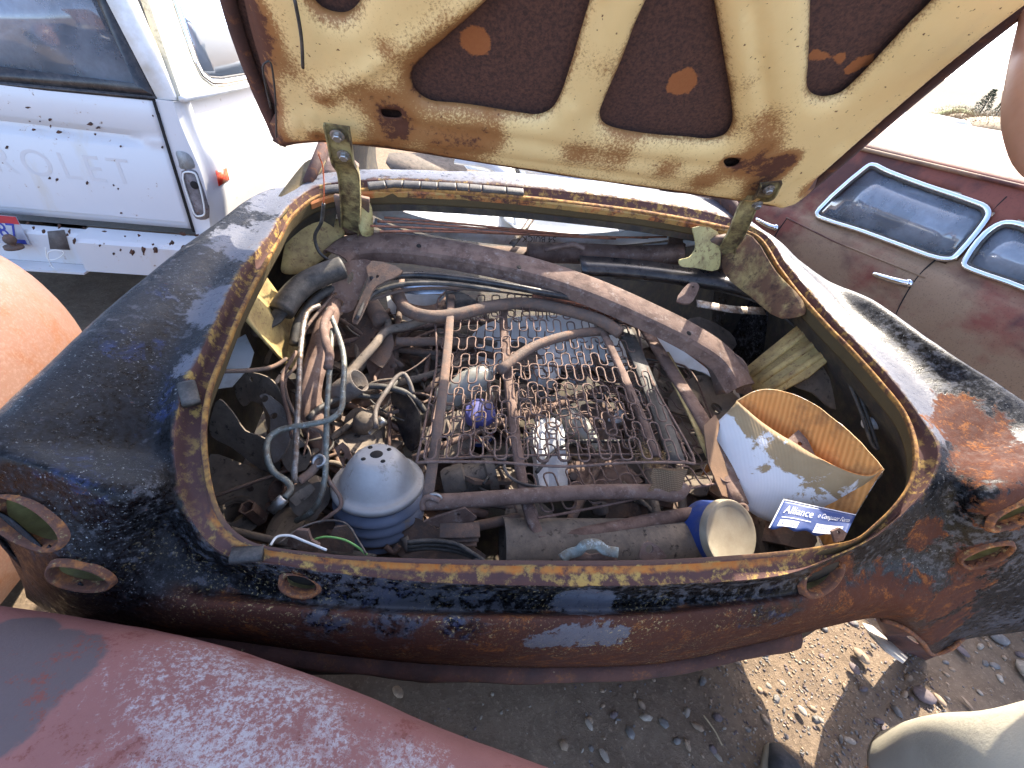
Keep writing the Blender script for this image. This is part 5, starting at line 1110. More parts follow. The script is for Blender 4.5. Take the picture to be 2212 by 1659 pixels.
# cabin clutter glimpsed above the deck strip
m_rag = m_dgrey
for k, (px, y, mm, nm, lab) in enumerate((([(690, 345), (700, 332), (760, 340), (770, 368), (700, 372)], 1.5, m_brown, 'cabin_scrap', 'reddish brown body scrap behind the left hinge'), ([(1340, 400), (1420, 408), (1490, 425), (1500, 452), (1400, 438)], 1.9, m_brown2, 'cabin_scrap', 'dark wooden scrap in the cabin behind the right hinge'), ([(840, 330), (990, 345), (1010, 372), (850, 368)], 1.9, m_dgrey, 'cabin_scrap', 'dark green-grey sheet in the cabin behind the deck strip'), ([(1060, 352), (1130, 360), (1140, 380), (1075, 376)], 1.7, m_black, 'cabin_scrap', 'black perforated scrap between the white ribs'))):
    MB().add(*pxplate(px, plane3(P(px[0][0], px[0][1], y=y), P(px[2][0], px[2][1], y=y+.1), P(px[-1][0], px[-1][1], y=y-.15)), .01, (), 2)).build(nm, mm, None, label=lab, cat='scrap')
# cabin shell: floor and side walls so the yard does not show through
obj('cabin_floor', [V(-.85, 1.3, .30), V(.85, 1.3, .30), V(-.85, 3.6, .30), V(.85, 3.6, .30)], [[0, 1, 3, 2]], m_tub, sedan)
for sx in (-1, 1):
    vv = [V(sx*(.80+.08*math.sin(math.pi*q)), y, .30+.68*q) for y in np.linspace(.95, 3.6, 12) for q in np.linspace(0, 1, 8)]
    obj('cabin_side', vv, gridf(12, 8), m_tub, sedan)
rf = [];
for i in range(16):
    for j in range(14):
        x = -.62+1.24*i/15; y = 2.4+1.4*j/13; rf.append(V(x, y, 1.42+.06*(1-(x/.62)**2)+.05*math.sin(math.pi*j/13)))
obj('roof', rf, gridf(16, 14), m_hem, sedan)  # unseen roof, added against low sun and cut back to light the white panels
for sx in (-1, 1): MB().add(*sweep(catmull([V(sx*.70, 1.02, 1.02), V(sx*.66, 1.6, 1.25), V(sx*.62, 2.4, 1.43)], 5), rect(.10, .03, .008), V(sx, 0, .4))).build('pillar', m_hem, sedan)
MB().add(*pxplate([(540, 478), (560, 470), (640, 372), (668, 345), (700, 340), (690, 372), (640, 420), (606, 470), (560, 496)], plane3(P(560, 480, z=1.0), P(680, 345, z=1.08), P(620, 440, z=1.025)), .004, (), 3)).build('quarter_top', m_body, sedan)
# --- yellow panels
yp = plane3(*Z((1620, 850, .70), (1820, 745, .90), (1720, 670, .90)))
MB().add(*pxplate([(1604, 800), (1640, 770), (1760, 672), (1790, 705), (1828, 745), (1745, 815), (1672, 852), (1640, 842), (1612, 838)], yp, .006, [(1765, 705, .004), (1773, 725, .004)], 1)).build('side_brace', m_yellow, sedan)
yp = plane3(*Z((560, 600, .92), (530, 690, .90), (620, 790, .72)))
MB().add(*pxplate([(566, 590), (600, 625), (640, 690), (660, 745), (632, 800), (590, 760), (528, 692), (545, 640)], yp, .006, (), 1, .02, lambda x, y: .006*math.sin(70*x))).build('side_brace', m_yellow, sedan)
# --- left stack: headlight bucket plates
plateT('grey_plate', 'pale grey dusty panel tucked under the left rim', 'plate', [(500, 738), (530, 722), (548, 760), (540, 790), (500, 835), (462, 840), (470, 790)], ((500, 738, .80), (545, 770, .78), (470, 835, .74)), .004, m_greywhite, (), 1)
plateT('bucket_plate', 'large dark grey plate with a half-round cutout on the left', 'plate', [(510, 815), (545, 806), (590, 820), (612, 850), (622, 900), (640, 960), (610, 980), (580, 930), (566, 880), (540, 868), (520, 880), (500, 850)], ((520, 820, .74), (610, 850, .74), (600, 960, .62)), .004, m_dgrey, [(540, 820, .006)], 3, .03, lambda x, y: .01*math.sin(x*14))
plateT('bucket_plate', 'long dark curved sheet below the half-round cutout plate', 'plate', [(452, 900), (470, 865), (500, 890), (530, 930), (575, 945), (610, 1000), (600, 1020), (560, 1010), (500, 970), (450, 945)], ((460, 890, .72), (600, 960, .66), (560, 1010, .60)), .004, m_dgrey, (), 3, .03, lambda x, y: .012*math.sin(x*12))
plateT('corner_sheet', 'dark sheet with a raised round hole in the left rear corner', 'plate', [(455, 980), (520, 1000), (600, 1030), (600, 1080), (560, 1130), (520, 1160), (480, 1110), (455, 1040)], ((460, 990, .60), (600, 1040, .56), (520, 1150, .54)), .004, m_dgrey, [(508, 1107, .022)], 3, .03)
fs = MB(); c_ = P(508, 1107, z=.555); fs.add(*lathe([(.040, 0), (.033, .008), (.027, .010), (.024, .004), (.022, -.05)], c_, unit(V(-.05, -.2, 1)), 26)); fs.build('pipe_collar', m_dgrey, None, label='round collar around the hole in the left rear sheet', cat='collar')
plateT('hinge_bracket', 'narrow steel bracket with two round holes on the left stack', 'bracket', [(560, 855), (574, 850), (592, 862), (612, 880), (630, 930), (610, 985), (592, 1000), (582, 950), (584, 900)], ((560, 855, .76), (600, 860, .76), (600, 990, .68)), .006, m_grey, [(571, 861, .008), (592, 898, .007)], 2)
# --- lines and rods on the left
tubeT('brake_line', 'long straight grey steel line running down the left of the load', 'pipe', ((690, 660, .85), (672, 668, .85), (662, 680, .845), (650, 750, .82), (645, 850, .79), (638, 990, .74), (636, 1030, .72), (640, 1042, .71)), .0065, m_galv)
tubeT('brake_line', 'greenish steel line bent into a wide hook with a brass nut', 'pipe', ((708, 668, .84), (722, 700, .83), (742, 765, .81), (741, 840, .79), (736, 885, .78), (715, 905, .775), (660, 918, .77), (608, 928, .765), (582, 945, .76), (576, 980, .75), (590, 1018, .73), (620, 1040, .72), (628, 1056, .715), (615, 1075, .71)), .0062, m_green_line)
nb = P(604, 1086, z=.705); MB().add(*lathe([(.006, -.012), (.011, -.010), (.011, .008), (.009, .010), (.009, .020), (.0, .022)], nb, unit(P(596, 1094, z=.70)-nb), 8)).build('line_nut', m_bolt, None, label='pale fitting nut on the end of the hooked greenish line', cat='nut')
tubeT('brake_line', 'steel line curving down from the load to the rear lip', 'pipe', ((718, 712, .82), (712, 800, .80), (706, 900, .77), (704, 980, .73), (702, 1030, .71), (690, 1080, .68), (668, 1110, .65), (640, 1125, .62)), .006, m_green_line)
tubeT('exhaust_pipe', 'thick rust-brown exhaust pipe bent down the left side', 'pipe', ((722, 640, .80), (705, 700, .78), (690, 760, .76), (672, 820, .73), (668, 870, .70), (678, 920, .67), (690, 960, .62), (698, 985, .58)), .028, m_brown, 14, 8)
tubeT('wavy_tube', 'short wavy ribbed hose piece above the exhaust pipe', 'hose', ((716, 668, .845), (700, 700, .84), (704, 740, .83), (712, 765, .82), (708, 795, .81)), .010, m_brown, 10)
tubeT('thin_line', 'thin rusty line kinked beside the straight grey line', 'pipe', ((720, 636, .83), (655, 720, .80), (640, 790, .78), (618, 815, .77), (618, 850, .765), (640, 900, .75), (660, 920, .75), (695, 935, .745), (700, 960, .74), (692, 1000, .72)), .004, m_brown2)
tubeT('thin_line', 'thin rusty rod from the rim to the kinked line', 'rod', ((480, 802, .83), (540, 800, .81), (590, 792, .79), (620, 775, .79)), .005, m_brown2)
tubeT('thin_line', 'second thin rod hanging beside the kinked line', 'rod', ((640, 760, .79), (612, 810, .775), (612, 850, .765), (624, 900, .75), (632, 945, .74)), .005, m_brown)
tubeT('bolt_end', 'threaded tie rod end with a white ring on the left', 'rod', ((690, 995, .72), (672, 1020, .715), (645, 1040, .71)), .009, m_brown2, 8); nb = P(690, 996, z=.725)
MB().add(*lathe([(.0, .0), (.008, .0), (.009, .006), (.014, .006), (.014, -.004), (.011, -.014)], nb, unit(V(-.2, -.5, .8)), 16)).build('joint_ring', m_bolt, None, label='white-edged socket ring on the tie rod end', cat='ring')
plateT('latch_lump', 'black latch casting near the bend of the steel lines', 'latch', [(625, 1090), (640, 1065), (690, 1040), (715, 1060), (708, 1090), (690, 1110), (680, 1125), (650, 1120)], ((625, 1090, .66), (710, 1050, .67), (670, 1125, .62)), .05, m_dgrey, [(668, 1112, .005)], 2)
plateT('latch_block', 'square black block lying over the latch casting', 'latch', [(625, 1080), (640, 1062), (672, 1045), (682, 1056), (668, 1072), (640, 1094)], ((625, 1080, .69), (680, 1050, .69), (640, 1094, .67)), .025, m_dgrey, (), 1)
plateT('shackle', 'spring shackle lump between the lines on the left', 'shackle', [(605, 960), (630, 940), (660, 960), (672, 985), (660, 1015), (625, 1020), (608, 990)], ((605, 960, .68), (660, 950, .68), (640, 1020, .62)), .03, m_dgrey, [(655, 975, .010)], 2)
# --- dark sheets and brackets centre-left
plateT('fan_shroud', 'dark rusted sheet with bolt holes behind the steel lines', 'plate', [(760, 650), (800, 640), (835, 700), (855, 745), (830, 800), (800, 780), (740, 770), (700, 785), (705, 730), (730, 680)], ((760, 650, .74), (830, 700, .74), (720, 780, .66)), .004, m_brown2, [(820, 725, .008), (806, 712, .005), (830, 735, .005), (805, 738, .005)], 2, .03, lambda x, y: .012*math.sin(x*16))
plateT('curved_scrap_sheet', 'curved rusted blade pointing down behind the open pipe', 'plate', [(790, 760), (830, 740), (850, 765), (852, 830), (860, 850), (845, 860), (815, 840), (798, 810)], ((790, 760, .70), (850, 760, .71), (840, 855, .62)), .004, m_brown, (), 3)
tubeT('steering_arm', 'dark forked steering arm lying across to the right', 'arm', ((735, 835, .70), (770, 790, .72), (810, 745, .74), (835, 715, .75), (880, 704, .76), (920, 690, .77), (948, 675, .77)), .012, m_dgrey, 10)
tubeT('steering_arm', 'short dark arm branching off the forked steering arm', 'arm', ((838, 715, .75), (836, 690, .76), (822, 680, .77), (808, 682, .77)), .010, m_dgrey, 10)
tubeT('tie_rod', 'straight dark tie rod leading under the seat frame', 'rod', ((855, 738, .73), (900, 738, .73), (960, 738, .73), (1030, 742, .72)), .013, m_brown2, 10)
tubeT('sleeve', 'dark sleeve tube behind the steering arm', 'tube', ((800, 655, .76), (825, 695, .76)), .026, m_brown2, 12, 4)
tubeT('dark_pipe', 'long dark pipe slanting beside the open pipe end', 'pipe', ((800, 760, .68), (765, 800, .67), (735, 850, .66), (720, 900, .64)), .020, m_dgrey, 12)
op = Z((735, 848, .70), (770, 826, .735)); ax_ = unit(op[1]-op[0]); MB().add(*lathe([(.0, -.0), (.026, 0), (.030, .05), (.030, .105), (.027, .105), (.026, .03), (.0, .03)], op[0]-ax_*.04, ax_, 22)).build('open_pipe', m_grey, None, label='grey pipe stub with its open end facing right', cat='pipe')
tubeT('fuel_line', 'thin grey line with a sharp bend in the middle of the load', 'pipe', ((812, 925, .70), (812, 885, .71), (835, 845, .72), (860, 812, .73), (872, 808, .73), (884, 825, .72), (892, 850, .70)), .006, m_grey)
tubeT('thin_cable', 'hair-thin cable curving behind the bent grey line', 'cable', ((866, 810, .72), (900, 790, .73), (930, 765, .74)), .0022, m_brown2, 6)
tubeT('heater_hose', 'frayed black hose arching over the carburetor', 'hose', ((745, 870, .68), (770, 845, .70), (800, 835, .71), (840, 838, .71), (880, 850, .70), (905, 872, .68), (918, 890, .66)), .008, m_black, 8)
plateT('curved_trim', 'black curved trim piece beside the seat frame', 'trim', [(838, 852), (860, 842), (890, 862), (912, 900), (908, 960), (890, 975), (868, 950), (850, 905)], ((840, 852, .68), (910, 900, .68), (880, 970, .60)), .006, m_blackgloss, (), 3, .03, lambda x, y: .012*math.sin(x*20))
carb = empty('fuel_pump', P(800, 930, z=.50), 'dirty cast fuel pump with a bright brass fitting', 'pump')
plateT('pump_flange', 0, 0, [(745, 905), (770, 880), (800, 890), (820, 905), (830, 945), (820, 970), (780, 965), (750, 945)], ((745, 905, .62), (825, 905, .63), (790, 970, .57)), .03, m_dgrey, [(781, 944, .007)], 3, parent=carb)
c_ = P(790, 915, z=.63); MB().add(*lathe([(.0, .035), (.018, .035), (.024, .028), (.030, .02), (.032, 0), (.034, -.03)], c_, unit(V(.1, -.3, 1)), 20)).build('pump_dome', m_dgrey, carb)
tb = Z((805, 930, .66), (828, 908, .68)); ax_ = unit(tb[1]-tb[0]); MB().add(*lathe([(.006, -.01), (.006, .012), (.009, .012), (.009, .022), (.012, .024), (.012, .036), (.009, .038), (.0, .038)], tb[0], ax_, 8)).build('fitting', m_bolt, carb)
plateT('slotted_bracket', 'flat bracket with two slots standing behind the grey pulley', 'bracket', [(722, 968), (740, 955), (752, 966), (770, 1010), (756, 1028), (745, 1018)], ((722, 968, .68), (750, 960, .69), (756, 1025, .66)), .005, m_brown, [(738, 980, .006, 1.8, 110), (749, 1000, .006, 1.8, 110)], 1)
# --- grey pulley
pu = empty('crank_pulley', P(815, 1090, z=.52), 'dome-topped grey pulley with four blue grooves', 'pulley'); pc = P(818, 1050, z=.655)
t = NT('weathered_grey_blue_paint'); n2 = t.noise(50, 7, .7); hz = t.attr('h')
c = t.mix(t.step(hz, .50, .05), t.mix(n2, (.085, .105, .16), (.14, .16, .21)), t.mix(n2, (.26, .255, .25), (.40, .39, .375))); c = t.mix(t.step(t.noise(18, 7, .7), .64, .1), c, (.16, .13, .11)); t.set('Base Color', c); t.set('Roughness', .55); t.set('Metallic', .2); t.bump(n2, .08, .003)
prf = [(.012, .084), (.032, .084), (.039, .082), (.048, .074), (.062, .054), (.071, .036), (.076, .025), (.080, .019), (.085, .017), (.092, .016), (.095, .012), (.095, .006), (.092, .001), (.082, -.006), (.081, -.012), (.094, -.021), (.095, -.027), (.083, -.034), (.083, -.039), (.094, -.047), (.095, -.053), (.083, -.060), (.083, -.065), (.093, -.073), (.094, -.079), (.082, -.086), (.082, -.09), (.091, -.098), (.091, -.103), (.070, -.115), (.0, -.115)]
pax = unit(V(-.02, .16, 1)); v_, f_ = lathe(prf, pc, pax, 56); obj('pulley_body', v_, f_, t.m, pu, attrs={'h': [(float(np.dot(p-pc, pax))+.115)/.22 for p in v_]}, auto=50)
bx_, by_, bz_ = basis(pax)
MB().add(*lathe([(.0, .0852), (.0115, .0852), (.013, .084)], pc, pax, 16)).build('bore', m_hole, pu)
for k in range(4):
    q = .6+k*math.pi/2; MB().add(*lathe([(.0, .0012), (.0045, .0012), (.005, 0)], pc+(bx_*math.cos(q)+by_*math.sin(q))*.028+pax*.084, pax, 12)).build('bolt_hole', m_hole, pu)
tubeT('eye_hook', 'bent rusty rod under the pulley', 'rod', ((832, 1180, .60), (850, 1192, .59), (862, 1178, .60)), .006, m_brown, 8); tubeT('eye_hook', 'short grey rod end below the pulley', 'rod', ((872, 1160, .60), (884, 1190, .58)), .009, m_grey, 8)
# wires at the rear left
tubeT('loose_wire', 'white wire arching over the rear lip', 'wire', ((584, 1178, .745), (598, 1160, .745), (625, 1157, .745), (660, 1170, .745), (705, 1188, .755)), .0022, m_wirewhite, 6)
tubeT('loose_wire', 'green wire arching beside the pulley', 'wire', ((672, 1168, .70), (700, 1160, .71), (740, 1165, .71), (770, 1180, .70), (792, 1198, .70)), .0022, m_wiregreen, 6)
tubeT('loose_wire', 'dark grey wire looping below the pulley', 'wire', ((600, 1175, .68), (650, 1140, .68), (700, 1125, .68), (745, 1130, .69), (775, 1170, .70), (790, 1195, .71)), .002, m_grey, 6)
tubeT('thin_line', 'rusty thin line looping left of the pulley', 'pipe', ((695, 1000, .71), (712, 1040, .70), (735, 1075, .69), (735, 1095, .68), (715, 1112, .67), (690, 1130, .65)), .004, m_brown, 6)
plateT('rusty_tab', 'small rusty tab standing on the left rear lip', 'bracket', [(622, 1165), (640, 1145), (665, 1147), (672, 1168), (690, 1178), (688, 1192), (640, 1186), (618, 1180)], ((622, 1165, .72), (670, 1160, .73), (660, 1190, .70)), .006, m_brown, (), 1)
plateT('rusty_tab', 'second rusty plate leaning below the pulley', 'bracket', [(708, 1165), (722, 1140), (752, 1136), (768, 1160), (762, 1195), (715, 1190)], ((708, 1165, .66), (760, 1150, .67), (740, 1195, .63)), .006, m_brown2, (), 1)
# --- tubular seat frames with sinuous springs
def springset(name, label, cor, rows, loops, amp, wire, mat, seed, sag=.02, skip=()):
    bl, br_, tr_, tl = Z(*cor); o = empty(name, (bl+br_+tr_+tl)/4-V(0, 0, .08), label, 'seat spring'); rq = random.Random(seed)
    nrm = unit(np.cross(br_-bl, tl-bl)); nrm = nrm if nrm[2] > 0 else -nrm
    Q = lambda a, b: (bl*(1-a)+br_*a)*(1-b)+(tl*(1-a)+tr_*a)*b - nrm*sag*math.sin(math.pi*b)*.5 + nrm*.014*fbm((a*3+seed, b*3, seed), 1.0, 2)+V(.010*fbm((a*3, b*2+seed, 1.7), 1.0, 2), .012*fbm((b*3, a*2, seed+.5), 1.0, 2), 0)
    MB().add(*tubev(catmull([Q(0, 0)]+[Q(a, 0) for a in (.02, .25, .5, .75, .98)]+[Q(1, 0), Q(1, .5), Q(1, 1), Q(.5, 1), Q(0, 1), Q(0, .5), Q(0, .001)], 6), wire*1.5, 6)).build('border_wire', mat, o)
    for r in range(rows):
        b = (r+.5)/rows; pts = []; ph = rq.uniform(0, 6.28); am = amp*rq.uniform(.9, 1.1); tilt = rq.uniform(-.02, .02); jit = rq.uniform(-.012, .012)
        A_ = (tl-bl)/np.linalg.norm(tl-bl)
        for k in range(loops*16+1):
            q = k/(loops*16); w = 2*math.pi*loops*q+ph; y = math.tanh(1.15*math.sin(w))/math.tanh(1.15); a = q-.105/loops*math.sin(2*w)
            a = min(1, max(0, a)); pts.append(Q(a, b+jit+tilt*(q-.5))+A_*am*y+nrm*(.012*math.sin(math.pi*q)+.003*math.sin(w*.5+r)))
        MB().add(*tubev(pts, wire, 5)).build('spring', mat, o)
    return o
s1 = springset('seat_springs', 'rusty zigzag seat springs on a wire frame atop the load', ((903, 1000, .75), (1505, 1003, .75), (1345, 645, .82), (965, 628, .82)), 10, 13, .029, .0021, m_wire, 3, .05)
s3 = springset('seat_springs', 'under layer of zigzag seat springs below the top wire frame', ((915, 985, .68), (1480, 985, .68), (1350, 680, .74), (985, 665, .74)), 8, 11, .032, .0021, m_wire, 14, .05)
s2 = springset('seat_springs', 'lower set of zigzag seat springs poking out beside the carton', ((1165, 1120, .66), (1632, 1033, .68), (1475, 790, .70), (1060, 800, .70)), 7, 10, .027, .0022, m_wire, 8, .04)
fr1 = empty('bench_seat_skeleton', P(1150, 900, z=.5), 'rusty tubular seat frame carrying the upper zigzag springs', 'seat frame')
def trod(nm, pts, r, mat, par, n=10, up=None): return MB().add(*tubev(catmull(Z(*pts), 6), r, n)).build(nm, mat, par)
trod('front_tube', ((918, 1085, .69), (990, 1082, .69), (1100, 1074, .69), (1250, 1064, .69), (1400, 1062, .69), (1460, 1068, .69), (1478, 1050, .70)), .0165, m_brown, fr1, 14)
trod('back_tube', ((858, 632, .82), (878, 668, .81), (920, 683, .81), (985, 680, .81), (1060, 662, .82), (1140, 655, .82), (1230, 672, .82), (1300, 694, .82), (1340, 720, .81)), .018, m_brown2, fr1, 14)
MB().add(*sweep(catmull(Z((975, 640, .82), (968, 740, .80), (955, 860, .77), (938, 980, .74), (926, 1060, .71), (922, 1092, .69)), 6), rect(.022, .014, .003), V(0, -.3, 1))).build('side_rail', m_brown2, fr1)
MB().add(*sweep(catmull(Z((1085, 650, .79), (1092, 760, .76), (1108, 900, .71), (1128, 1040, .67), (1145, 1110, .66), (1168, 1168, .63)), 6), rect(.024, .016, .004), V(0, -.3, 1))).build('centre_rail', m_brown, fr1)
MB().add(*sweep(catmull(Z((1325, 660, .80), (1372, 760, .77), (1420, 880, .73), (1462, 1000, .70)), 6), rect(.045, .008, .002), V(0, -.3, 1))).build('side_board', m_black, fr1)
MB().add(*sweep(catmull(Z((1290, 690, .80), (1342, 800, .77), (1385, 900, .74), (1420, 985, .72)), 6), rect(.022, .012, .003), V(0, -.3, 1))).build('side_rail', m_brown, fr1)
trod('cross_bar', ((1080, 800, .77), (1150, 750, .785), (1240, 722, .79), (1340, 712, .79)), .014, m_brown2, fr1, 12)
plateT('corner_plate', 0, 0, [(962, 628), (1000, 632), (1040, 655), (1035, 672), (990, 680), (964, 672)], ((962, 628, .825), (1040, 655, .825), (970, 680, .80)), .004, m_black, (), 1, parent=fr1)
eh = P(938, 1081, z=.70); MB().add(*sweep([eh+V(.014*math.cos(a), .004*math.sin(a), .014*math.sin(a)) for a in np.linspace(0, 2*math.pi, 25)[:-1]], circ(.0035, 8), V(0, 1, 0), closed=True)).build('eye_ring', m_bolt, fr1)
trod('hook', ((950, 1082, .705), (925, 1074, .71), (913, 1085, .70), (914, 1102, .69)), .006, m_brown, fr1)
fr2 = empty('bench_seat_skeleton', P(1400, 1120, z=.5), 'second rusty tubular seat frame lying below the first', 'seat frame')
trod('front_tube', ((1160, 1166, .63), (1215, 1160, .63), (1300, 1146, .635), (1420, 1122, .64), (1520, 1106, .645), (1570, 1100, .65)), .0155, m_brown, fr2, 14)
trod('hook', ((1560, 1102, .655), (1590, 1090, .66), (1610, 1094, .66), (1612, 1106, .655)), .006, m_brown, fr2)
MB().add(*sweep(catmull(Z((1380, 690, .76), (1450, 800, .74), (1530, 930, .71), (1600, 1090, .66)), 6), rect(.04, .012, .003), V(0, -.3, 1))).build('side_rail', m_brown, fr2)
MB().add(*sweep(catmull(Z((1430, 760, .745), (1490, 870, .72), (1545, 990, .69)), 6), rect(.05, .006, .002), V(.1, -.3, 1))).build('slotted_rail', m_yellow, fr2)
# burlap rag
t = NT('burlap'); w1 = t.n.new('ShaderNodeTexWave'); w1.inputs['Scale'].default_value = 90; w2 = t.n.new('ShaderNodeTexWave'); w2.inputs['Scale'].default_value = 90; w2.bands_direction = 'Z'; t.l.new(t.co, w1.inputs[0]); t.l.new(t.co, w2.inputs[0])
hh = t.math('MULTIPLY', w1.outputs[1], w2.outputs[1]); t.set('Base Color', t.mix(hh, (.12, .075, .04), (.30, .20, .12))); t.set('Roughness', .95); t.bump(hh, .6, .004); m_burlap = t.m
plateT('burlap_rag', 'torn piece of brown burlap hanging from the seat springs', 'rag', [(1412, 1012), (1488, 1014), (1478, 1040), (1470, 1062), (1452, 1058), (1440, 1066), (1425, 1058), (1398, 1062), (1412, 1045), (1405, 1030)], ((1412, 1012, .745), (1488, 1014, .745), (1440, 1066, .70)), .003, m_burlap, (), 1, .01, lambda x, y: .004*math.sin(x*90))
# --- white fender lying under the springs
plateT('fender_piece', 'white car fender half hidden under the upper springs', 'fender', [(1010, 745), (1035, 705), (1080, 690), (1180, 690), (1280, 700), (1340, 740), (1360, 790), (1290, 800), (1180, 800), (1110, 800), (1060, 790)], ((1020, 720, .70), (1340, 720, .72), (1200, 800, .66)), .005, m_white, (), 3, .03, lambda x, y: .022*math.sin(x*9+1)+.010*math.sin(y*26))
plateT('fender_piece', 'white fender corner sticking out right of the springs', 'fender', [(1395, 690), (1450, 692), (1500, 720), (1540, 760), (1562, 800), (1555, 818), (1520, 800), (1470, 788), (1440, 780), (1410, 730)], ((1395, 700, .76), (1550, 770, .74), (1470, 790, .70)), .005, m_white, (), 3, .03, lambda x, y: .012*math.sin(y*22))
plateT('white_sheet', 'white panel with a square nut hole behind the steering arm', 'panel', [(835, 640), (880, 632), (960, 640), (975, 665), (960, 690), (890, 700), (855, 690)], ((835, 640, .70), (970, 650, .72), (890, 700, .66)), .004, m_white, [(862, 655, .008)], 2)
ring_c = P(920, 620, z=.74); MB().add(*sweep([P(915+62*math.cos(a), 628+42*math.sin(a), z=.735) for a in np.linspace(.2, 2.9, 20)], rect(.035, .012, .003), V(0, -.2, 1))).build('wheel_rim', m_brown, None, label='curved rusty rim section over the white panel', cat='rim')
plateT('chrome_strip', 'bright chrome strip glinting below the bumper bar', 'trim', [(840, 618), (975, 616), (1000, 626), (960, 634), (850, 630)], ((840, 618, .80), (1000, 620, .82), (900, 634, .79)), .01, m_chrome, (), 2)
# jar, headlamp, bottles
jar = empty('peanut_butter_jar', P(1040, 930, z=.48), 'glass jar with a blue lid under the springs', 'jar'); jc = P(1038, 892, z=.655); jx = unit(V(-.03, -.20, 1))
m_blue = worn('blue_plastic_lid', (.055, .06, .22), [((.10, .10, .25), 20, .55, .3, .6)], .5, 0, (90, .05), .1); m_jar = worn('dark_jar_glass', (.02, .018, .016), [], .12, 0, (60, .01))
MB().add(*lathe([(.0, .014), (.035, .014), (.039, .012), (.041, .006), (.041, -.020), (.040, -.022)], jc, jx, 40)).build('lid', m_blue, jar, auto=40)
MB().add(*lathe([(.036, -.02), (.037, -.03), (.040, -.040), (.0405, -.05), (.0405, -.14), (.03, -.15), (0, -.15)], jc, jx, 40)).build('glass', m_jar, jar)
m_skb = worn('jar_label_blue', (.03, .07, .32), [], .4); m_skr = worn('jar_label_red', (.50, .02, .03), [], .4)
lb = []
bx_, by_, bz_ = basis(jx); th0 = math.atan2(float(np.dot(V(.2, -1, 0), by_)), float(np.dot(V(.2, -1, 0), bx_)))
for k in range(25):
    q = th0-1.2+2.4*k/24
    for h in (-.048, -.10): lb.append(jc+(bx_*math.cos(q)+by_*math.sin(q))*0.0412+jx*h)
lab = obj('label', lb, gridf(25, 2), m_skb, jar)
cu = bpy.data.curves.new('x', 'FONT'); cu.body = 'SKIPPY'; cu.size = .026; cu.extrude = .0004; cu.align_x = 'CENTER'; to = bpy.data.objects.new('tmp', cu); col.objects.link(to); bpy.context.view_layer.update(); me = bpy.data.meshes.new_from_object(to); bpy.data.objects.remove(to)
tv = []
for v in me.vertices: q = th0+.1+v.co.x/.042; tv.append(jc+(bx_*math.cos(q)+by_*math.sin(q))*(.0424+v.co.z*.5)+jx*(-.074+v.co.y+v.co.x*.12))
fw_ = [list(p.vertices) for p in me.polygons]; bd = [jc+(bx_*math.cos(q)+by_*math.sin(q))*.0417+jx*(h+.12*(q-th0-.1)*.039) for q in np.linspace(th0-1.1, th0+1.2, 25) for h in (-.080, -.048)]
obj('label_band', bd, gridf(25, 2), m_wirewhite, lab); obj('lettering', tv, fw_, m_skr, lab, smooth=False)
t = NT('cloudy_plastic'); t.set('Base Color', (.62, .62, .56)); t.set('Roughness', .25); t.b.inputs['Transmission Weight'].default_value = .6; m_plas = t.m
def lathT(nm, lab, cat, o, ax, prof, mat, seg=32, grp=None): return MB().add(*lathe(prof, o, ax, seg)).build(nm, mat, None, label=lab, cat=cat, group=grp, auto=50)
lathT('plastic_bottle', 'crumpled clear plastic bottle left of the blue-lidded jar', 'bottle', P(965, 860, z=.63), unit(V(.6, .2, .35)), [(0, -.02), (.035, -.02), (.04, .0), (.037, .04), (.042, .07), (.040, .10), (.03, .13), (.012, .145), (.012, .16), (0, .16)], m_plas)
t = NT('smoky_clear_bowl'); t.set('Base Color', (.42, .44, .40)); t.set('Roughness', .2); t.b.inputs['Transmission Weight'].default_value = .55; m_bowl = t.m
hoop_c = P(1020, 850, z=.62); MB().add(*sweep(catmull(Z((985, 822, .68), (1010, 806, .70), (1038, 808, .70), (1056, 832, .68), (1064, 870, .65), (1068, 910, .62)), 8), rect(.010, .004, .001), V(0, -.5, .8))).build('wire_bail', m_bolt, None, label='pale curved bucket handle over the blue-lidded jar', cat='handle')
lathT('paint_tin', 'round white tin with a speckled lid in the sun under the springs', 'tin', P(1175, 812, z=.64), unit(V(.15, -.3, 1)), [(0, .035), (.036, .035), (.040, .038), (.042, .034), (.042, -.05), (0, -.05)], m_white)
lathT('clear_bottle', 'long clear bottle lying diagonally under the springs', 'bottle', P(1190, 870, z=.60), unit(P(1290, 960, z=.60)-P(1190, 870, z=.60)), [(0, 0), (.033, 0), (.036, .01), (.036, .13), (.028, .16), (.014, .19), (.014, .21), (0, .21)], m_plas)
lathT('motor_can', 'dark round cased motor behind the long clear bottle', 'motor', P(1120, 870, z=.60), unit(V(.3, -.5, .6)), [(0, .04), (.04, .04), (.05, .03), (.052, -.06), (0, -.06)], m_dgrey)
plateT('grey_duct', 'pale grey plastic duct with ribs standing below the clear bottle', 'duct', [(1150, 930), (1170, 905), (1215, 912), (1222, 960), (1228, 1050), (1215, 1062), (1165, 1050), (1158, 990)], ((1150, 930, .66), (1220, 915, .66), (1190, 1060, .60)), .03, m_greywhite, (), 2, .02, lambda x, y: .006*math.sin(x*120))
plateT('brown_sheet', 'flat brown sheet in the bottom below the springs', 'plate', [(1210, 1010), (1320, 990), (1390, 1040), (1300, 1060), (1230, 1055)], ((1210, 1010, .60), (1320, 990, .60), (1300, 1060, .58)), .004, m_brown, (), 2)
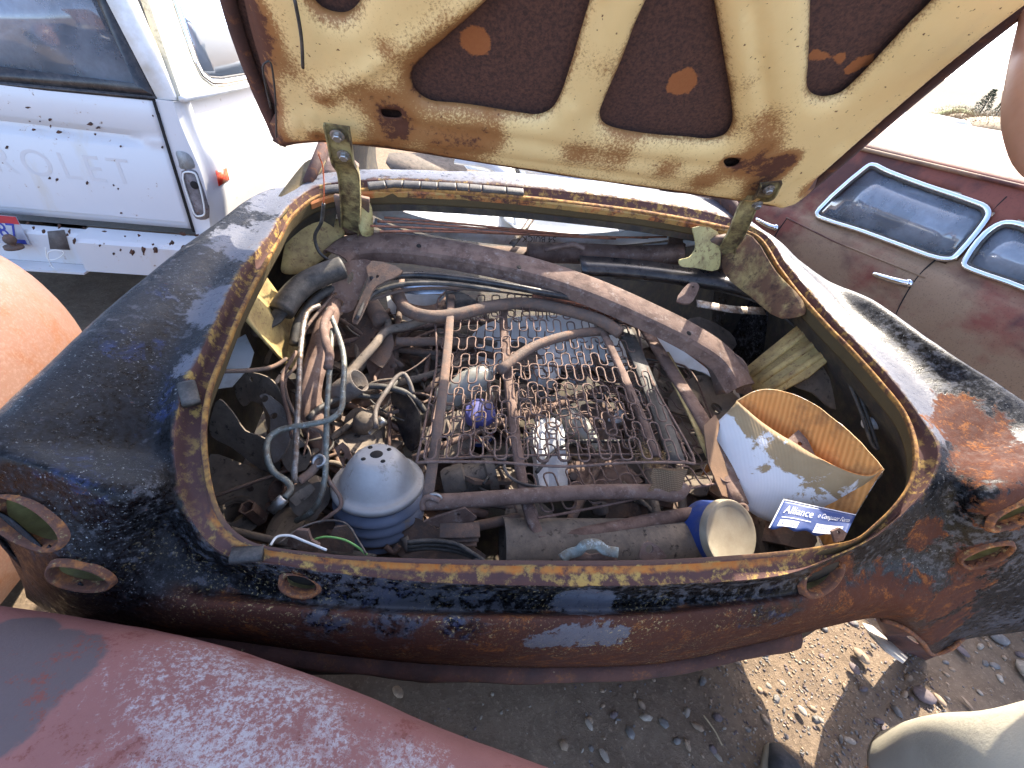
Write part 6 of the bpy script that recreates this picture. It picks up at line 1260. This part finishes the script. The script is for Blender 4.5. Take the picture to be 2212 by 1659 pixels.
lathT('starter_motor', 'dirty cylindrical starter motor behind the front seat tube', 'motor', P(985, 1042, z=.60), unit(P(1070, 1020, z=.62)-P(985, 1042, z=.60)), [(0, -.03), (.034, -.03), (.040, -.02), (.042, .02), (.036, .025), (.036, .07), (.046, .075), (.046, .095), (0, .095)], m_dgrey)
tuft = MB(); rq = random.Random(5)
for k in range(260):
    c_ = P(1408, 985, z=.70)+V(rq.gauss(0, .018), rq.gauss(0, .018), rq.gauss(0, .008)); d_ = unit(V(rq.gauss(0, 1), rq.gauss(0, 1), rq.gauss(0, .6)))*.014; sd = unit(np.cross(d_, V(.3, .2, 1)))*.0006; tuft.add([c_-d_-sd, c_-d_+sd, c_+d_*1.0], [[0, 1, 2]])
tuft.build('stuffing_tuft', worn('tan_stuffing', (.30, .20, .09), [], .9), None, label='tan tuft of seat stuffing caught in the springs', cat='stuffing', smooth=False)
# --- rear row: duct, tin, clips, leaf plates
lathT('black_duct', 'large dark sheet-metal duct lying along the rear lip', 'duct', P(1085, 1180, z=.59), unit(P(1480, 1172, z=.59)-P(1085, 1180, z=.59)), [(.056, .0), (.060, 0), (.060, .012), (.058, .014), (.055, .20), (.052, .46), (0, .46)], m_dgrey, 40)
can = empty('paint_can', P(1560, 1160, z=.5), 'blue can with a dusty tan lid in the right rear of the trunk', 'can'); cc = P(1576, 1153, z=.66); cax = unit(V(.22, -.62, .75))
m_tan = worn('dusty_tan_lid', (.30, .26, .19), [((.2, .16, .11), 16, .52, .3, .65)], .8, 0, (60, .1)); m_cblue = worn('can_blue', (.03, .06, .22), [((.1, .1, .12), 20, .6, .2, .6)], .4)
MB().add(*lathe([(0, .004), (.060, .003), (.066, .006), (.070, .006), (.072, .002), (.072, -.012)], cc, cax, 48)).build('lid', m_tan, can, auto=40); MB().add(*lathe([(.068, -.010), (.068, -.07), (0, -.07)], cc, cax, 48)).build('can_side', m_cblue, can, auto=40)
MB().add(*sweep(catmull(Z((1212, 1208, .73), (1230, 1196, .735), (1250, 1190, .74), (1262, 1178, .75), (1290, 1176, .75), (1306, 1188, .745), (1335, 1194, .74)), 5), rect(.018, .004, .001), V(0, -.6, .8))).build('spring_clip', m_green_line, None, label='grey-green spring clip resting on the rear lip', cat='clip')
MB().add(*sweep(catmull(Z((1228, 1206, .72), (1255, 1200, .725), (1275, 1206, .72), (1300, 1202, .725), (1332, 1204, .72)), 5), rect(.014, .004, .001), V(0, -.6, .8))).build('spring_clip', m_brown, None, label='brown zigzag clip under the grey-green spring clip', cat='clip')
plateT('triangle_lug', 'triangular brown lug with a hole near the rear lip', 'bracket', [(1382, 1206), (1384, 1188), (1395, 1172), (1408, 1172), (1432, 1190), (1440, 1204), (1410, 1210)], ((1382, 1206, .72), (1440, 1204, .72), (1400, 1172, .74)), .005, m_brown, [(1403, 1186, .008)], 2)
plateT('flat_plate', 'flat rusty plate with a hole right of the pulley', 'plate', [(915, 1128), (940, 1118), (1005, 1098), (1030, 1118), (1020, 1130), (950, 1140)], ((915, 1128, .67), (1030, 1118, .67), (960, 1140, .65)), .005, m_brown, [(990, 1112, .004)], 1)
for k in range(3):
    MB().add(*sweep(Z((950+6*k, 1146+10*k, .655-.012*k), (1000, 1146+9*k, .655-.012*k), (1036-3*k, 1144+10*k, .655-.012*k)), rect(.03, .006, .002), V(0, -.4, 1))).build('leaf_strip', m_brown2, None, label='short stacked leaf strip right of the pulley', cat='strip', group='stacked leaf strips')
for k in range(3):
    tubeT('rubber_channel', 'curved dark rubber channel beside the stacked strips', 'channel', ((880, 1172+8*k, .66-.01*k), (930, 1168+8*k, .66-.01*k), (985, 1175+8*k, .66-.01*k), (1020, 1195+4*k, .66-.01*k), (1045-8*k, 1212, .66)), .005, m_black, 6, 6, group='curved rubber channels')
plateT('oil_pan', 'broad dark sheet under the pulley and rubber channels', 'plate', [(860, 1110), (960, 1150), (1050, 1200), (1040, 1215), (900, 1215), (850, 1190)], ((860, 1110, .62), (1050, 1190, .60), (900, 1215, .57)), .004, m_brown2, (), 2)
lathT('hub_drum', 'dark round drum beneath the left lines', 'drum', P(650, 1150, z=.53), V(0, -.15, 1), [(0, .03), (.05, .03), (.065, .02), (.07, -.05), (0, -.05)], m_dgrey)
# --- right corner
plateT('fender_liner', 'dark brown scalloped liner in the right front corner', 'liner', [(1720, 770), (1760, 740), (1800, 740), (1830, 800), (1850, 850), (1840, 880), (1790, 885), (1750, 850), (1715, 830)], ((1720, 790, .80), (1830, 800, .80), (1790, 885, .72)), .006, m_dgrey, (), 3, .03, lambda x, y: .03*math.sin(x*10+1)*math.cos(y*9))
tubeT('wiper_loop', 'thin black wiper arm hanging on the right wall', 'wiper', ((1822, 800, .86), (1834, 805, .86), (1866, 880, .83), (1892, 955, .80), (1896, 970, .795), (1888, 966, .795), (1860, 890, .825), (1828, 812, .855)), .0045, m_black, 6)
lathT('grey_nozzle', 'short pale grey tube stub sticking out of the right wall', 'tube', P(1870, 914, z=.80), unit(P(1940, 914, z=.805)-P(1870, 914, z=.80)), [(0, 0), (.014, 0), (.0155, .01), (.0165, .07), (.014, .075), (0, .075)], m_greywhite, 20)
plateT('kraft_scrap', 'folded brown cardboard scrap between springs and carton', 'cardboard', [(1520, 920), (1545, 895), (1556, 915), (1548, 950), (1570, 1010), (1590, 1080), (1560, 1070), (1530, 1000)], ((1520, 920, .74), (1556, 915, .74), (1580, 1080, .66)), .004, worn('brown_cardboard', (.22, .13, .075), [((.13, .08, .05), 12, .55, .3, .6)], .9), (), 1)
# carton
cb = empty('carton', P(1720, 1050, z=.5), 'open white carton with orange-brown inside and a blue printed label', 'carton')
frim = catmull(Z((1593, 866, .800), (1640, 905, .795), (1700, 948, .790), (1790, 1000, .795), (1880, 1028, .815), (1910, 1014, .835)), 8)
fbot = catmull(Z((1536, 925, .72), (1558, 985, .69), (1600, 1085, .64), (1680, 1132, .62), (1800, 1112, .66), (1892, 1040, .76)), 8)
brim = catmull(Z((1593, 866, .800), (1640, 843, .835), (1705, 848, .85), (1780, 888, .855), (1850, 950, .85), (1910, 1014, .835)), 8)
t = NT('glow_orange_cardboard'); w1 = t.n.new('ShaderNodeTexWave'); w1.inputs['Scale'].default_value = 42; w1.inputs['Distortion'].default_value = 1.2; w1.bands_direction = 'DIAGONAL'; t.l.new(t.mapped((1, -1, .4)), w1.inputs[0]); n5 = t.noise(12, 6, .65)
t.set('Base Color', t.mix(t.step(n5, .58, .2), t.mix(w1.outputs[1], (.55, .22, .05), (.70, .31, .085)), (.27, .11, .035))); t.set('Roughness', .8); t.bump(w1.outputs[1], .35, .003); m_orange = t.m  # strong orange paints in the sunlight glowing through the cardboard
t = NT('stained_white_carton'); n5 = t.noise(11, 8, .68, None, .8); n6 = t.noise(24, 6, .6); w1 = t.n.new('ShaderNodeTexWave'); w1.inputs['Scale'].default_value = 60; t.l.new(t.mapped((1, .2, .3)), w1.inputs[0])
t.set('Base Color', t.mix(t.step(t.math('ADD', t.attr('top'), n5), .72, .04), t.mix(n6, (.62, .60, .60), (.72, .70, .68)), t.mix(n6, (.26, .17, .08), (.40, .29, .16)))); t.set('Roughness', .8); t.bump(w1.outputs[1], .12, .002); m_carton = t.m
def wall(nm, A, B, n, mat, bulge, nrm, par, topattr=False):
    v = []; at = []
    for i, (a, b) in enumerate(zip(A, B)):
        for k in range(n+1): q = k/n; v.append(a*(1-q)+b*q+nrm*bulge*math.sin(math.pi*q)*math.sin(math.pi*(.1+.8*i/(len(A)-1)))+V(0, -.002, .004)*(1.3*fbm(a*(1-q)+b*q, 12, 3))); at.append(.30*(1-q)**1.2+.04)
    o = obj(nm, v, gridf(len(A), n+1), mat, par, attrs={'top': at}); return o
fn = unit(V(-.3, -.8, .5))
w_ = wall('front_wall', frim, fbot, 14, [m_carton, m_orange, m_orange], .012, fn, cb)
sd = w_.modifiers.new('t', 'SOLIDIFY'); sd.thickness = .004; sd.offset = -1; sd.material_offset = 1; sd.material_offset_rim = 1
flip = np.dot(np.array(w_.data.polygons[200].normal), fn) < 0
if flip: w_.data.flip_normals()
bbot = [p+V(-.05, -.07, -.20) for p in brim]
b_ = wall('back_wall', brim, bbot, 12, [m_orange, m_carton, m_carton], -.01, fn, cb)
if np.dot(np.array(b_.data.polygons[200].normal), fn) < 0: b_.data.flip_normals()
sd = b_.modifiers.new('t', 'SOLIDIFY'); sd.thickness = .004; sd.offset = -1; sd.material_offset = 1; sd.material_offset_rim = 1
plateT('hinge_leaf', 'small grey hinge plate inside the open carton', 'hinge', [(1700, 950), (1725, 928), (1745, 950), (1762, 985), (1735, 978)], ((1700, 950, .785), (1730, 930, .80), (1755, 985, .78)), .005, m_brown, [(1728, 958, .005)], 1)
lc = Z((1692, 1080, .705), (1848, 1114, .745), (1826, 1160, .725), (1660, 1142, .675)); lv = []
m_lblue = worn('label_blue', (.028, .06, .20), [((.07, .10, .25), 20, .6, .2, .6)], .45, 0, (60, .05)); m_lwhite = worn('label_white', (.68, .69, .72), [], .6)
ln = unit(np.cross(lc[1]-lc[0], lc[3]-lc[0])); ln = ln if np.dot(ln, CAM-lc[0]) > 0 else -ln
LQ = lambda a, b, h=0: (lc[0]*(1-a)+lc[1]*a)*(1-b)+(lc[3]*(1-a)+lc[2]*a)*b+ln*(.004+h+.006*math.sin(a*7)*b)
for i in range(21):
    for j in range(9): lv.append(LQ(i/20, j/8*(1+.06*math.sin(i*1.1))))
lb_ = obj('printed_label', lv, gridf(21, 9), m_lblue, cb); lb_.modifiers.new('t', 'SOLIDIFY').thickness = .0008
def ltext(s_, a, b, size, mat, wmax, shear=0):
    cu = bpy.data.curves.new('x', 'FONT'); cu.body = s_; cu.size = 1; cu.shear = shear; cu.resolution_u = 3; to = bpy.data.objects.new('tmp', cu); col.objects.link(to); bpy.context.view_layer.update(); me = bpy.data.meshes.new_from_object(to); bpy.data.objects.remove(to)
    mx = max(v.co.x for v in me.vertices); v = [LQ(a+v.co.x/mx*wmax, b-v.co.y*size, .0016) for v in me.vertices]; obj('lettering', v, [list(p.vertices) for p in me.polygons], mat, lb_, smooth=False)
def lpatch(a0, a1, b0, b1, mat, h=.0010): obj('label_patch', [LQ(a, b, h) for a in np.linspace(a0, a1, 8) for b in (b0, b1)], gridf(8, 2), mat, lb_)
lpatch(.0, 1, .0, .035, m_lwhite); lpatch(.0, .02, .0, 1, m_lwhite); lpatch(.10, .36, .70, .94, m_lwhite); lpatch(.58, .92, .62, .96, m_lwhite); lpatch(.10, .50, .60, .625, m_lwhite)
ltext('Alliance', .09, .47, .40, m_lwhite, .40); ltext('o Computer Form', .55, .40, .26, m_lwhite, .41, .25); ltext('91192', .13, .90, .20, m_lblue, .20); ltext('Pres-carbon', .60, .78, .13, m_lblue, .28); ltext('Inventory', .60, .92, .13, m_lblue, .22)
plateT('rusty_tab', 'small rusty tab standing on the right rear lip', 'bracket', [(1798, 1148), (1815, 1140), (1830, 1152), (1822, 1168), (1805, 1172)], ((1798, 1148, .76), (1830, 1150, .76), (1810, 1172, .745)), .006, m_brown, [(1812, 1150, .003)], 1)
# --- anonymous dark scrap filling the bottom
rq = random.Random(21)
proto = []
for k in range(4):
    ol_ = [(.09*math.cos(a)*rq.uniform(.6, 1.2), .06*math.sin(a)*rq.uniform(.6, 1.2)) for a in np.linspace(0, 2*math.pi, 9)[:-1]]
    v_, f_ = platev([tuple(p) for p in poly2d(ol_, 2)], [[(.015+.012*math.cos(a), .01*math.sin(a)) for a in np.linspace(0, 2*math.pi, 11)[:-1]]], (V(0, 0, 0), V(1, 0, 0), V(0, 1, 0)), .006)
    v_ = [p+V(0, 0, .02*math.sin(p[0]*25+k)) for p in v_]; proto.append((v_, f_))
labs = ['dark bent scrap plate with a hole at the bottom of the trunk']
me_ = []
for v_, f_ in proto:
    m = bpy.data.meshes.new('scrap_plate'); m.from_pydata([list(p) for p in v_], [], f_); m.materials.append(rq.choice([m_dgrey, m_brown2, m_brown])); me_.append(m)
for k in range(120):
    x = rq.uniform(-.72, .66); y = rq.uniform(.12, .98); z = .42+.17*rq.random()+.10*smooth01((y-.2)/.7)
    o = bpy.data.objects.new('scrap_plate', me_[k % 4]); col.objects.link(o); o.location = (x, y, z); o.rotation_euler = (rq.uniform(-.5, .5), rq.uniform(-.5, .5), rq.uniform(0, 6.28)); s = rq.uniform(.8, 1.6); o.scale = (s, s, s)
    tag(o, labs[0], 'scrap', 'scrap plates in the trunk bottom')
for k in range(54):
    x = rq.uniform(-.62, .6) if k % 2 else rq.uniform(-.62, -.2); y = rq.uniform(.15, .9); z = .54+.06*rq.random()+.10*smooth01((y-.2)/.7); a = rq.uniform(0, 3.14); L = rq.uniform(.08, .28); d = V(math.cos(a)*L, math.sin(a)*L, rq.uniform(-.03, .03)); c_ = V(x, y, z)
    MB().add(*tubev(catmull([c_-d, c_+V(0, 0, rq.uniform(-.02, .03)), c_+d], 5), rq.uniform(.004, .012), 7)).build('scrap_rod', rq.choice([m_dgrey, m_brown2, m_brown]), None, label='dark bent rod jumbled in the bottom of the trunk', cat='rod', group='rods in the trunk bottom')
# pressed ridges on the right yellow brace
for a, b in (((1622, 812, .74), (1778, 690, .895)), ((1640, 826, .735), (1800, 714, .895)), ((1662, 842, .725), (1820, 738, .895))):
    p, q = P(a[0], a[1], z=a[2]), P(b[0], b[1], z=b[2]); n_ = plane3(*Z((1620, 850, .70), (1820, 745, .90), (1720, 670, .90)))
    p, q = PL(a[0], a[1], n_), PL(b[0], b[1], n_)
    MB().add(*sweep([p, (p+q)/2, q], [(-.012, -.004), (-.006, .008), (.006, .008), (.012, -.004)], n_[1])).build('brace_ridge', m_yellow, sedan)
# pale crumbs and debris seen through the springs
rq = random.Random(77)
for k, (u, v, z, r_) in enumerate(((1110, 800, .62, .03), (1250, 815, .60, .028), (1330, 900, .60, .025), (1235, 930, .58, .02), (1010, 780, .62, .03), (1300, 850, .58, .03), (1170, 905, .58, .024), (1390, 860, .62, .022))):
    px = [(u+r_*900*math.cos(q)*rq.uniform(.5, 1.2), v+r_*650*math.sin(q)*rq.uniform(.5, 1.2)) for q in np.linspace(0, 6.283, 9)[:-1]]
    MB().add(*pxplate(px, plane3(P(u, v, z=z), P(u+30, v+4, z=z+rq.uniform(-.02, .02)), P(u+5, v-30, z=z+rq.uniform(-.01, .03))), .003, (), 2, .012, lambda x, y: .006*math.sin(x*130+k)*math.cos(y*90))).build('paper_scrap', rq.choice([m_white, m_cream, m_greywhite]), None, label='crumpled pale paper scrap lying under the seat springs', cat='paper', group='pale scraps under the springs')
# sunlit white panels just behind the deck strip, and torn metal at the right fender tip
for px, y0, y1 in (([(1115, 350), (1200, 356), (1345, 384), (1368, 414), (1250, 402), (1130, 384)], 1.55, 1.9), ([(985, 338), (1070, 348), (1112, 376), (1010, 364)], 1.6, 1.9)):
    MB().add(*pxplate(px, plane3(P(px[-1][0], px[-1][1], y=y0), P(px[-2][0], px[-2][1], y=y0), P(px[0][0], px[0][1], y=y1)), .004, [(px[2][0]-18, px[2][1]+8, .012)] if len(px) > 4 else (), 1)).build('inner_flange', m_white, wf)
MB().add(*pxplate([(1864, 1345), (1886, 1352), (1962, 1420), (1952, 1432), (1912, 1405), (1880, 1372)], plane3(P(1864, 1345, y=.10), P(1962, 1420, y=.04), P(1886, 1352, y=.14)), .003, (), 1)).build('torn_flap', m_cream, sedan)
MB().add(*pxplate([(1890, 1338), (1930, 1338), (1990, 1375), (2040, 1400), (2022, 1420), (1968, 1432), (1930, 1400)], plane3(P(1890, 1338, y=.07), P(2040, 1400, y=.03), P(1968, 1432, y=.09)), .003, [(1975, 1385, .012, 2.2, -30)], 1, .02, lambda x, y: .008*math.sin(x*40))).build('torn_flap', m_apron, sedan)
MB().add(*tubev(catmull([P(u, v, y=y) for u, v, y in ((1905, 1338, .0), (1945, 1352, -.012), (1990, 1385, -.014), (2022, 1412, .0), (2055, 1400, .0), (2080, 1378, .02))], 6), .006, 8)).build('rolled_edge', m_rim, sedan)
# more tangle: thin bent lines and small castings over the left and middle of the load
rq = random.Random(41)
for k in range(34):
    u = rq.uniform(560, 900) if k < 26 else rq.uniform(880, 1480); v = rq.uniform(690, 1080); z = .60+.10*rq.random(); pts = [(u, v, z)]; a = rq.uniform(0, 6.28)
    for j in range(rq.choice((3, 4))):
        a += rq.uniform(-1.1, 1.1); L = rq.uniform(30, 75); u += L*math.cos(a); v += L*math.sin(a)*.8; u = min(max(u, 540), 1480); v = min(max(v, 680), 1120); z += rq.uniform(-.02, .015); pts.append((u, v, z))
    tubeT('bent_line', 'thin bent rusty line tangled among the scrap', 'pipe', pts, rq.choice((.0025, .0035, .005, .007)), rq.choice([m_brown, m_brown2, m_grey, m_dgrey, m_black]), 6, 5, group='thin lines tangled in the load')
for k in range(60):
    u = rq.uniform(520, 930) if k < 44 else rq.uniform(950, 1480); v = rq.uniform(720, 1130); c_ = P(u, v, z=.53+.09*rq.random()); ax_ = unit(V(rq.gauss(0, .6), rq.gauss(0, .6), 1)); s = rq.uniform(.6, 1.5)
    if abs(c_[0]) > .74 or c_[1] < .1: continue
    pr = rq.choice(([(.0, .022), (.012, .022), (.014, .018), (.014, .004), (.024, .002), (.024, -.01), (0, -.01)], [(.007, .012), (.018, .012), (.020, .008), (.020, -.008), (.007, -.008), (.007, .012)], [(0, .03), (.008, .03), (.008, .0), (.015, 0), (.015, -.012), (0, -.012)], [(.013, .03), (.017, .03), (.017, -.03), (.013, -.03), (.013, .03)]))
    MB().add(*lathe([(a*s, b*s) for a, b in pr], c_, ax_, rq.choice((6, 14)))).build('rusty_fitting', rq.choice([m_brown, m_brown2, m_grey, m_dgrey]), None, label='small rusty fitting or bushing loose among the scrap', cat='fitting', group='small fittings in the load', auto=40)
# ================================================================ person holding the lid, standing at the right rear corner
per = empty('person', (.68, -.38, 0), 'person in cream shorts and dark shoes holding up the trunk lid', 'person')
t = NT('skin'); n2 = t.noise(60, 5, .6); t.set('Base Color', t.mix(n2, (.46, .24, .16), (.55, .31, .22))); t.set('Roughness', .55); t.b.inputs['Subsurface Weight'].default_value = .1; t.b.inputs['Subsurface Radius'].default_value = (.01, .004, .002); m_skinp = t.m
m_short = worn('cream_cotton', (.42, .39, .31), [((.36, .33, .255), 9, .55, .3, .6)], .95, 0, (260, .25), .06); m_shirt = worn('grey_shirt', (.42, .42, .43), [], .95, 0, (260, .2), .06); m_shoe = worn('black_sneaker', (.03, .034, .04), [((.07, .07, .075), 30, .55, .2, .6)], .6, 0, (120, .15)); m_sole = worn('tan_sole', (.32, .27, .2)); m_hair = worn('brown_hair', (.06, .035, .02), [], .8)
J = {'pel': ((.56, -.41, .93), .135), 'sp1': ((.58, -.37, 1.08), .13), 'sp2': ((.63, -.27, 1.27), .14), 'nk0': ((.65, -.20, 1.44), .065), 'nk1': ((.65, -.165, 1.52), .055), 'hd': ((.65, -.13, 1.62), .088), 'hd2': ((.65, -.135, 1.71), .075),
 'lh': ((.43, -.375, .88), .09), 'lk': ((.557, -.29, .50), .060), 'lc': ((.545, -.30, .34), .055), 'la': ((.575, -.325, .10), .036), 'lt': ((.61, -.21, .05), .034),
 'rh': ((.66, -.43, .88), .095), 'rk': ((.80, -.42, .50), .062), 'rc': ((.82, -.45, .34), .055), 'ra': ((.84, -.48, .10), .036), 'rt': ((.87, -.36, .05), .034),
 'ls': ((.48, -.20, 1.40), .058), 'le': ((.40, -.36, 1.18), .042), 'lw': ((.42, -.46, .96), .028),
 'rs': ((.74, -.08, 1.40), .060), 're': ((.585, .235, 1.395), .045), 'rw1': ((.655, .37, 1.458), .042), 'rw': ((.738, .50, 1.535), .031)}
E_ = [('pel', 'sp1'), ('sp1', 'sp2'), ('sp2', 'nk0'), ('nk0', 'nk1'), ('nk1', 'hd'), ('hd', 'hd2'), ('pel', 'lh'), ('lh', 'lk'), ('lk', 'lc'), ('lc', 'la'), ('la', 'lt'), ('pel', 'rh'), ('rh', 'rk'), ('rk', 'rc'), ('rc', 'ra'), ('ra', 'rt'), ('sp2', 'ls'), ('ls', 'le'), ('le', 'lw'), ('sp2', 'rs'), ('rs', 're'), ('re', 'rw1'), ('rw1', 'rw')]
def hand(pre, w, d, up, grip):
    d = unit(d); up = unit(up-d*np.dot(up, d)); sd = np.cross(d, up); J[pre+'p'] = (tuple(w+d*.045), .026); E_.append((pre+'w', pre+'p'))
    J[pre+'p2'] = (tuple(w+d*.075), .024); E_.append((pre+'p', pre+'p2'))
    for k, (o, L) in enumerate(((-.030, .062), (-.010, .072), (.010, .068), (.028, .054))):
        b = w+d*.088+sd*o; q = [b, b+d*L*.40-up*grip*.012, b+d*L*.62-up*grip*.035, b+d*L*.62-up*grip*.06]; pv_ = pre+'p2'
        for m_, c in enumerate(q): J[f'{pre}f{k}{m_}'] = (tuple(c), .0092-.0008*m_); E_.append((pv_, f'{pre}f{k}{m_}')); pv_ = f'{pre}f{k}{m_}'
    b = w+d*.03-sd*.034; q = [b, b+d*.03-sd*.016-up*.012, b+d*.05-sd*.012-up*.03]; pv_ = pre+'p'
    for m_, c in enumerate(q): J[f'{pre}t{m_}'] = (tuple(c), .0105-.001*m_); E_.append((pv_, f'{pre}t{m_}')); pv_ = f'{pre}t{m_}'
hand('r', V(.738, .50, 1.535), V(-.35, .25, .85), V(.6, .3, .3), 1.0); hand('l', V(.42, -.46, .96), V(.05, .1, -.9), V(-1, 0, 0), .7)
names_ = list(J); me = bpy.data.meshes.new('body'); pl0 = np.array(wloc(per))
me.from_pydata([list(V(*J[n][0])-pl0) for n in names_], [(names_.index(a), names_.index(b)) for a, b in E_], [])
bo_ = bpy.data.objects.new('body', me); col.objects.link(bo_); bo_.parent = per; me.materials.append(m_skinp)
bo_.modifiers.new('skin', 'SKIN'); 
for i, n in enumerate(names_):
    r_ = J[n][1]; me.skin_vertices[0].data[i].radius = (r_, r_); me.skin_vertices[0].data[i].use_root = (n == 'pel')
bo_.modifiers[0].use_smooth_shade = True; ss_ = bo_.modifiers.new('sub', 'SUBSURF'); ss_.levels = 2; ss_.render_levels = 2
# face
for (p, r_, nm, mm) in ((V(0.615, -0.052, 1.635), .011, 'eye', m_hole), (V(0.685, -0.052, 1.635), .011, 'eye', m_hole), (V(0.650, -0.038, 1.605), .014, 'nose', m_skinp), (V(0.558, -0.135, 1.620), .018, 'ear', m_skinp), (V(0.742, -0.135, 1.620), .018, 'ear', m_skinp)):
    MB().add(*lathe([(.0005, -r_), (r_*.7, -r_*.7), (r_, 0), (r_*.7, r_*.7), (.0005, r_)], p, V(0, 0, 1), 12)).build(nm, mm, per)
MB().add(*tubev(catmull([V(0.625, -0.047, 1.572), V(0.650, -0.040, 1.569), V(0.675, -0.047, 1.572)], 4), .005, 6)).build('mouth', worn('lips', (.4, .15, .12)), per)
vv = []
for i in range(24):
    for j in range(9):
        a = 2*math.pi*i/24; ph = math.pi/2*j/8; fwd = max(0, math.sin(a)); zz_ = 1.70-.09*(1-fwd) if j == 0 else 1.70
        vv.append(V(.65+.098*math.cos(a)*math.cos(ph), -.145+.108*math.sin(a)*math.cos(ph), (1.68-.12*(1-fwd)**1.2)*(1-math.sin(ph))+1.795*math.sin(ph)))
obj('hair', vv, gridf(24, 9, True), m_hair, per)
def cloth(nm, secs, mat, seg=28, fold=.004):
    v = []
    P_ = [np.concatenate([V(*c), V(rx, ry)]) for c, rx, ry in secs]; Q_ = catmull(P_, 6)
    for i, q in enumerate(Q_):
        for k in range(seg):
            a = 2*math.pi*k/seg; f_ = 1+fold/.1*math.sin(a*5+i*.25)*.6+fold/.1*.5*math.sin(a*3-i*.4); v.append(q[:3]+V(math.cos(a)*q[3]*f_, math.sin(a)*q[4]*f_, 0))
    n = len(Q_); v2 = [v[i*seg+k] for k in range(seg) for i in range(n)]
    o = obj(nm, v2, gridf(seg, n, True), mat, per); o.modifiers.new('t', 'SOLIDIFY').thickness = .003; return o
cloth('shorts_leg', [((.557, -.290, .50), .080, .080), ((.535, -.305, .58), .086, .086), ((.495, -.328, .70), .092, .092), ((.44, -.372, .84), .105, .105), ((.47, -.41, .96), .13, .13)], m_short)
cloth('shorts_leg', [((.80, -.42, .50), .098, .098), ((.78, -.425, .58), .104, .104), ((.73, -.425, .70), .112, .112), ((.67, -.425, .84), .125, .13), ((.62, -.415, .96), .13, .14)], m_short)
cloth('shirt', [((.56, -.405, .92), .20, .165), ((.58, -.375, 1.05), .185, .155), ((.63, -.28, 1.25), .200, .165), ((.645, -.21, 1.39), .19, .13), ((.65, -.19, 1.46), .10, .085)], m_shirt, 36, .003)
MB().add(*tubev(catmull([V(.50, -.20, 1.40), V(.455, -.25, 1.33), V(.43, -.30, 1.26)], 5), .072, 18, caps=False)).build('sleeve', m_shirt, per)
MB().add(*tubev(catmull([V(.74, -.13, 1.40), V(.72, -.04, 1.40), V(.68, .05, 1.395)], 5), .072, 18, caps=False)).build('sleeve', m_shirt, per)
for (h, tq, nm) in (((.580, -.365, .0), (.628, -.125, .0), 'shoe'), ((.835, -.53, 0), (.885, -.30, 0), 'shoe')):
    h, tq = V(*h), V(*tq); d = tq-h; L = np.linalg.norm(d); d = d/L; s_ = V(d[1], -d[0], 0); v = []
    for i in range(15):
        q = i/14; w = .030+.020*math.sin(math.pi*min(1, q*1.05))**.8*(.8+.3*q); w *= (1-max(0, q-.82)/.18*.55); hh = .085-.035*smooth01((q-.3)/.5)-.03*smooth01((q-.85)/.15); hh = max(hh, .02)
        for k in range(12):
            a = 2*math.pi*k/12; v.append(h+d*L*(q*1.06-.03)+s_*w*math.copysign(abs(math.cos(a))**.7, math.cos(a))+V(0, 0, .022+max(0, hh)*.5*(1+math.copysign(abs(math.sin(a))**.7, math.sin(a)))))
    f_ = [[i*12+k, i*12+(k+1) % 12, (i+1)*12+(k+1) % 12, (i+1)*12+k] for i in range(14) for k in range(12)]+[list(range(12)), [14*12+k for k in range(12)]]
    o = obj('shoe', v, f_, m_shoe, per)
    ol_ = [tuple((h+d*L*(q*1.08-.04)+s_*sg*(.034+.022*math.sin(math.pi*min(1, q*1.05))**.8)*(1-max(0, q-.82)/.18*.6))[:2]) for sg, qs in ((1, np.linspace(0, 1, 10)), (-1, np.linspace(1, 0, 10))) for q in qs]
    v_, f_ = platev(ol_, [], (V(0, 0, .028), V(1, 0, 0), V(0, 1, 0)), .026); obj('sole', v_, f_, m_sole, o)
